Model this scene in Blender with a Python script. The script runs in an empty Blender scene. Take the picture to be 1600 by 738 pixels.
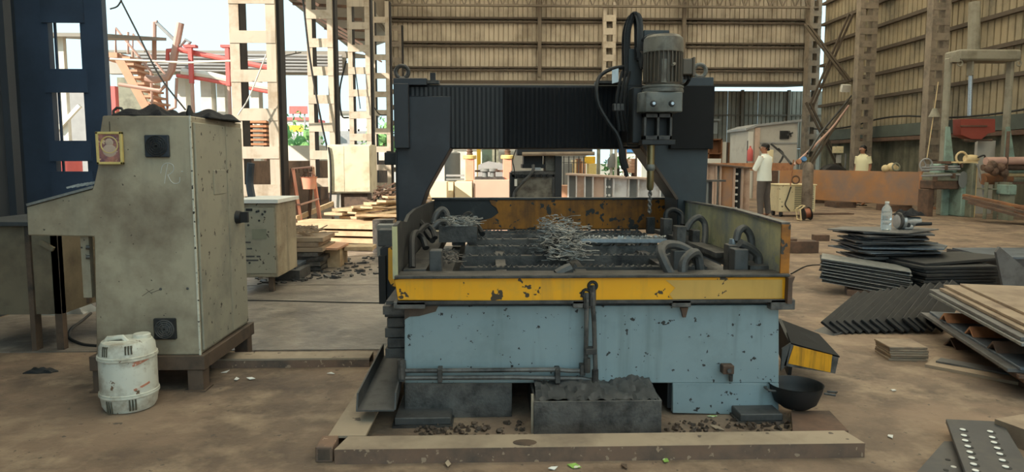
import bpy, bmesh, math, random
from mathutils import Vector, Matrix, Euler, Quaternion
random.seed(7)
SC = bpy.context.scene
COL = SC.collection
R = math.radians
# ------------------------------------------------------------------ camera
F = 1080.0; CX, CY = 800.0, 354.0; H = 1.35
PITCH, YAW = R(5.5), math.atan(32/1080)
cam_d = bpy.data.cameras.new('camera'); cam = bpy.data.objects.new('camera', cam_d); COL.objects.link(cam)
cam_d.sensor_fit = 'HORIZONTAL'; cam_d.sensor_width = 36; cam_d.lens = F*36/1600
cam_d.shift_y = -(369-CY)/1600; cam_d.clip_end = 500; cam_d.clip_start = .05
cam.location = (0, 0, H); cam.rotation_euler = (R(90)-PITCH, 0, -YAW)
SC.camera = cam
CR = cam.rotation_euler.to_matrix()
def ray(px, py): return CR @ Vector(((px-CX)/F, (CY-py)/F, -1.0))
def W(px, py, Y):                       # the point of a pixel's sight line at depth Y (metres)
    d = ray(px, py); t = Y/d.y
    return Vector((d.x*t, Y, H+d.z*t))
def WX(px, py, X_):                     # the same on a plane of constant x
    d = ray(px, py); t = X_/d.x
    return Vector((X_, d.y*t, H+d.z*t))
def G(px, py, z=0.0):                   # the point of a pixel's sight line on a level plane
    d = ray(px, py); t = (z-H)/d.z
    return Vector((d.x*t, d.y*t, z))
# ------------------------------------------------------------------ world, sun, exposure
wd = bpy.data.worlds.new('world'); SC.world = wd; wd.use_nodes = True
wn = wd.node_tree; bgn = wn.nodes['Background']
tcw = wn.nodes.new('ShaderNodeTexCoord'); sepw = wn.nodes.new('ShaderNodeSeparateXYZ')
rw = wn.nodes.new('ShaderNodeValToRGB')
wn.links.new(tcw.outputs['Generated'], sepw.inputs[0]); wn.links.new(sepw.outputs['Z'], rw.inputs[0])
rw.color_ramp.elements[0].position = 0.0; rw.color_ramp.elements[0].color = (.56, .78, .84, 1)
rw.color_ramp.elements[1].position = .6; rw.color_ramp.elements[1].color = (.51, .73, .80, 1)
wn.links.new(rw.outputs[0], bgn.inputs[0]); bgn.inputs[1].default_value = .45
SUN_DIR = Vector((1, .8, -.72)).normalized()
sd = bpy.data.lights.new('sun', 'SUN'); sun = bpy.data.objects.new('sun', sd); COL.objects.link(sun)
sd.energy = 2.3; sd.color = (1, .9, .76); sd.angle = R(.6)
sun.rotation_euler = SUN_DIR.to_track_quat('-Z', 'Y').to_euler(); sun.location = (-10, -8, 12)
vs = SC.view_settings; vs.view_transform = 'Standard'; vs.look = 'None'; vs.gamma = 1; vs.exposure = 1.93
try: vs.use_curve_mapping = False
except Exception: pass
SC.cycles.max_bounces = 8; SC.cycles.diffuse_bounces = 5; SC.cycles.glossy_bounces = 3
SC.cycles.use_denoising = True
# ------------------------------------------------------------------ materials
def lin(c):
    r = []
    for v in c[:3]:
        v = v/255; r.append(v/12.92 if v <= .04045 else ((v+.055)/1.055)**2.4)
    return tuple(r)+(1,)
MATS = {}
def mat(name, col, rough=.7, metal=0, var=.18, scale=3, chips=None, dirt=None, bump=0, bscale=60, streak=None, stretch=(1, 1, 1)):
    """painted / rusty / dirty surface: a base colour with soft variation, optional flaked chips, stains and streaks"""
    m = bpy.data.materials.new(name); m.use_nodes = True; n = m.node_tree; L = n.links.new
    b = n.nodes['Principled BSDF']; b.inputs['Roughness'].default_value = rough; b.inputs['Metallic'].default_value = metal
    tc = n.nodes.new('ShaderNodeTexCoord'); oi = n.nodes.new('ShaderNodeObjectInfo')
    ad = n.nodes.new('ShaderNodeVectorMath'); ad.operation = 'ADD'
    mu = n.nodes.new('ShaderNodeMath'); mu.operation = 'MULTIPLY'; mu.inputs[1].default_value = 37
    L(oi.outputs['Random'], mu.inputs[0]); L(tc.outputs['Object'], ad.inputs[0]); L(mu.outputs[0], ad.inputs[1])
    vec = ad.outputs[0]
    if stretch != (1, 1, 1):
        mp = n.nodes.new('ShaderNodeMapping'); mp.inputs['Scale'].default_value = stretch; L(vec, mp.inputs[0]); vec0 = mp.outputs[0]
    else: vec0 = vec
    def noise(sc, det=4, v=None, ro=.6):
        t = n.nodes.new('ShaderNodeTexNoise'); t.inputs['Scale'].default_value = sc; t.inputs['Detail'].default_value = det
        t.inputs['Roughness'].default_value = ro; L(v or vec, t.inputs['Vector']); return t.outputs['Fac']
    def ramp(fac, p0, p1):
        t = n.nodes.new('ShaderNodeMapRange'); t.inputs['From Min'].default_value = p0; t.inputs['From Max'].default_value = p1
        t.clamp = True; L(fac, t.inputs['Value']); return t.outputs[0]
    def mix(fac, a, bb):
        t = n.nodes.new('ShaderNodeMix'); t.data_type = 'RGBA'; L(fac, t.inputs['Factor'])
        for k, v in ((6, a), (7, bb)):
            if isinstance(v, tuple): t.inputs[k].default_value = v
            else: L(v, t.inputs[k])
        return t.outputs[2]
    c = lin(col); lo = tuple(x*(1-var) for x in c[:3])+(1,); hi = tuple(min(1, x*(1+var)) for x in c[:3])+(1,)
    out = mix(ramp(noise(scale, 5, vec0), .3, .7), lo, hi)
    if dirt:
        dc, amt, dsc = dirt
        out = mix(ramp(noise(dsc, 6, None, .65), .62-amt*.4, .8-amt*.25), out, lin(dc))
    if streak:
        dc, amt, dsc = streak
        mp = n.nodes.new('ShaderNodeMapping'); mp.inputs['Scale'].default_value = (1, 1, .08); L(vec, mp.inputs[0])
        out = mix(ramp(noise(dsc, 4, mp.outputs[0]), .65-amt*.4, .9-amt*.3), out, lin(dc))
    if chips:
        dc, amt, csc = chips
        out = mix(ramp(noise(csc, 3, None, .55), .72-amt*.3, .735-amt*.3), out, lin(dc))
    L(out, b.inputs['Base Color'])
    if bump:
        bp = n.nodes.new('ShaderNodeBump'); bp.inputs['Strength'].default_value = bump; bp.inputs['Distance'].default_value = .02
        L(noise(bscale, 4), bp.inputs['Height']); L(bp.outputs[0], b.inputs['Normal'])
    MATS[name] = m
    return m
def glassy(name, col, rough=.05, alpha_mix=.75):
    m = bpy.data.materials.new(name); m.use_nodes = True; n = m.node_tree
    b = n.nodes['Principled BSDF']; b.inputs['Base Color'].default_value = lin(col); b.inputs['Roughness'].default_value = rough
    b.inputs['Transmission Weight'].default_value = alpha_mix; b.inputs['IOR'].default_value = 1.33
    MATS[name] = m; return m
mat('floor_dirt', (136, 114, 95), .75, 0, .22, 1.1, dirt=((84, 70, 60), .5, 1.5), streak=((164, 142, 118), .42, 5), chips=((92, 80, 70), .13, 22), bump=.5, bscale=16)
mat('slab', (136, 126, 116), .42, 0, .2, 1.2, dirt=((88, 82, 78), .55, 1.8), streak=((160, 150, 138), .35, 6), bump=.4, bscale=16)
mat('ground', (150, 138, 118), .95, 0, .15, .4)
mat('blue_paint', (144, 160, 163), .55, 0, .07, 2.2, chips=((52, 50, 48), .17, 30), dirt=((126, 142, 142), .3, 2.5), streak=((104, 118, 112), .25, 7))
mat('yellow_paint', (255, 174, 14), .5, 0, .07, 4, chips=((72, 58, 40), .27, 13), dirt=((206, 158, 70), .3, 2.0), streak=((190, 140, 60), .2, 9))
mat('yellow_faded', (216, 168, 84), .55, 0, .08, 3, streak=((190, 146, 70), .3, 8), chips=((90, 70, 46), .12, 14))
mat('yellow_worn', (206, 128, 30), .6, 0, .2, 5, chips=((66, 60, 54), .36, 15), dirt=((140, 88, 34), .6, 5), streak=((100, 66, 34), .5, 12))
mat('yellow_dark', (232, 160, 20), .5, 0, .12, 8, streak=((120, 84, 24), .45, 26))
mat('machine_black', (30, 30, 32), .55, 0, .2, 3, dirt=((44, 43, 42), .4, 4))
mat('machine_blue', (52, 59, 62), .5, 0, .15, 2, dirt=((44, 46, 50), .4, 3))
mat('column_slate', (44, 45, 50), .5, 0, .15, 2, dirt=((54, 56, 62), .4, 3))
mat('greasy_steel', (106, 101, 96), .45, .25, .25, 7, dirt=((48, 46, 44), .5, 9), bump=.2, bscale=70)
mat('dark_steel', (80, 76, 72), .5, .2, .25, 6, dirt=((40, 38, 38), .4, 9), bump=.2, bscale=60)
mat('motor_grey', (126, 120, 108), .6, .1, .15, 5, dirt=((70, 62, 54), .5, 7))
mat('motor_fin', (94, 84, 72), .6, .1, .15, 5)
mat('gear_grey', (118, 117, 110), .5, .15, .15, 6, dirt=((60, 60, 58), .4, 9))
mat('brass_steel', (132, 118, 84), .35, .7, .15, 10)
mat('bright_steel', (176, 182, 188), .3, .75, .2, 30)
mat('bellows_black', (38, 39, 42), .55, 0, .12, 2)
mat('soot', (18, 18, 19), .9, 0, .2, 6)
mat('rubber', (34, 33, 33), .6, 0, .2, 10)
mat('hose_grey', (82, 80, 78), .55, 0, .15, 12, dirt=((52, 50, 48), .4, 12))
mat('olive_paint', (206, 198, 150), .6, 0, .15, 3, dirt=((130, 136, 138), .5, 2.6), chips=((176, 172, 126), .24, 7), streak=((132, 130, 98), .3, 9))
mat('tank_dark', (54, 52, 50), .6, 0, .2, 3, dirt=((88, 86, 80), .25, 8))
mat('console_paint', (176, 164, 140), .6, 0, .07, 1.6, chips=((76, 68, 58), .1, 30), dirt=((118, 102, 84), .55, 1.7), streak=((128, 120, 104), .3, 6))
mat('console_side', (160, 154, 136), .6, 0, .07, 1.6, chips=((62, 54, 46), .2, 20), dirt=((122, 120, 110), .3, 2.2))
mat('base_brown', (96, 78, 64), .7, 0, .2, 4, dirt=((60, 52, 46), .4, 6))
mat('chip_edge', (206, 200, 182), .7, 0, .15, 30, chips=((60, 50, 42), .35, 40))
mat('jerry_white', (214, 212, 198), .45, 0, .06, 4, dirt=((150, 134, 112), .35, 7), chips=((116, 92, 70), .14, 22))
mat('jerry_dark', (96, 90, 76), .6, 0, .3, 40)
mat('jerry_red', (196, 130, 104), .6, 0, .2, 20, chips=((210, 200, 186), .5, 30))
mat('desk_tan', (120, 108, 88), .6, 0, .15, 2, dirt=((84, 74, 60), .45, 3))
mat('desk_top', (70, 72, 74), .5, 0, .2, 5)
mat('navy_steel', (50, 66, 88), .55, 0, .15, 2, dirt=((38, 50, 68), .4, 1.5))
mat('navy_sheet', (46, 52, 60), .65, 0, .15, 1)
mat('column_tan', (190, 177, 160), .75, 0, .08, 2, dirt=((160, 142, 120), .35, 3), streak=((140, 124, 104), .25, 6))
mat('column_grey', (142, 128, 112), .75, 0, .12, 2, dirt=((104, 94, 84), .4, 3))
mat('cladding', (186, 172, 152), .7, 0, .08, .8, dirt=((140, 126, 108), .4, .9), streak=((132, 116, 98), .3, 4))
mat('cladding_right', (164, 148, 120), .7, 0, .1, .8, dirt=((112, 104, 88), .45, .8), streak=((172, 160, 136), .3, 6))
mat('cladding_low', (150, 141, 126), .7, 0, .1, .8, dirt=((122, 116, 104), .4, 1))
mat('purlin', (86, 74, 62), .75, 0, .15, 3)
mat('truss', (110, 98, 84), .75, 0, .15, 3)
mat('wall_concrete', (120, 116, 98), .9, 0, .15, 1.4, dirt=((72, 74, 60), .5, 1.6), streak=((66, 66, 54), .5, 3))
mat('low_wall', (108, 88, 76), .9, 0, .15, 1.5, dirt=((70, 58, 52), .5, 2), bump=.3, bscale=20)
mat('roof', (120, 116, 110), .8, 0, .1, 1)
mat('rust', (150, 100, 66), .8, 0, .15, 3, dirt=((112, 86, 68), .5, 3.5), streak=((170, 116, 70), .3, 6))
mat('rust_plate', (180, 128, 84), .75, 0, .12, 1.4, dirt=((146, 122, 108), .6, 1.5), bump=.1)
mat('rust_dark', (40, 37, 38), .8, 0, .18, 4)  # near black that paints the shade on column sides
mat('rust_brown', (108, 82, 66), .8, 0, .18, 4, dirt=((74, 62, 54), .5, 5))
mat('rust_orange', (184, 130, 94), .8, 0, .15, 6, dirt=((150, 98, 68), .4, 7))
mat('plate_dark', (66, 66, 68), .45, .15, .2, 5, dirt=((86, 82, 78), .4, 6))
mat('plate_grey', (110, 108, 106), .5, .2, .18, 4, dirt=((84, 80, 78), .4, 5))
mat('plate_blue', (96, 106, 116), .4, .3, .18, 5, dirt=((70, 74, 80), .4, 6))
mat('plate_black', (32, 32, 33), .65, 0, .2, 5, dirt=((46, 45, 43), .4, 6))
mat('plate_silver', (150, 150, 146), .35, .4, .25, 25)
mat('plate_tan', (158, 138, 116), .75, 0, .15, 3, dirt=((124, 104, 88), .4, 4))
mat('plank_sun', (196, 170, 136), .8, 0, .14, 3, dirt=((160, 132, 102), .4, 4), stretch=(1, 5, 5))
mat('channel_tan', (168, 150, 128), .75, 0, .12, 1.6, dirt=((128, 112, 96), .45, 2.5), chips=((92, 80, 70), .12, 9))
mat('channel_face', (132, 104, 86), .85, 0, .15, 3, dirt=((96, 82, 72), .5, 6), chips=((170, 144, 120), .25, 30))
mat('white_cabinet', (206, 196, 170), .6, 0, .08, 2, dirt=((176, 160, 132), .3, 3))
mat('cream', (232, 214, 172), .6, 0, .06, 2, chips=((90, 76, 56), .18, 16))
mat('cream_tool', (220, 196, 150), .5, 0, .1, 10)
mat('paper_white', (228, 226, 220), .8, 0, .06, 12)
mat('paper_green', (150, 190, 90), .8, 0, .3, 30, chips=((230, 226, 200), .5, 20))
mat('shirt_white', (232, 236, 226), .85, 0, .03, 6)
mat('shirt_cream', (236, 226, 186), .85, 0, .03, 6)
mat('trouser', (92, 84, 80), .9, 0, .1, 8)
mat('skin', (172, 120, 92), .55, 0, .08, 8)
mat('hair', (24, 20, 18), .6, 0, .2, 30)
mat('mint', (140, 164, 152), .6, 0, .1, 3, dirt=((110, 122, 110), .4, 4))
mat('mint_grey', (134, 134, 116), .65, 0, .12, 3, dirt=((104, 104, 90), .4, 4))
mat('teal', (82, 88, 80), .65, 0, .15, 3)
mat('press_grey', (146, 140, 124), .7, 0, .1, 2, dirt=((116, 108, 92), .4, 3))
mat('press_red', (142, 66, 54), .6, 0, .12, 3)
mat('cylinder_grey', (138, 122, 106), .6, .1, .12, 5, dirt=((88, 72, 60), .4, 5))
mat('red_paint', (206, 96, 92), .6, 0, .1, 3)
mat('red_pipe', (214, 104, 98), .6, 0, .1, 3)
mat('pink_paint', (222, 150, 126), .65, 0, .08, 2, dirt=((200, 170, 140), .4, 3))
mat('pink_pale', (196, 164, 146), .65, 0, .06, 2)
mat('ivory', (226, 210, 178), .6, 0, .06, 3)
mat('stair_tan', (196, 150, 122), .7, 0, .1, 3)
mat('pipe_tan', (190, 152, 138), .6, 0, .1, 3)
mat('white_wall', (220, 216, 206), .8, 0, .05, 1.5, dirt=((190, 184, 172), .3, 1))
mat('grey_wall', (176, 172, 164), .8, 0, .08, 1.2)
mat('grey_pipe', (150, 150, 150), .6, 0, .12, 4)
mat('sheet_roof', (140, 134, 124), .7, 0, .12, 1.2)
mat('foliage', (120, 162, 96), .8, 0, .3, 4)
mat('yellow_sign', (240, 190, 60), .7, 0, .05, 2)
mat('girder_white', (226, 224, 222), .65, 0, .05, 2, dirt=((180, 170, 160), .4, 2.5))
mat('girder_pink', (204, 178, 160), .7, 0, .1, 2, dirt=((170, 142, 122), .4, 2))
mat('girder_grey', (122, 124, 122), .65, 0, .08, 3)
mat('cloth_black', (28, 28, 32), .9, 0, .2, 10, bump=.5, bscale=40)
mat('frame_gold', (214, 190, 120), .5, 0, .1, 20)
mat('copper', (150, 96, 74), .35, .6, .2, 30)
mat('blue_plastic', (70, 120, 170), .5)
mat('aluminium', (170, 172, 172), .35, .6, .15, 20)
mat('chalk', (196, 196, 190), .9, 0, .1, 60)
mat('cabin_white', (190, 184, 174), .75, 0, .06, 1.5, dirt=((160, 152, 142), .3, 1.5))
mat('board_brown', (136, 92, 62), .75, 0, .15, 3)
glassy('bottle_plastic', (235, 245, 248))
glassy('clear_film', (200, 205, 205), .2, .6)
M = MATS
# ------------------------------------------------------------------ mesh builder
MW = {}
class MB:
    def __init__(s): s.v = []; s.f = []
    def add(s, vs_, fs):
        o = len(s.v); s.v += [Vector(p) for p in vs_]; s.f += [tuple(i+o for i in q) for q in fs]; return s
    def box(s, x0, x1, y0, y1, z0, z1):
        return s.add([(x0, y0, z0), (x1, y0, z0), (x1, y1, z0), (x0, y1, z0), (x0, y0, z1), (x1, y0, z1), (x1, y1, z1), (x0, y1, z1)],
                     [(3, 2, 1, 0), (4, 5, 6, 7), (0, 1, 5, 4), (1, 2, 6, 5), (2, 3, 7, 6), (3, 0, 4, 7)])
    def cbox(s, c, d, rot=(0, 0, 0)):
        m = Euler(rot).to_matrix(); c = Vector(c); x, y, z = d[0]/2, d[1]/2, d[2]/2
        return s.add([c+m @ Vector(p) for p in ((-x, -y, -z), (x, -y, -z), (x, y, -z), (-x, y, -z), (-x, -y, z), (x, -y, z), (x, y, z), (-x, y, z))],
                     [(3, 2, 1, 0), (4, 5, 6, 7), (0, 1, 5, 4), (1, 2, 6, 5), (2, 3, 7, 6), (3, 0, 4, 7)])
    def bar(s, p0, p1, w, h, up=(0, 0, 1)):
        p0 = Vector(p0); p1 = Vector(p1); d = (p1-p0).normalized(); u = Vector(up)
        if abs(d.dot(u)) > .98: u = Vector((0, 1, 0))
        a = d.cross(u).normalized(); b = a.cross(d); a *= w/2; b *= h/2
        return s.add([p0-a-b, p0+a-b, p0+a+b, p0-a+b, p1-a-b, p1+a-b, p1+a+b, p1-a+b],
                     [(3, 2, 1, 0), (4, 5, 6, 7), (0, 1, 5, 4), (1, 2, 6, 5), (2, 3, 7, 6), (3, 0, 4, 7)])
    def tube(s, pts, r, seg=8, closed=False):
        pts = [Vector(p) for p in pts]; n = len(pts); rs = r if isinstance(r, (list, tuple)) else [r]*n
        vs_, fs = [], []; u = None
        for i, p in enumerate(pts):
            if closed: d = pts[(i+1) % n]-pts[i-1]
            else: d = pts[min(i+1, n-1)]-pts[max(i-1, 0)]
            d.normalize()
            if u is None:
                u = d.cross(Vector((0, 0, 1)))
                if u.length < .05: u = d.cross(Vector((0, 1, 0)))
            u = (u-d*u.dot(d)); u.normalize(); w = d.cross(u)
            for k in range(seg):
                a = 2*math.pi*k/seg; vs_.append(p+(u*math.cos(a)+w*math.sin(a))*rs[i])
        for i in range(n if closed else n-1):
            j = (i+1) % n
            for k in range(seg):
                q = (k+1) % seg; fs.append((i*seg+k, i*seg+q, j*seg+q, j*seg+k))
        if not closed: fs += [tuple(range(seg))[::-1], tuple((n-1)*seg+k for k in range(seg))]
        return s.add(vs_, fs)
    def cyl(s, p0, p1, r0, r1=None, seg=16): return s.tube([p0, p1], [r0, r0 if r1 is None else r1], seg)
    def lathe(s, prof, c=(0, 0, 0), seg=24, m=None, a0=0, sx=1, sy=1):
        c = Vector(c); m = m or Matrix.Identity(3); vs_ = []; n = len(prof)
        for r, z in prof:
            for k in range(seg):
                a = 2*math.pi*k/seg+a0; vs_.append(c+m @ Vector((r*math.cos(a)*sx, r*math.sin(a)*sy, z)))
        fs = [(i*seg+k, i*seg+(k+1) % seg, (i+1)*seg+(k+1) % seg, (i+1)*seg+k) for i in range(n-1) for k in range(seg)]
        fs += [tuple(range(seg))[::-1], tuple((n-1)*seg+k for k in range(seg))]
        return s.add(vs_, fs)
    def loft(s, rings, seg=16):            # rings: (centre, rx, ry, yaw)
        vs_ = []
        for c, rx, ry, yw in rings:
            c = Vector(c)
            for k in range(seg):
                a = 2*math.pi*k/seg; x, y = rx*math.cos(a), ry*math.sin(a)
                vs_.append(c+Vector((x*math.cos(yw)-y*math.sin(yw), x*math.sin(yw)+y*math.cos(yw), 0)))
        n = len(rings)
        fs = [(i*seg+k, i*seg+(k+1) % seg, (i+1)*seg+(k+1) % seg, (i+1)*seg+k) for i in range(n-1) for k in range(seg)]
        fs += [tuple(range(seg))[::-1], tuple((n-1)*seg+k for k in range(seg))]
        return s.add(vs_, fs)
    def prism(s, poly, a0, a1, axis='Y'):
        f = {'Y': lambda p, a: (p[0], a, p[1]), 'Z': lambda p, a: (p[0], p[1], a), 'X': lambda p, a: (a, p[0], p[1])}[axis]
        n = len(poly)
        return s.add([f(p, a0) for p in poly]+[f(p, a1) for p in poly],
                     [tuple(range(n)), tuple(range(n, 2*n))[::-1]]+[(i, (i+1) % n, n+(i+1) % n, n+i) for i in range(n)])
    def ball(s, c, r, seg=12, rings=8, sc=(1, 1, 1)):
        prof = [(max(.0005, math.sin(math.pi*i/rings))*r, -math.cos(math.pi*i/rings)*r*sc[2]) for i in range(rings+1)]
        return s.lathe(prof, c, seg, None, 0, sc[0], sc[1])
    def torus(s, c, Rr, r, m=None, seg=20, ts=8):
        m = m or Matrix.Identity(3); c = Vector(c)
        return s.tube([c+m @ Vector((Rr*math.cos(2*math.pi*k/seg), Rr*math.sin(2*math.pi*k/seg), 0)) for k in range(seg)], r, ts, True)
    def mesh(s, name, material, xf=None, bevel=0):
        me = bpy.data.meshes.new(name)
        me.from_pydata([tuple((xf @ p) if xf else p) for p in s.v], [], s.f)
        bm = bmesh.new(); bm.from_mesh(me); bmesh.ops.recalc_face_normals(bm, faces=bm.faces)
        if bevel:
            ed = [e for e in bm.edges if e.is_manifold and e.calc_face_angle(0) > .6]
            bmesh.ops.bevel(bm, geom=ed, offset=bevel, segments=1, profile=.5, affect='EDGES', clamp_overlap=True)
        bm.to_mesh(me); bm.free()
        me.polygons.foreach_set('use_smooth', [True]*len(me.polygons))
        try: me.set_sharp_from_angle(angle=R(35))
        except Exception: pass
        for mm in (material if isinstance(material, (list, tuple)) else [material]):
            me.materials.append(M[mm] if isinstance(mm, str) else mm)
        return me
    def build(s, name, material, parent=None, bevel=0, label=None, local=False):
        if parent is None:
            xs = [p.x for p in s.v]; ys = [p.y for p in s.v]; zs = [p.z for p in s.v]
            c = Vector(((min(xs)+max(xs))/2, (min(ys)+max(ys))/2, min(zs)))
            if local: c = Vector((0, 0, 0))
            me = s.mesh(name, material, Matrix.Translation(-c), bevel)
            o = bpy.data.objects.new(name, me); o.location = c; MW[o] = Matrix.Translation(c)
        else:
            me = s.mesh(name, material, None if local else MW[parent].inverted(), bevel)
            o = bpy.data.objects.new(name, me); o.parent = parent; MW[o] = MW[parent]
        COL.objects.link(o)
        if label: o['label'] = label
        return o
def tag(o, label=None, cat=None, group=None, kind=None):
    if label: o['label'] = label
    if cat: o['category'] = cat
    if group: o['group'] = group
    if kind: o['kind'] = kind
    return o
def thing(name, label, cat, loc=(0, 0, 0), rz=0, group=None, kind=None):
    o = bpy.data.objects.new(name, None); COL.objects.link(o); o.location = loc; o.rotation_euler = (0, 0, rz)
    o.empty_display_size = .2
    MW[o] = Matrix.Translation(Vector(loc)) @ Matrix.Rotation(rz, 4, 'Z')
    return tag(o, label, cat, group, kind)
def single(name, mb, material, label, cat, group=None, kind=None, bevel=0):
    return tag(mb.build(name, material, None, bevel), label, cat, group, kind)
def struct(name, mb, material, parent=None):
    o = mb.build(name, material, parent)
    if parent is None: o['kind'] = 'structure'
    return o
def piece(src, parent, loc=None, rot=None):   # a copy of a part under (another) parent, sharing mesh data
    c = src.copy(); COL.objects.link(c); c.parent = parent
    if loc is not None: c.location = loc
    if rot is not None: c.rotation_euler = rot
    MW[c] = MW.get(parent, Matrix.Identity(4)); return c
ORD = 'first second third fourth fifth sixth seventh eighth ninth tenth eleventh twelfth thirteenth fourteenth fifteenth sixteenth seventeenth eighteenth nineteenth twentieth twenty-first twenty-second twenty-third twenty-fourth twenty-fifth twenty-sixth twenty-seventh twenty-eighth twenty-ninth thirtieth'.split()
def kids(o): return [c for c in o.children]
def dup(root, loc, rot=None, label=None, group=None):
    def rec(o, par):
        c = o.copy(); COL.objects.link(c); c.parent = par
        for ch in kids(o): rec(ch, c)
        return c
    r = rec(root, None); r.location = loc
    if rot is not None: r.rotation_euler = rot
    if label: r['label'] = label
    if group: r['group'] = group
    return r
def arc(p0, p1, bulge, n=8):       # a sagging / bowed run of points between two points
    p0 = Vector(p0); p1 = Vector(p1); b = Vector(bulge)
    return [p0.lerp(p1, i/n)+b*(4*(i/n)*(1-i/n)) for i in range(n+1)]
def smooth_pts(pts, n=6):          # Catmull-Rom through points
    P = [Vector(p) for p in pts]; P = [P[0]*2-P[1]]+P+[P[-1]*2-P[-2]]; out = []
    for i in range(1, len(P)-2):
        for k in range(n):
            t = k/n; a, b, c, d = P[i-1], P[i], P[i+1], P[i+2]
            out.append(.5*((2*b)+(c-a)*t+(2*a-5*b+4*c-d)*t*t+(3*b-a-3*c+d)*t**3))
    return out+[P[-2]]
# ================================================================== THE SETTING
YB, XR, XL = 29.2, 13.5, -4.24
tm = bpy.data.materials.new('skylight_sheet'); tm.use_nodes = True
_n = tm.node_tree; _n.nodes.remove(_n.nodes['Principled BSDF']); _t = _n.nodes.new('ShaderNodeBsdfTranslucent')
_t.inputs[0].default_value = (1, .915, .8, 1); _n.links.new(_t.outputs[0], _n.nodes['Material Output'].inputs[0]); MATS['skylight_sheet'] = tm
struct('ground', MB().box(-150, 150, -60, 260, -.4, -.06), 'ground')
fl = struct('floor', MB().box(XL-.6, XR+.4, -9, 34.4, -.3, 0), 'floor_dirt')
# concrete slab bays on the left, beside the machine
for i, (x0, x1, y0, y1) in enumerate([(-4.2, -.72, 4.85, 7.4), (-4.2, -.74, 7.42, 9.6), (-4.2, -.3, 9.62, 13.4)]):
    MB().box(x0, x1, y0, y1, -.02, .006).build('concrete_slab', 'slab', fl)
# unseen ceiling: sheeted strips, with translucent panels added between to brighten the hall
ce = struct('ceiling', MB().box(-4.8, XR+.3, -.4, .2, 8.4, 8.5), 'roof')
y = .2
while y < 26:
    MB().box(-4.8, XR+.3, y+3.5, y+4.2, 8.4, 8.5).build('roof_sheet', 'roof', ce)
    for x0 in (-4.8, 1.6, 7.6):
        MB().box(x0, x0+.9, y, y+3.5, 8.4, 8.5).build('roof_sheet', 'roof', ce)
        MB().box(x0+.9, 13.8 if x0 > 7 else (7.6 if x0 > 1 else 1.6), y, y+3.5, 8.44, 8.46).build('skylight', tm, ce)
    y += 4.2
MB().box(-4.8, XR+.3, y, 30, 8.4, 8.5).build('roof_sheet', 'roof', ce)
# corrugated sheet between two points of the plan
def sheet(p0, p1, z0, z1, nrm, pitch=.21, dep=.05, th=.012, mb=None):
    p0 = Vector((p0[0], p0[1], 0)); p1 = Vector((p1[0], p1[1], 0)); L_ = (p1-p0).length; d = (p1-p0).normalized(); nv = Vector((nrm[0], nrm[1], 0))
    pts = []; n = max(1, round(L_/pitch)); q = L_/n
    for i in range(n):
        for t, o in ((0, 0), (.78, 0), (.83, -1), (.95, -1)): pts.append(p0+d*(q*(i+t))+nv*(o*dep))
    pts.append(p1)
    mb = mb or MB(); k = len(pts); o = len(mb.v)
    for z in (z0, z1):
        for off in (0, -th): mb.v += [p+Vector((0, 0, z))+nv*off for p in pts]
    for i in range(k-1):
        a = o+i; mb.f += [(a, a+1, a+1+2*k, a+2*k), (a+k+1, a+k, a+3*k, a+3*k+1), (a+2*k, a+2*k+1, a+3*k+1, a+3*k), (a+1, a, a+k, a+k+1)]
    return mb
wb = struct('wall_back', MB().box(-4.3, XR, YB+.25, YB+.4, 7.9, 8.4), 'truss')
zy = lambda py: W(800, py, YB).z
zq = [zy(108), zy(70), zy(32)]
rows = [(4.6, zq[0]), (zq[0], zq[1]), (zq[1], zq[2]), (zq[2], 8.0)]
xs = [-4.2+i*(XR+4.2)/9 for i in range(10)]
for z0, z1 in rows:
    for i in range(9):
        sheet((xs[i], YB+.012*(i % 2)), (xs[i+1]+.03, YB+.012*(i % 2)), z0, z1+.04, (0, -1)).build('cladding_sheet', 'cladding', wb)
for z in (zy(110.5), zy(106), zy(73), zy(67), zy(35), zy(29)):
    MB().box(-4.2, 13.2, YB-.14, YB-.04, z-.035, z+.035).build('purlin', 'purlin', wb)
MB().box(-4.2, 13.2, YB-.25, YB, 4.5, 4.62).build('edge_beam', 'purlin', wb)
for px in (843, 1068):
    p = W(px, 60, YB-.2); MB().box(p.x-.07, p.x+.07, YB-.3, YB-.15, 4.75, 7.8).build('post', 'truss', wb)
# lattice truss along the back wall
tr = struct('trim_1', MB().box(-4.2, XR, YB-.62, YB-.5, zy(15), zy(12)), 'truss')
MB().box(-4.2, XR, YB-.62, YB-.5, 8.2, 8.3).build('chord', 'truss', tr)
x = -4.2
while x < 13:
    MB().bar((x, YB-.56, zy(14)), (x+.26, YB-.56, 8.22), .05, .05).build('lacing_bar', 'truss', tr)
    MB().bar((x+.26, YB-.56, 8.22), (x+.52, YB-.56, zy(14)), .05, .05).build('lacing_bar', 'truss', tr)
    x += .52
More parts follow.
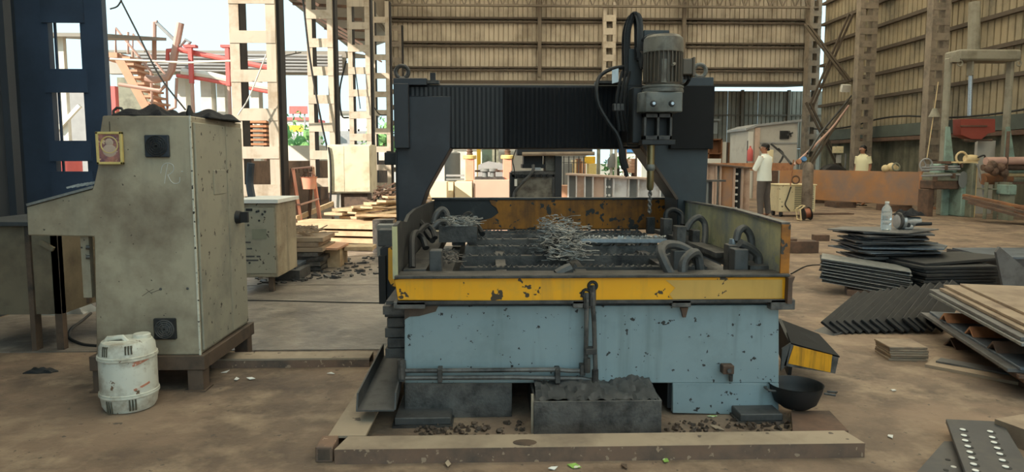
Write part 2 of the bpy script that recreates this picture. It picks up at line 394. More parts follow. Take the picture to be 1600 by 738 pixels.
# annex behind the back wall: lean-to roof and its own low wall, open on the left
an = struct('wall_annex', MB().box(6.5, 14.6, 34.0, 34.1, 0, .3), 'cladding_low')
for z0, z1 in ((.3, 1.9), (1.9, 3.55), (3.55, 4.72)):
    for i in range(6):
        if z0 < 1 and i == 0: continue
        sheet((8.6+i*1.5, 34), (8.6+i*1.5+1.49, 34), z0, z1-.01, (0, -1), .21).build('cladding_sheet', 'cladding_low', an)
for z in (3.5, 1.9): MB().box(8.6, 17.6, 33.85, 33.95, z, z+.07).build('purlin', 'truss', an)
for x in (8.7, 12.2, 14.5): MB().box(x, x+.13, 33.8, 33.95, 0, 4.75).build('post', 'truss', an)
ar = struct('ceiling_annex', MB().prism([(YB-.05, 4.5), (34.6, 4.96), (34.6, 5.03), (YB-.05, 4.58)], -4.3, 8.2, 'X'), 'grey_wall')
MB().prism([(YB-.05, 4.5), (34.6, 4.96), (34.6, 5.03), (YB-.05, 4.58)], 8.25, 14.6, 'X').build('roof_sheet', 'roof', ar)
# ---- right wall
wr = struct('wall_right', MB().box(XR+.05, XR+.3, -9, 28.2, 0, 2.3), 'wall_concrete')
yv = [2.5, 5.7, 8.9, 12.7, 16.6, 20.6, 24.6, 28.2]
zx = [WX(1442, q, XR).z for q in (141, 100.8, 59.6, 19)]
zr = [(2.3, zx[0]), (zx[0], zx[1]), (zx[1], zx[2]), (zx[2], zx[3]), (zx[3], zx[3]+.82), (zx[3]+.82, zx[3]+1.64), (zx[3]+1.64, 8.4)]
for i in range(len(yv)-1):
    for z0, z1 in zr:
        sheet((XR, yv[i]), (XR, yv[i+1]+.02), z0, z1+.04, (-1, 0), .25).build('cladding_sheet', 'cladding_right', wr)
    for z0, z1 in zr[:-1]:
        MB().box(XR-.16, XR-.03, yv[i], yv[i+1], z1-.055, z1+.055).build('purlin', 'purlin', wr)
sheet((XR, -9), (XR, 2.49), 2.3, 8.4, (-1, 0)).build('cladding_sheet', 'cladding_right', wr)
MB().box(XR-.3, XR+.1, 2.5, 27.2, 2.12, 2.5).build('rail_beam', 'teal', wr)
MB().box(XR-.34, XR-.02, 2.5, 27.2, 1.98, 2.1).build('ledge', 'rust_brown', wr)
for z in (2.62,):
    for i in range(2, 7):
        MB().tube(arc((XR-.32, yv[i], z), (XR-.32, yv[i+1], z), (0, 0, .14 if i % 2 else -.08), 8), .03, 6).build('cable', 'rubber', wr)
# ---- left side: solid wall near the camera, low wall and open sky beyond
wl = struct('wall_left', MB().box(XL-.15, XL, -9, 6.35, 0, 8.4), 'navy_sheet')
MB().box(-5.9, XL-.15, 6.2, 6.35, 0, 8.4).build('return_panel', 'navy_sheet', wl)  # unseen panel added outside to keep the sun off the dark column
for yy in (2.2, 3.2, 4.2, 5.2, 6.2):
    MB().box(XL, XL+.06, yy, yy+.1, 0, 8.3).build('batten', 'navy_sheet', wl)
MB().box(XL-.15, XL, 6.35, YB, 6.55, 8.4).build('upper_cladding', 'truss', wl)
MB().box(-5.2, W(40, 200, 7.1).x, 7.1, 7.14, 0, 8.4).build('return_panel', 'navy_sheet', wl)
cn = struct('ceiling_canopy', MB().prism([(-4.2, 6.6), (-5.95, 6.02), (-5.95, 6.1), (-4.2, 6.7)], 6.4, 31, 'Y'), 'sheet_roof')
for yy in (9.1, 11.15, 13.2, 15.3, 17.4, 19.4, 21.3, 23.2, 25.2, 27.2):
    MB().bar((-4.2, yy, 5.9), (-5.9, yy, 5.98), .08, .08).build('rafter', 'rust_brown', cn)
    MB().bar((-4.2, yy, 5.1), (-5.7, yy, 5.95), .06, .06).build('brace', 'pipe_tan', cn)
lw = struct('wall_low', MB().box(-4.75, -4.5, 7.5, 29, 0, .3), 'low_wall')
for i in range(5):
    a = 11.6+i*4.05
    MB().box(-4.78, -4.48, a-.2, a+3.5, .3, 1.33).build('infill_panel', 'low_wall', lw)
MB().box(-4.78, -4.48, 7.6, 10.9, .3, 1.1).build('infill_panel', 'low_wall', lw)
# ================================================================== COLUMNS
def lattice_column(x0, x1, y, dep, z0, z1, pitch, bh, zoff, m, label, group=None, cw=.27, base=True, dark=False, zc=None):
    w = x1-x0
    if zc: zoff = (W(410, zc, y).z-bh/2) % pitch
    t = thing('lattice_column', label, 'column', ((x0+x1)/2, y+dep/2, 0), 0, group, 'thing')
    for a, b in ((x0, x0+w*cw), (x1-w*cw, x1)):
        MB().box(a, b, y, y+dep, z0, z1).build('chord', m, t)
    first = None; z = z0+zoff
    while z+bh < z1:
        if first is None:
            first = MB().box(x0, x1, y-.012, y+.002, z, z+bh).build('batten', m, t); zb = z
        else: piece(first, t, (0, 0, z-zb))
        z += pitch
    if dark: MB().box(x0+w*cw-.002, x0+w*cw+.012, y+.015, y+dep, z0, z1).build('inner_web', 'rust_dark', t)  # dark strip painting shade onto the left chord's inner face
    if dark: MB().box(x1-.03, x1+.05, y+.06, y+dep, z0, z1).build('rear_flange', 'rust_dark', t)  # dark strip painting shade onto the column's inward side
    if base: MB().box(x0-.08, x1+.08, y-.1, y+dep+.1, 0, .04).build('base_plate', m, t)
    return t
# the dark one left of the console; its blue paints in the bluish haze
a, b = W(38, 250, 7.0), W(172, 250, 7.0)
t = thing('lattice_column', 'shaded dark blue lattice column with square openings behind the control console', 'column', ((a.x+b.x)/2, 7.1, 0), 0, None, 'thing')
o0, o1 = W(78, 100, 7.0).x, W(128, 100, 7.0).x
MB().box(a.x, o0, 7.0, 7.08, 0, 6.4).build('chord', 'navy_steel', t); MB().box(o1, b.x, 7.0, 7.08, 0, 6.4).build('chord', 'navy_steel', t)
prev = 0
for (ya, yb_) in ((268, 252), (220, 145), (108, 36), (-10, -80)):
    za, zb = W(100, ya, 7.0).z, W(100, yb_, 7.0).z
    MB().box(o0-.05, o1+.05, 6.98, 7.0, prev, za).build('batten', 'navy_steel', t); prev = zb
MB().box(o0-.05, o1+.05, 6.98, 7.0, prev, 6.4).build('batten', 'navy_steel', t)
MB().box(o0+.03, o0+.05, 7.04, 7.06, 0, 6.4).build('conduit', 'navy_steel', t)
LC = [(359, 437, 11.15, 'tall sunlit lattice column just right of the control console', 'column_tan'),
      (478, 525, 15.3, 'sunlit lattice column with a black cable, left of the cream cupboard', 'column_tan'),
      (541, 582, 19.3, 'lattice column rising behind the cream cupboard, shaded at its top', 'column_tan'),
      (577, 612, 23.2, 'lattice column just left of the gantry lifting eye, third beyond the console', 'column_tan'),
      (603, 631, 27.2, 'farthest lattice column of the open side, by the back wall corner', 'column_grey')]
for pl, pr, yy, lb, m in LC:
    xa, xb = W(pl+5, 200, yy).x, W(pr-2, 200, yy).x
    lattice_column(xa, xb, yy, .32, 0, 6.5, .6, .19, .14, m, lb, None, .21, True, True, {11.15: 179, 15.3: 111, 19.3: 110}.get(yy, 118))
RCOL = [(1332, 1366, 23.4, 'lattice column on the right wall beside the crossed bracing'),
        (1441, 1478, 19.6, 'lattice column on the right wall behind the press frame leg')]
for pl, pr, yy, lb in RCOL:
    xa, xb = W(pl, 150, yy+.28).x, W(pr, 150, yy).x
    lattice_column(xa, xb, yy, .28, 0, 8.3, .42, .2, .1, 'column_grey', lb, None, .3)
    for z in (3.1, 4.6, 6.1, 7.5):
        pass
p0, p1 = W(1254, 150, 28.95).x, W(1278, 150, 28.6).x
lattice_column(p0, p1, 28.55, .4, 0, 7.9, .5, .22, .2, 'column_grey', 'brown lattice column in the far right corner beside the bright gap', None, .28)
p0, p1 = W(943, 60, 28.6).x, W(963, 60, 28.6).x
lattice_column(p0, p1, 28.7, .3, 4.75, 7.75, .53, .26, .1, 'column_tan', 'short lattice column on the back wall left of the cable chain', None, .25, False)
p0, p1 = W(1602, 150, 16.4).x, W(1650, 150, 16.4).x
# crossed braces at the far end of the right wall
for i, (q0, q1, lb) in enumerate([((1330, 22), (1268, 165), 'long dark diagonal brace rising right beside the bright corner gap'),
                                  ((1260, 38), (1326, 126), 'pale diagonal brace falling right across the bright corner gap'),
                                  ((1262, 160), (1312, 262), 'pale diagonal brace falling right above the gas cylinder hoses'),
                                  ((1328, 155), (1262, 262), 'dark double brace rising right above the gas cylinder')]):
    a, b = W(q0[0], q0[1], 25.7-.1*i), W(q1[0], q1[1], 25.7-.1*i)
    t = thing('diagonal_brace', lb, 'brace', ((a+b)/2))
    for d in (-.07, .07): MB().bar(a+Vector((d, 0, 0)), b+Vector((d, 0, 0)), .07, .07).build('angle_bar', 'truss' if i % 2 else 'purlin', t)
# ================================================================== OUTSIDE, LEFT
def Wd(px, py, Y): return W(px, py, Y)
YO = 22.0
t = thing('pipe_building', 'open concrete building with a low sheet roof beyond the open side', 'building', (W(280, 250, YO).x, YO+2, 0))
a, b, c = W(165, 80, YO), W(420, 84, YO), W(165, 95, YO)
for i in range(5):
    x0 = a.x+(b.x+2.5-a.x)*i/5; x1 = a.x+(b.x+2.5-a.x)*(i+1)/5-.03
    MB().prism([(YO-.6, 4.55), (YO+5, 5.2), (YO+5, 5.26), (YO-.6, 4.62)], x0, x1, 'X').build('roof_sheet', 'sheet_roof', t)
MB().box(a.x, b.x+2.5, YO, YO+.3, 4.0, 4.35).build('beam', 'grey_wall', t)
for px, wpx in ((284, 12), (322, 16), (345, 12), (398, 12), (238, 8)):
    q = W(px, 150, YO+.05); hw = wpx/2*YO/F
    MB().box(q.x-hw, q.x+hw, YO+.05, YO+.45, -.06, 4.0).build('pillar', 'white_wall', t)
MB().box(a.x-6, b.x+1, YO+5, YO+5.2, -.06, 1.9).build('rear_wall', 'white_wall', t)
MB().box(W(184, 150, YO+1).x, W(238, 150, YO+1).x, YO+1, YO+1.2, 1.8, 4.0).build('wall_panel', 'mint_grey', t)
MB().box(W(205, 100, YO-.62).x, b.x+2.5, YO-.62, YO-.56, W(300, 112, YO-.62).z, W(300, 82, YO-.62).z).build('fascia_panel', 'sheet_roof', t)
MB().box(W(165, 150, YO-.2).x, W(180, 150, YO-.2).x, YO-.2, YO, -.06, 3.6).build('wall_panel', 'red_paint', t)
for i in range(6):
    z = W(300, 110-5*i, YO-.7).z
    MB().tube([(W(230, 90, YO).x, YO-.7, z), (b.x+2.4, YO-.7, z-.03)], .035, 6).build('roof_pipe', 'grey_pipe', t)
# stair
t = thing('steel_staircase', 'pale rusty open tread staircase outside, seen above the control console', 'stairs', (W(210, 250, 19.5).x, 19.5, 0))
YS = 19.5
q0, q1 = W(183, 86, YS), W(246, 200, YS)
for dy in (0, .9):
    MB().bar(q0+Vector((0, dy, 0)), q1+Vector((0, dy, 0)), .05, .22).build('stringer', 'stair_tan', t)
tr0 = None
for i in range(11):
    p = q0.lerp(q1, (i+.6)/11.4)
    if tr0 is None: tr0 = MB().box(p.x-.02, p.x+.3, YS-.02, YS+.92, p.z, p.z+.06).build('tread', 'stair_tan', t); p00 = p
    else: piece(tr0, t, p-p00)
for dy, off in ((0, (28, 0)), (.9, (0, -4))):
    h0 = W(181, 44, YS)+Vector((0, dy, 0)); h1 = W(236, 112, YS)+Vector((0, dy, 0)); h2 = W(238, 170, YS)+Vector((0, dy, 0))
    MB().tube([W(181, 86, YS)+Vector((0, dy, 0)), h0, h1, h2], .035, 6).build('handrail', 'pipe_tan', t)
MB().tube([W(200, 50, YS), W(200, 84, YS)], .03, 6).build('rail_post', 'pipe_tan', t)
MB().box(W(150, 90, YS).x, W(186, 90, YS).x, YS-.1, YS+1, q0.z-.08, q0.z+.05).build('landing', 'stair_tan', t)
MB().tube([W(165, 90, YS), W(165, 90, YS)*1-Vector((0, 0, W(165, 90, YS).z+.06))], .06, 6).build('support_post', 'pipe_tan', t)
# pipes
def pipe(name, pts, r, m, label, cat='pipe', Y=19.0, group=None):
    return single(name, MB().tube([W(p[0], p[1], p[2] if len(p) > 2 else Y) for p in pts], r, 8), m, label, cat, group)
pipe('slanted_pipe', [(282, 36), (268, 110), (262, 121), (240, 125), (228, 122)], .1, 'pipe_tan', 'thick rusty pipe slanting up against the sky beyond the console')
pipe('riser_pipe', [(241, 95), (241, 35), (246, 35)], .06, 'pipe_tan', 'thin upright rusty pipe left of the slanted pipe')
pipe('crooked_pipe', [(244, 35), (270, 60), (282, 72), (290, 62), (297, 66), (292, 72)], .05, 'grey_pipe', 'dark crooked pipe joining the upright pipe to the roof')
pipe('sloping_pipe', [(282, 78), (310, 84), (360, 94), (440, 110)], .07, 'red_pipe', 'long dull red pipe sloping along the roof edge')
pipe('lower_pipe', [(276, 118), (320, 124), (370, 134), (440, 148)], .05, 'red_pipe', 'thin red pipe running under the roof edge')
pipe('pale_pipe', [(284, 112), (330, 118), (380, 130), (440, 140)], .09, 'white_wall', 'thick pale pipe running under the roof edge')
pipe('elbow_pipe', [(262, 96), (262, 79), (285, 77)], .06, 'red_pipe', 'red elbow pipe beside the slanted pipe')
pipe('drop_pipe', [(264, 172), (274, 168), (276, 122)], .04, 'pipe_tan', 'thin bent pipe dropping from the slanted pipe elbow')
pipe('level_pipe', [(186, 132), (250, 142), (258, 134)], .05, 'pipe_tan', 'level rusty pipe behind the staircase')
for i, (px, y0, y1, lb) in enumerate([(296, 74, 130, 'red post carrying pipes right of the slanted pipe'), (354, 74, 134, 'red post with a wide top just left of the tall sunlit column')]):
    t = thing('pipe_support', lb, 'post', W(px, y1, 18.8))
    a, b = W(px, y0, 18.8), W(px, y1, 18.8)
    MB().box(a.x-.05, a.x+.05, 18.8, 18.9, b.z, a.z).build('post', 'red_paint', t)
    MB().box(a.x-.16, a.x+.16, 18.78, 18.97, a.z, a.z+.07).build('head_plate', 'red_paint', t)
    MB().tube([(a.x, 18.87, -.06), (a.x, 18.87, b.z)], .05, 6).build('lower_post', 'pipe_tan', t)
pipe('overhead_line', [(172, 92, 14), (290, 98, 14), (440, 92, 14)], .02, 'white_wall', 'pale cable strung level beyond the tall sunlit column', 'cable')
# things seen through the openings of the dark column and beyond
t = thing('lean_to_shed', 'pale lean-to shed seen through the openings of the dark column', 'shed', W(100, 255, 16))
MB().prism([(15.5, 4.0), (19, 4.5), (19, 4.58), (15.5, 4.08)], W(40, 0, 16).x, W(160, 0, 16).x, 'X').build('roof', 'sheet_roof', t)
MB().box(W(60, 0, 17).x, W(135, 0, 17).x, 17.3, 17.5, -.06, 3.4).build('wall', 'grey_pipe', t)
for px in (90, 140): MB().box(W(px, 0, 15.8).x-.06, W(px, 0, 15.8).x+.06, 15.8, 15.92, -.06, 4.1).build('post', 'white_wall', t)
MB().bar(W(88, 205, 15.75), W(125, 165, 15.75), .08, .08).build('brace', 'white_wall', t)
single('red_drum', MB().lathe([(.28, 0), (.3, .02), (.3, 1.5), (.28, 1.53)], (W(98, 255, 12.5).x, 12.5, -.06), 16), 'red_paint', 'red rounded drum seen through the dark column opening', 'drum')
# far boundary and buildings
t = thing('boundary_wall', 'pale boundary wall of concrete panels beyond the open side', 'wall', (-10, 34, -.06), 0, None, 'thing')
for i in range(14):
    x0 = -22+i*1.9
    if x0 > 3: break
    MB().box(x0, x0+1.82, 34, 34.15, -.06, 1.75).build('wall_panel', 'white_wall', t)
    MB().box(x0+1.8, x0+1.94, 33.95, 34.2, -.06, 1.85).build('wall_post', 'white_wall', t)
random.seed(3)
def bush(name, c, r, n, lb, cat='bush'):
    mb = MB()
    for i in range(n):
        u = Vector((random.gauss(0, 1), random.gauss(0, 1), random.gauss(0, .8))).normalized()*r*random.uniform(.3, 1)
        mb.ball(Vector(c)+u, r*random.uniform(.2, .42), 7, 5)
    mb2 = MB()
    for i in range(n*22):
        u = Vector((random.gauss(0, 1), random.gauss(0, 1), random.gauss(0, .8))).normalized()*r*random.uniform(.7, 1.35)
        a = Vector((random.gauss(0, 1), random.gauss(0, 1), random.gauss(0, 1))).normalized()*.14; b = a.orthogonal()*.6; q = Vector(c)+u
        mb2.add([q-a, q+b*.5, q+a, q-b*.5], [(0, 1, 2, 3)])
    t = thing(name, lb, cat, (c[0], c[1], -.06))
    mb.build('crown', 'foliage', t); o = mb2.build('leaf_mass', 'foliage', t); o['kind'] = 'stuff'
    MB().cyl((c[0], c[1], -.06), (c[0], c[1], c[2]), .12, .08, 8).build('trunk', 'rust_brown', t)
    return t
bush('green_tree', W(456, 222, 37), 1.3, 14, 'green tree behind the boundary wall right of the tall sunlit column', 'tree')
bush('green_shrub', W(600, 222, 37), 1.1, 10, 'green shrub glimpsed through the lattice columns near the gantry', 'shrub')
def far_building(px0, px1, y0, Y, m, lb, wins=3, rm='sheet_roof'):
    a, b = W(px0, y0, Y), W(px1, y0, Y)
    t = thing('far_building', lb, 'building', ((a.x+b.x)/2, Y+2, -.06))
    MB().box(a.x, b.x, Y, Y+5, -.06, a.z).build('wall', m, t); MB().box(a.x-.2, b.x+.2, Y-.2, Y+5.2, a.z, a.z+.25).build('roof', rm, t)
    for i in range(wins):
        x = a.x+(b.x-a.x)*(i+.5)/wins
        f = MB().box(x-.5, x+.5, Y-.06, Y+.02, a.z*.45, a.z*.75).build('window', 'white_wall', t); MB().box(x-.42, x+.42, Y-.08, Y-.06, a.z*.48, a.z*.72).build('pane', 'grey_pipe', f)
    return t
far_building(432, 482, 188, 60, 'white_wall', 'pale far building right of the tall sunlit column', 3, 'red_pipe')
far_building(530, 575, 178, 62, 'white_wall', 'white far building between the lattice columns', 3)
far_building(690, 860, 235, 56, 'white_wall', 'pale far building seen under the gantry beam', 5)
def hoarding(m, lb, x0, x1, y0, y1, Y):
    a, b = W(x0, y1, Y), W(x1, y0, Y); t = thing('signboard', lb, 'signboard', ((a.x+b.x)/2, Y, -.06))
    MB().box(a.x, b.x, Y, Y+.1, a.z, b.z).build('board', m, t)
    for x in (a.x+.2, b.x-.3): MB().box(x, x+.1, Y+.1, Y+.2, -.06, b.z).build('post', 'grey_pipe', t)
hoarding('yellow_sign', 'yellow signboard strip above the green tree', 436, 474, 196, 206, 52)
hoarding('red_pipe', 'pale red signboard beyond the boundary wall', 452, 480, 166, 178, 54)
# rack of rusty sheets outside through the tall column
t = thing('sheet_rack', 'rack of rusty sheets seen through the tall sunlit column', 'rack', W(400, 255, 16.5))
for i in range(6):
    a = W(386, 192+i*7, 16.5); MB().box(a.x, W(416, 200, 16.5).x, 16.5, 17, a.z, a.z+.05).build('sheet', 'rust_orange', t)
for px in (385, 414): MB().box(W(px, 200, 16.6).x-.03, W(px, 200, 16.6).x+.03, 16.55, 16.95, -.06, W(400, 188, 16.5).z).build('post', 'rust_brown', t)
# hanging cables
def cable(pts, lb, r=.012, m='rubber'): return single('hanging_cable', MB().tube(smooth_pts([W(*p) for p in pts], 5), r, 6), m, lb, 'cable')
cable([(186, -5, 10), (214, 50, 10), (250, 120, 10), (290, 172, 10)], 'thin dark cable slanting down across the sky above the console')
cable([(190, 0, 9), (183, 10, 9), (172, 14, 9)], 'short looping cable end beside the dark column top', .01)
cable([(473, -5, 15.1), (484, 90, 15.1), (500, 180, 15.1), (512, 235, 15.1)], 'black cable hanging down the lattice column left of the cream cupboard', .022)
cable([(541, 95, 15.8), (531, 140, 15.8), (534, 180, 15.8), (545, 184, 15.8)], 'black cable hanging in a loop beside the second lattice column', .02)
cable([(430, 90, 11.5), (470, 82, 13)], 'thin cable running level from the tall sunlit column', .012)
cable([(552, 86, 19.1), (563, 170, 19.1)], 'thin cable hanging through the lattice column behind the cream cupboard', .015)
cable([(580, 160, 22.8), (592, 178, 22.8), (604, 180, 22.8)], 'dark cable sagging beside the gantry, on the lattice columns', .02)
cable([(416, 85, 10.9), (390, 150, 10.9), (372, 180, 10.9)], 'pale string slanting across the tall sunlit column', .01, 'white_wall')
# ================================================================== THE GANTRY DRILLING MACHINE
Y0, Y1 = 3.5, 5.82            # front and rear of the coolant tank
ma = thing('gantry_drilling_machine', 'large blue and black gantry drilling machine with a yellow front bar', 'machine', (.5, 4.7, 0))
xl, xr = W(632, 500, Y0+.03).x, W(1217, 500, Y0+.03).x
def Z(py, Y=Y0, px=800): return W(px, py, Y).z
def X(px, Y=Y0, py=400): return W(px, py, Y).x
zt, zm, zb = Z(477), Z(599), Z(649)
YF = Y0+.03
def PZ(pts, Y): return [(W(a, b, Y).x, W(a, b, Y).z) for a, b in pts]
bed = MB().prism(PZ([(632, 492), (681, 479), (1217, 477), (1217, 599), (632, 599)], YF), YF, YF+.035).build('bed_panel', 'blue_paint', ma, .004, 'pale blue painted front panel with chipped paint')
MB().prism(PZ([(1051, 599), (1217, 599), (1217, 650), (1051, 646)], YF), YF, YF+.035).build('bed_leg', 'blue_paint', ma, .003)
MB().prism(PZ([(632, 599), (800, 599), (800, 652), (632, 655)], YF), YF, YF+.035).build('bed_leg', 'greasy_steel', ma, .003, 'greasy grey left leg of the bed')
MB().prism(PZ([(632, 476), (686, 476), (681, 487), (655, 494), (640, 495), (632, 500)], YF), YF-.003, YF+.01).build('bare_patch', 'base_brown', ma)
MB().box(xl, xr, YF+.035, Y1-.1, zm+.02, zt-.02).build('bed_body', 'machine_black', ma)
MB().box(xl+.02, X(798), YF+.035, YF+.9, zb+.005, zm+.02).build('leg_block', 'machine_black', ma)
MB().box(X(1053), xr-.02, YF+.035, YF+.9, zb+.005, zm+.02).build('leg_block', 'machine_black', ma)
for a, b, c in ((612, 702, YF+.02), (1165, 1233, YF+.02)):
    f = MB().box(X(a, 3.4), X(b, 3.4), 3.4, 3.75, 0.012, .05).build('foot_pad', 'hose_grey', ma, .004)
    MB().box(X(a, 3.4)-.01, X(b, 3.4)+.01, 3.39, 3.78, 0, .012).build('shim', 'dark_steel', f)
for a, b in ((640, 715), (1150, 1215)):
    MB().box(X(a), X(b), 5.2, 5.5, 0, zm+.03).build('foot_pad', 'greasy_steel', ma)
for xa in (X(632)+.02, X(1217)-.03):
    MB().box(xa-.04, xa+.04, YF+.035, Y1-.1, .06, zm+.02).build('bed_skirt', 'machine_black', ma)
# top flange strip between tank and bed
MB().box(X(600, Y0), X(1248, Y0), YF+.01, Y1, Z(478), Z(472)).build('tank_base', 'dark_steel', ma)
for a, b in ((614, 664), (895, 930), (1050, 1080), (1205, 1243)):
    MB().box(X(a), X(b), YF-.05, YF+.1, Z(486) if a > 1100 else Z(481), Z(470)).build('packing_block', 'greasy_steel', ma, .003)
# yellow front bar
yb = MB().prism(PZ([(617, 437), (640, 433), (1226, 433), (1231, 438), (1229, 472), (622, 469)], Y0), Y0-.01, Y0+.02).build('front_bar', 'yellow_paint', ma, .003, 'bright yellow front bar with flaked paint')
MB().prism(PZ([(1040, 438), (1222, 437), (1222, 466), (1052, 468), (1046, 460), (1055, 450)], Y0-.01), Y0-.0125, Y0-.009).build('faded_patch', 'yellow_faded', yb, 0, 'faded tan yellow right end of the bar')
MB().box(X(617), X(1232), Y0-.03, Y0+.05, Z(434), Z(429)).build('front_lip', 'dark_steel', ma, .003)
MB().box(X(620), X(1230), Y0-.02, Y0+.03, Z(474), Z(469)).build('front_sill', 'dark_steel', ma)
MB().prism(PZ([(1226, 432), (1236, 430), (1232, 440), (1231, 472), (1224, 472)], Y0), Y0-.05, Y0+.06).build('corner_flare', 'rust_brown', ma)
# tank walls
TL, TR = W(620, 349, Y0).x, W(1225, 349, Y0).x
zw = Z(349)
def wallpoly(x0, x1, n, m, prof, lb):
    return MB().prism(prof, x0, x1, 'X').build(n, m, ma, 0, lb)
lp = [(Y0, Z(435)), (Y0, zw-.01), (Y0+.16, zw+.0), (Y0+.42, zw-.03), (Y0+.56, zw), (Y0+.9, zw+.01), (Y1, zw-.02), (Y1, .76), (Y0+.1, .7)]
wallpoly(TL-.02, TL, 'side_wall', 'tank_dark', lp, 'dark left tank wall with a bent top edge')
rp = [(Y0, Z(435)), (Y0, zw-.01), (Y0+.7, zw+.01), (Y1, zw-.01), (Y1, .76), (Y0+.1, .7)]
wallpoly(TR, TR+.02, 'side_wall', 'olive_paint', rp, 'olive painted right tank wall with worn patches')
MB().box(TR-.012, TR+.034, Y0-.006, Y0+.006, Z(435), zw-.01).build('wall_edge', 'yellow_worn', ma)
MB().box(TL-.024, TL+.002, Y0-.006, Y0+.004, Z(435), zw-.015).build('wall_edge', 'olive_paint', ma)
pts = [(TR+.01, Y0, zw-.005), (TR+.01, Y0+.7, zw+.015), (TR+.01, Y1, zw-.005)]
tb = MB()
for i in range(2): tb.bar(pts[i], pts[i+1], .045, .012)
tb.build('top_strip', 'greasy_steel', ma)
rw0, rw1 = TL, TR
MB().box(rw0, rw1, Y1, Y1+.02, .76, zw-.012).build('rear_wall', 'tank_dark', ma)
xa = W(755, 330, Y1-.01).x
MB().prism(PZ([(765, 313), (1050, 312), (1052, 357), (728, 358), (742, 350), (752, 345), (768, 341), (779, 333), (776, 325), (768, 320)], Y1-.012), Y1-.012, Y1+.002).build('rear_paint_panel', 'yellow_worn', ma, 0, 'worn rusty yellow rear panel')
MB().box(rw0-.02, rw1+.02, Y1-.03, Y1+.05, zw-.012, zw+.004).build('rear_lip', 'dark_steel', ma)
# bed inside the tank
MB().box(TL, TR, Y0+.02, Y1, .6, .625).build('tank_floor', 'machine_black', ma)
MB().box(TL, TR, Y0+.02, Y0+.12, .63, .765).build('front_ledge', 'dark_steel', ma)
bx0, bx1 = TL+.3, TR-.28
for yy, h in ((3.86, .745), (4.26, .755), (4.66, .765), (5.04, .77), (5.38, .77), (5.66, .765)):
    mb = MB().box(bx0, bx1, yy, yy+.055, .63, h)
    n = 46
    for i in range(n):
        x = bx0+(bx1-bx0)*(i+.5)/n
        if random.random() < .8: mb.prism([(x-.012, h), (x+.012, h), (x+random.uniform(-.006, .006), h+random.uniform(.006, .02))], yy+.008, yy+.045)
    mb.build('support_bar', 'greasy_steel' if yy > 4.6 else 'dark_steel', ma)
for px, m in ((700, 'dark_steel'), (783, 'greasy_steel'), (905, 'greasy_steel'), (1045, 'greasy_steel')):
    x = W(px, 410, 3.9).x
    MB().box(x-.03, x+.03, Y0+.12, Y1-.1, .625, .735).build('long_bar', m, ma)
# right guide strip inside
MB().bar((TR-.14, Y0+.5, .79), (TR-.2, 5.3, .8), .09, .03).build('guide_plate', 'greasy_steel', ma)
MB().bar((TR-.06, Y0+.15, .75), (TR-.06, 5.6, .75), .1, .06).build('guide_rail', 'greasy_steel', ma)
MB().bar((TL+.07, Y0+.15, .74), (TL+.07, 5.6, .74), .12, .06).build('guide_rail', 'dark_steel', ma)
# clamp blocks: pixel box and depth
def clamp(px0, px1, py0, py1, Y, m, dep=.09, knob=False):
    a, b = W(px0, py1, Y), W(px1, py0, Y)
    c = MB().box(a.x, b.x, Y, Y+dep, min(a.z, .76), b.z).build('clamp_block', m, ma, .004)
    if knob: MB().cyl((.5*(a.x+b.x), Y+dep/2, b.z-.002), (.5*(a.x+b.x), Y+dep/2, b.z+.03), .022, .018, 10).build('clamp_knob', 'bright_steel', c)
    return c
clamp(671, 690, 392, 428, 3.68, 'hose_grey')
clamp(1147, 1170, 390, 428, 3.66, 'hose_grey')
clamp(1137, 1158, 383, 426, 3.82, 'greasy_steel', .08, True)
clamp(1057, 1073, 354, 384, 4.55, 'greasy_steel', .1)
clamp(1036, 1051, 342, 378, 4.95, 'dark_steel', .1)
clamp(1011, 1024, 340, 366, 5.6, 'dark_steel', .05)
clamp(1052, 1076, 392, 428, 3.72, 'hose_grey', .07)
clamp(1082, 1094, 360, 384, 4.5, 'dark_steel', .1)
clamp(706, 726, 356, 378, 4.75, 'dark_steel', .2)
# hydraulic hoses (bowed arcs)
def hose(pts, r=.021, m='hose_grey'):
    return MB().tube(smooth_pts([W(*p) for p in pts], 6), r, 8).build('hydraulic_hose', m, ma)
hose([(1049, 432, 3.55), (1037, 408, 3.57), (1032, 392, 3.62), (1040, 383, 3.7), (1060, 384, 3.75), (1082, 396, 3.74), (1092, 412, 3.72), (1093, 426, 3.7)], .026)
hose([(1066, 432, 3.56), (1068, 410, 3.58), (1080, 396, 3.62), (1090, 398, 3.68), (1094, 422, 3.7)], .024)
hose([(1150, 378, 3.85), (1154, 362, 3.87), (1163, 357, 3.9), (1172, 368, 3.9), (1175, 390, 3.88), (1173, 414, 3.86)], .022)
hose([(1156, 380, 3.72), (1172, 388, 3.74), (1184, 400, 3.75), (1186, 418, 3.74)], .024)
hose([(1072, 360, 4.6), (1080, 346, 4.62), (1092, 340, 4.65), (1101, 350, 4.65), (1102, 368, 4.6), (1100, 384, 4.55)], .022)
hose([(1040, 345, 5.0), (1042, 332, 5.02), (1053, 328, 5.05), (1065, 336, 5.05), (1066, 352, 5.0)], .02, 'rubber')
hose([(676, 350, 5.0), (682, 334, 5.02), (691, 327, 5.05), (698, 334, 5.05), (699, 348, 5.0)], .022)
hose([(676, 356, 4.7), (686, 347, 4.72), (696, 348, 4.75), (704, 356, 4.72)], .02)
hose([(722, 348, 5.1), (728, 336, 5.12), (736, 336, 5.15), (742, 350, 5.1), (748, 356, 5.0), (754, 366, 4.9)], .02, 'rubber')
hose([(644, 420, 3.7), (644, 376, 3.85), (650, 364, 4.0), (660, 372, 4.05), (666, 388, 4.0)], .02, 'rubber')
hose([(655, 346, 4.7), (662, 354, 4.6), (668, 366, 4.5), (676, 376, 4.4)], .02, 'rubber')
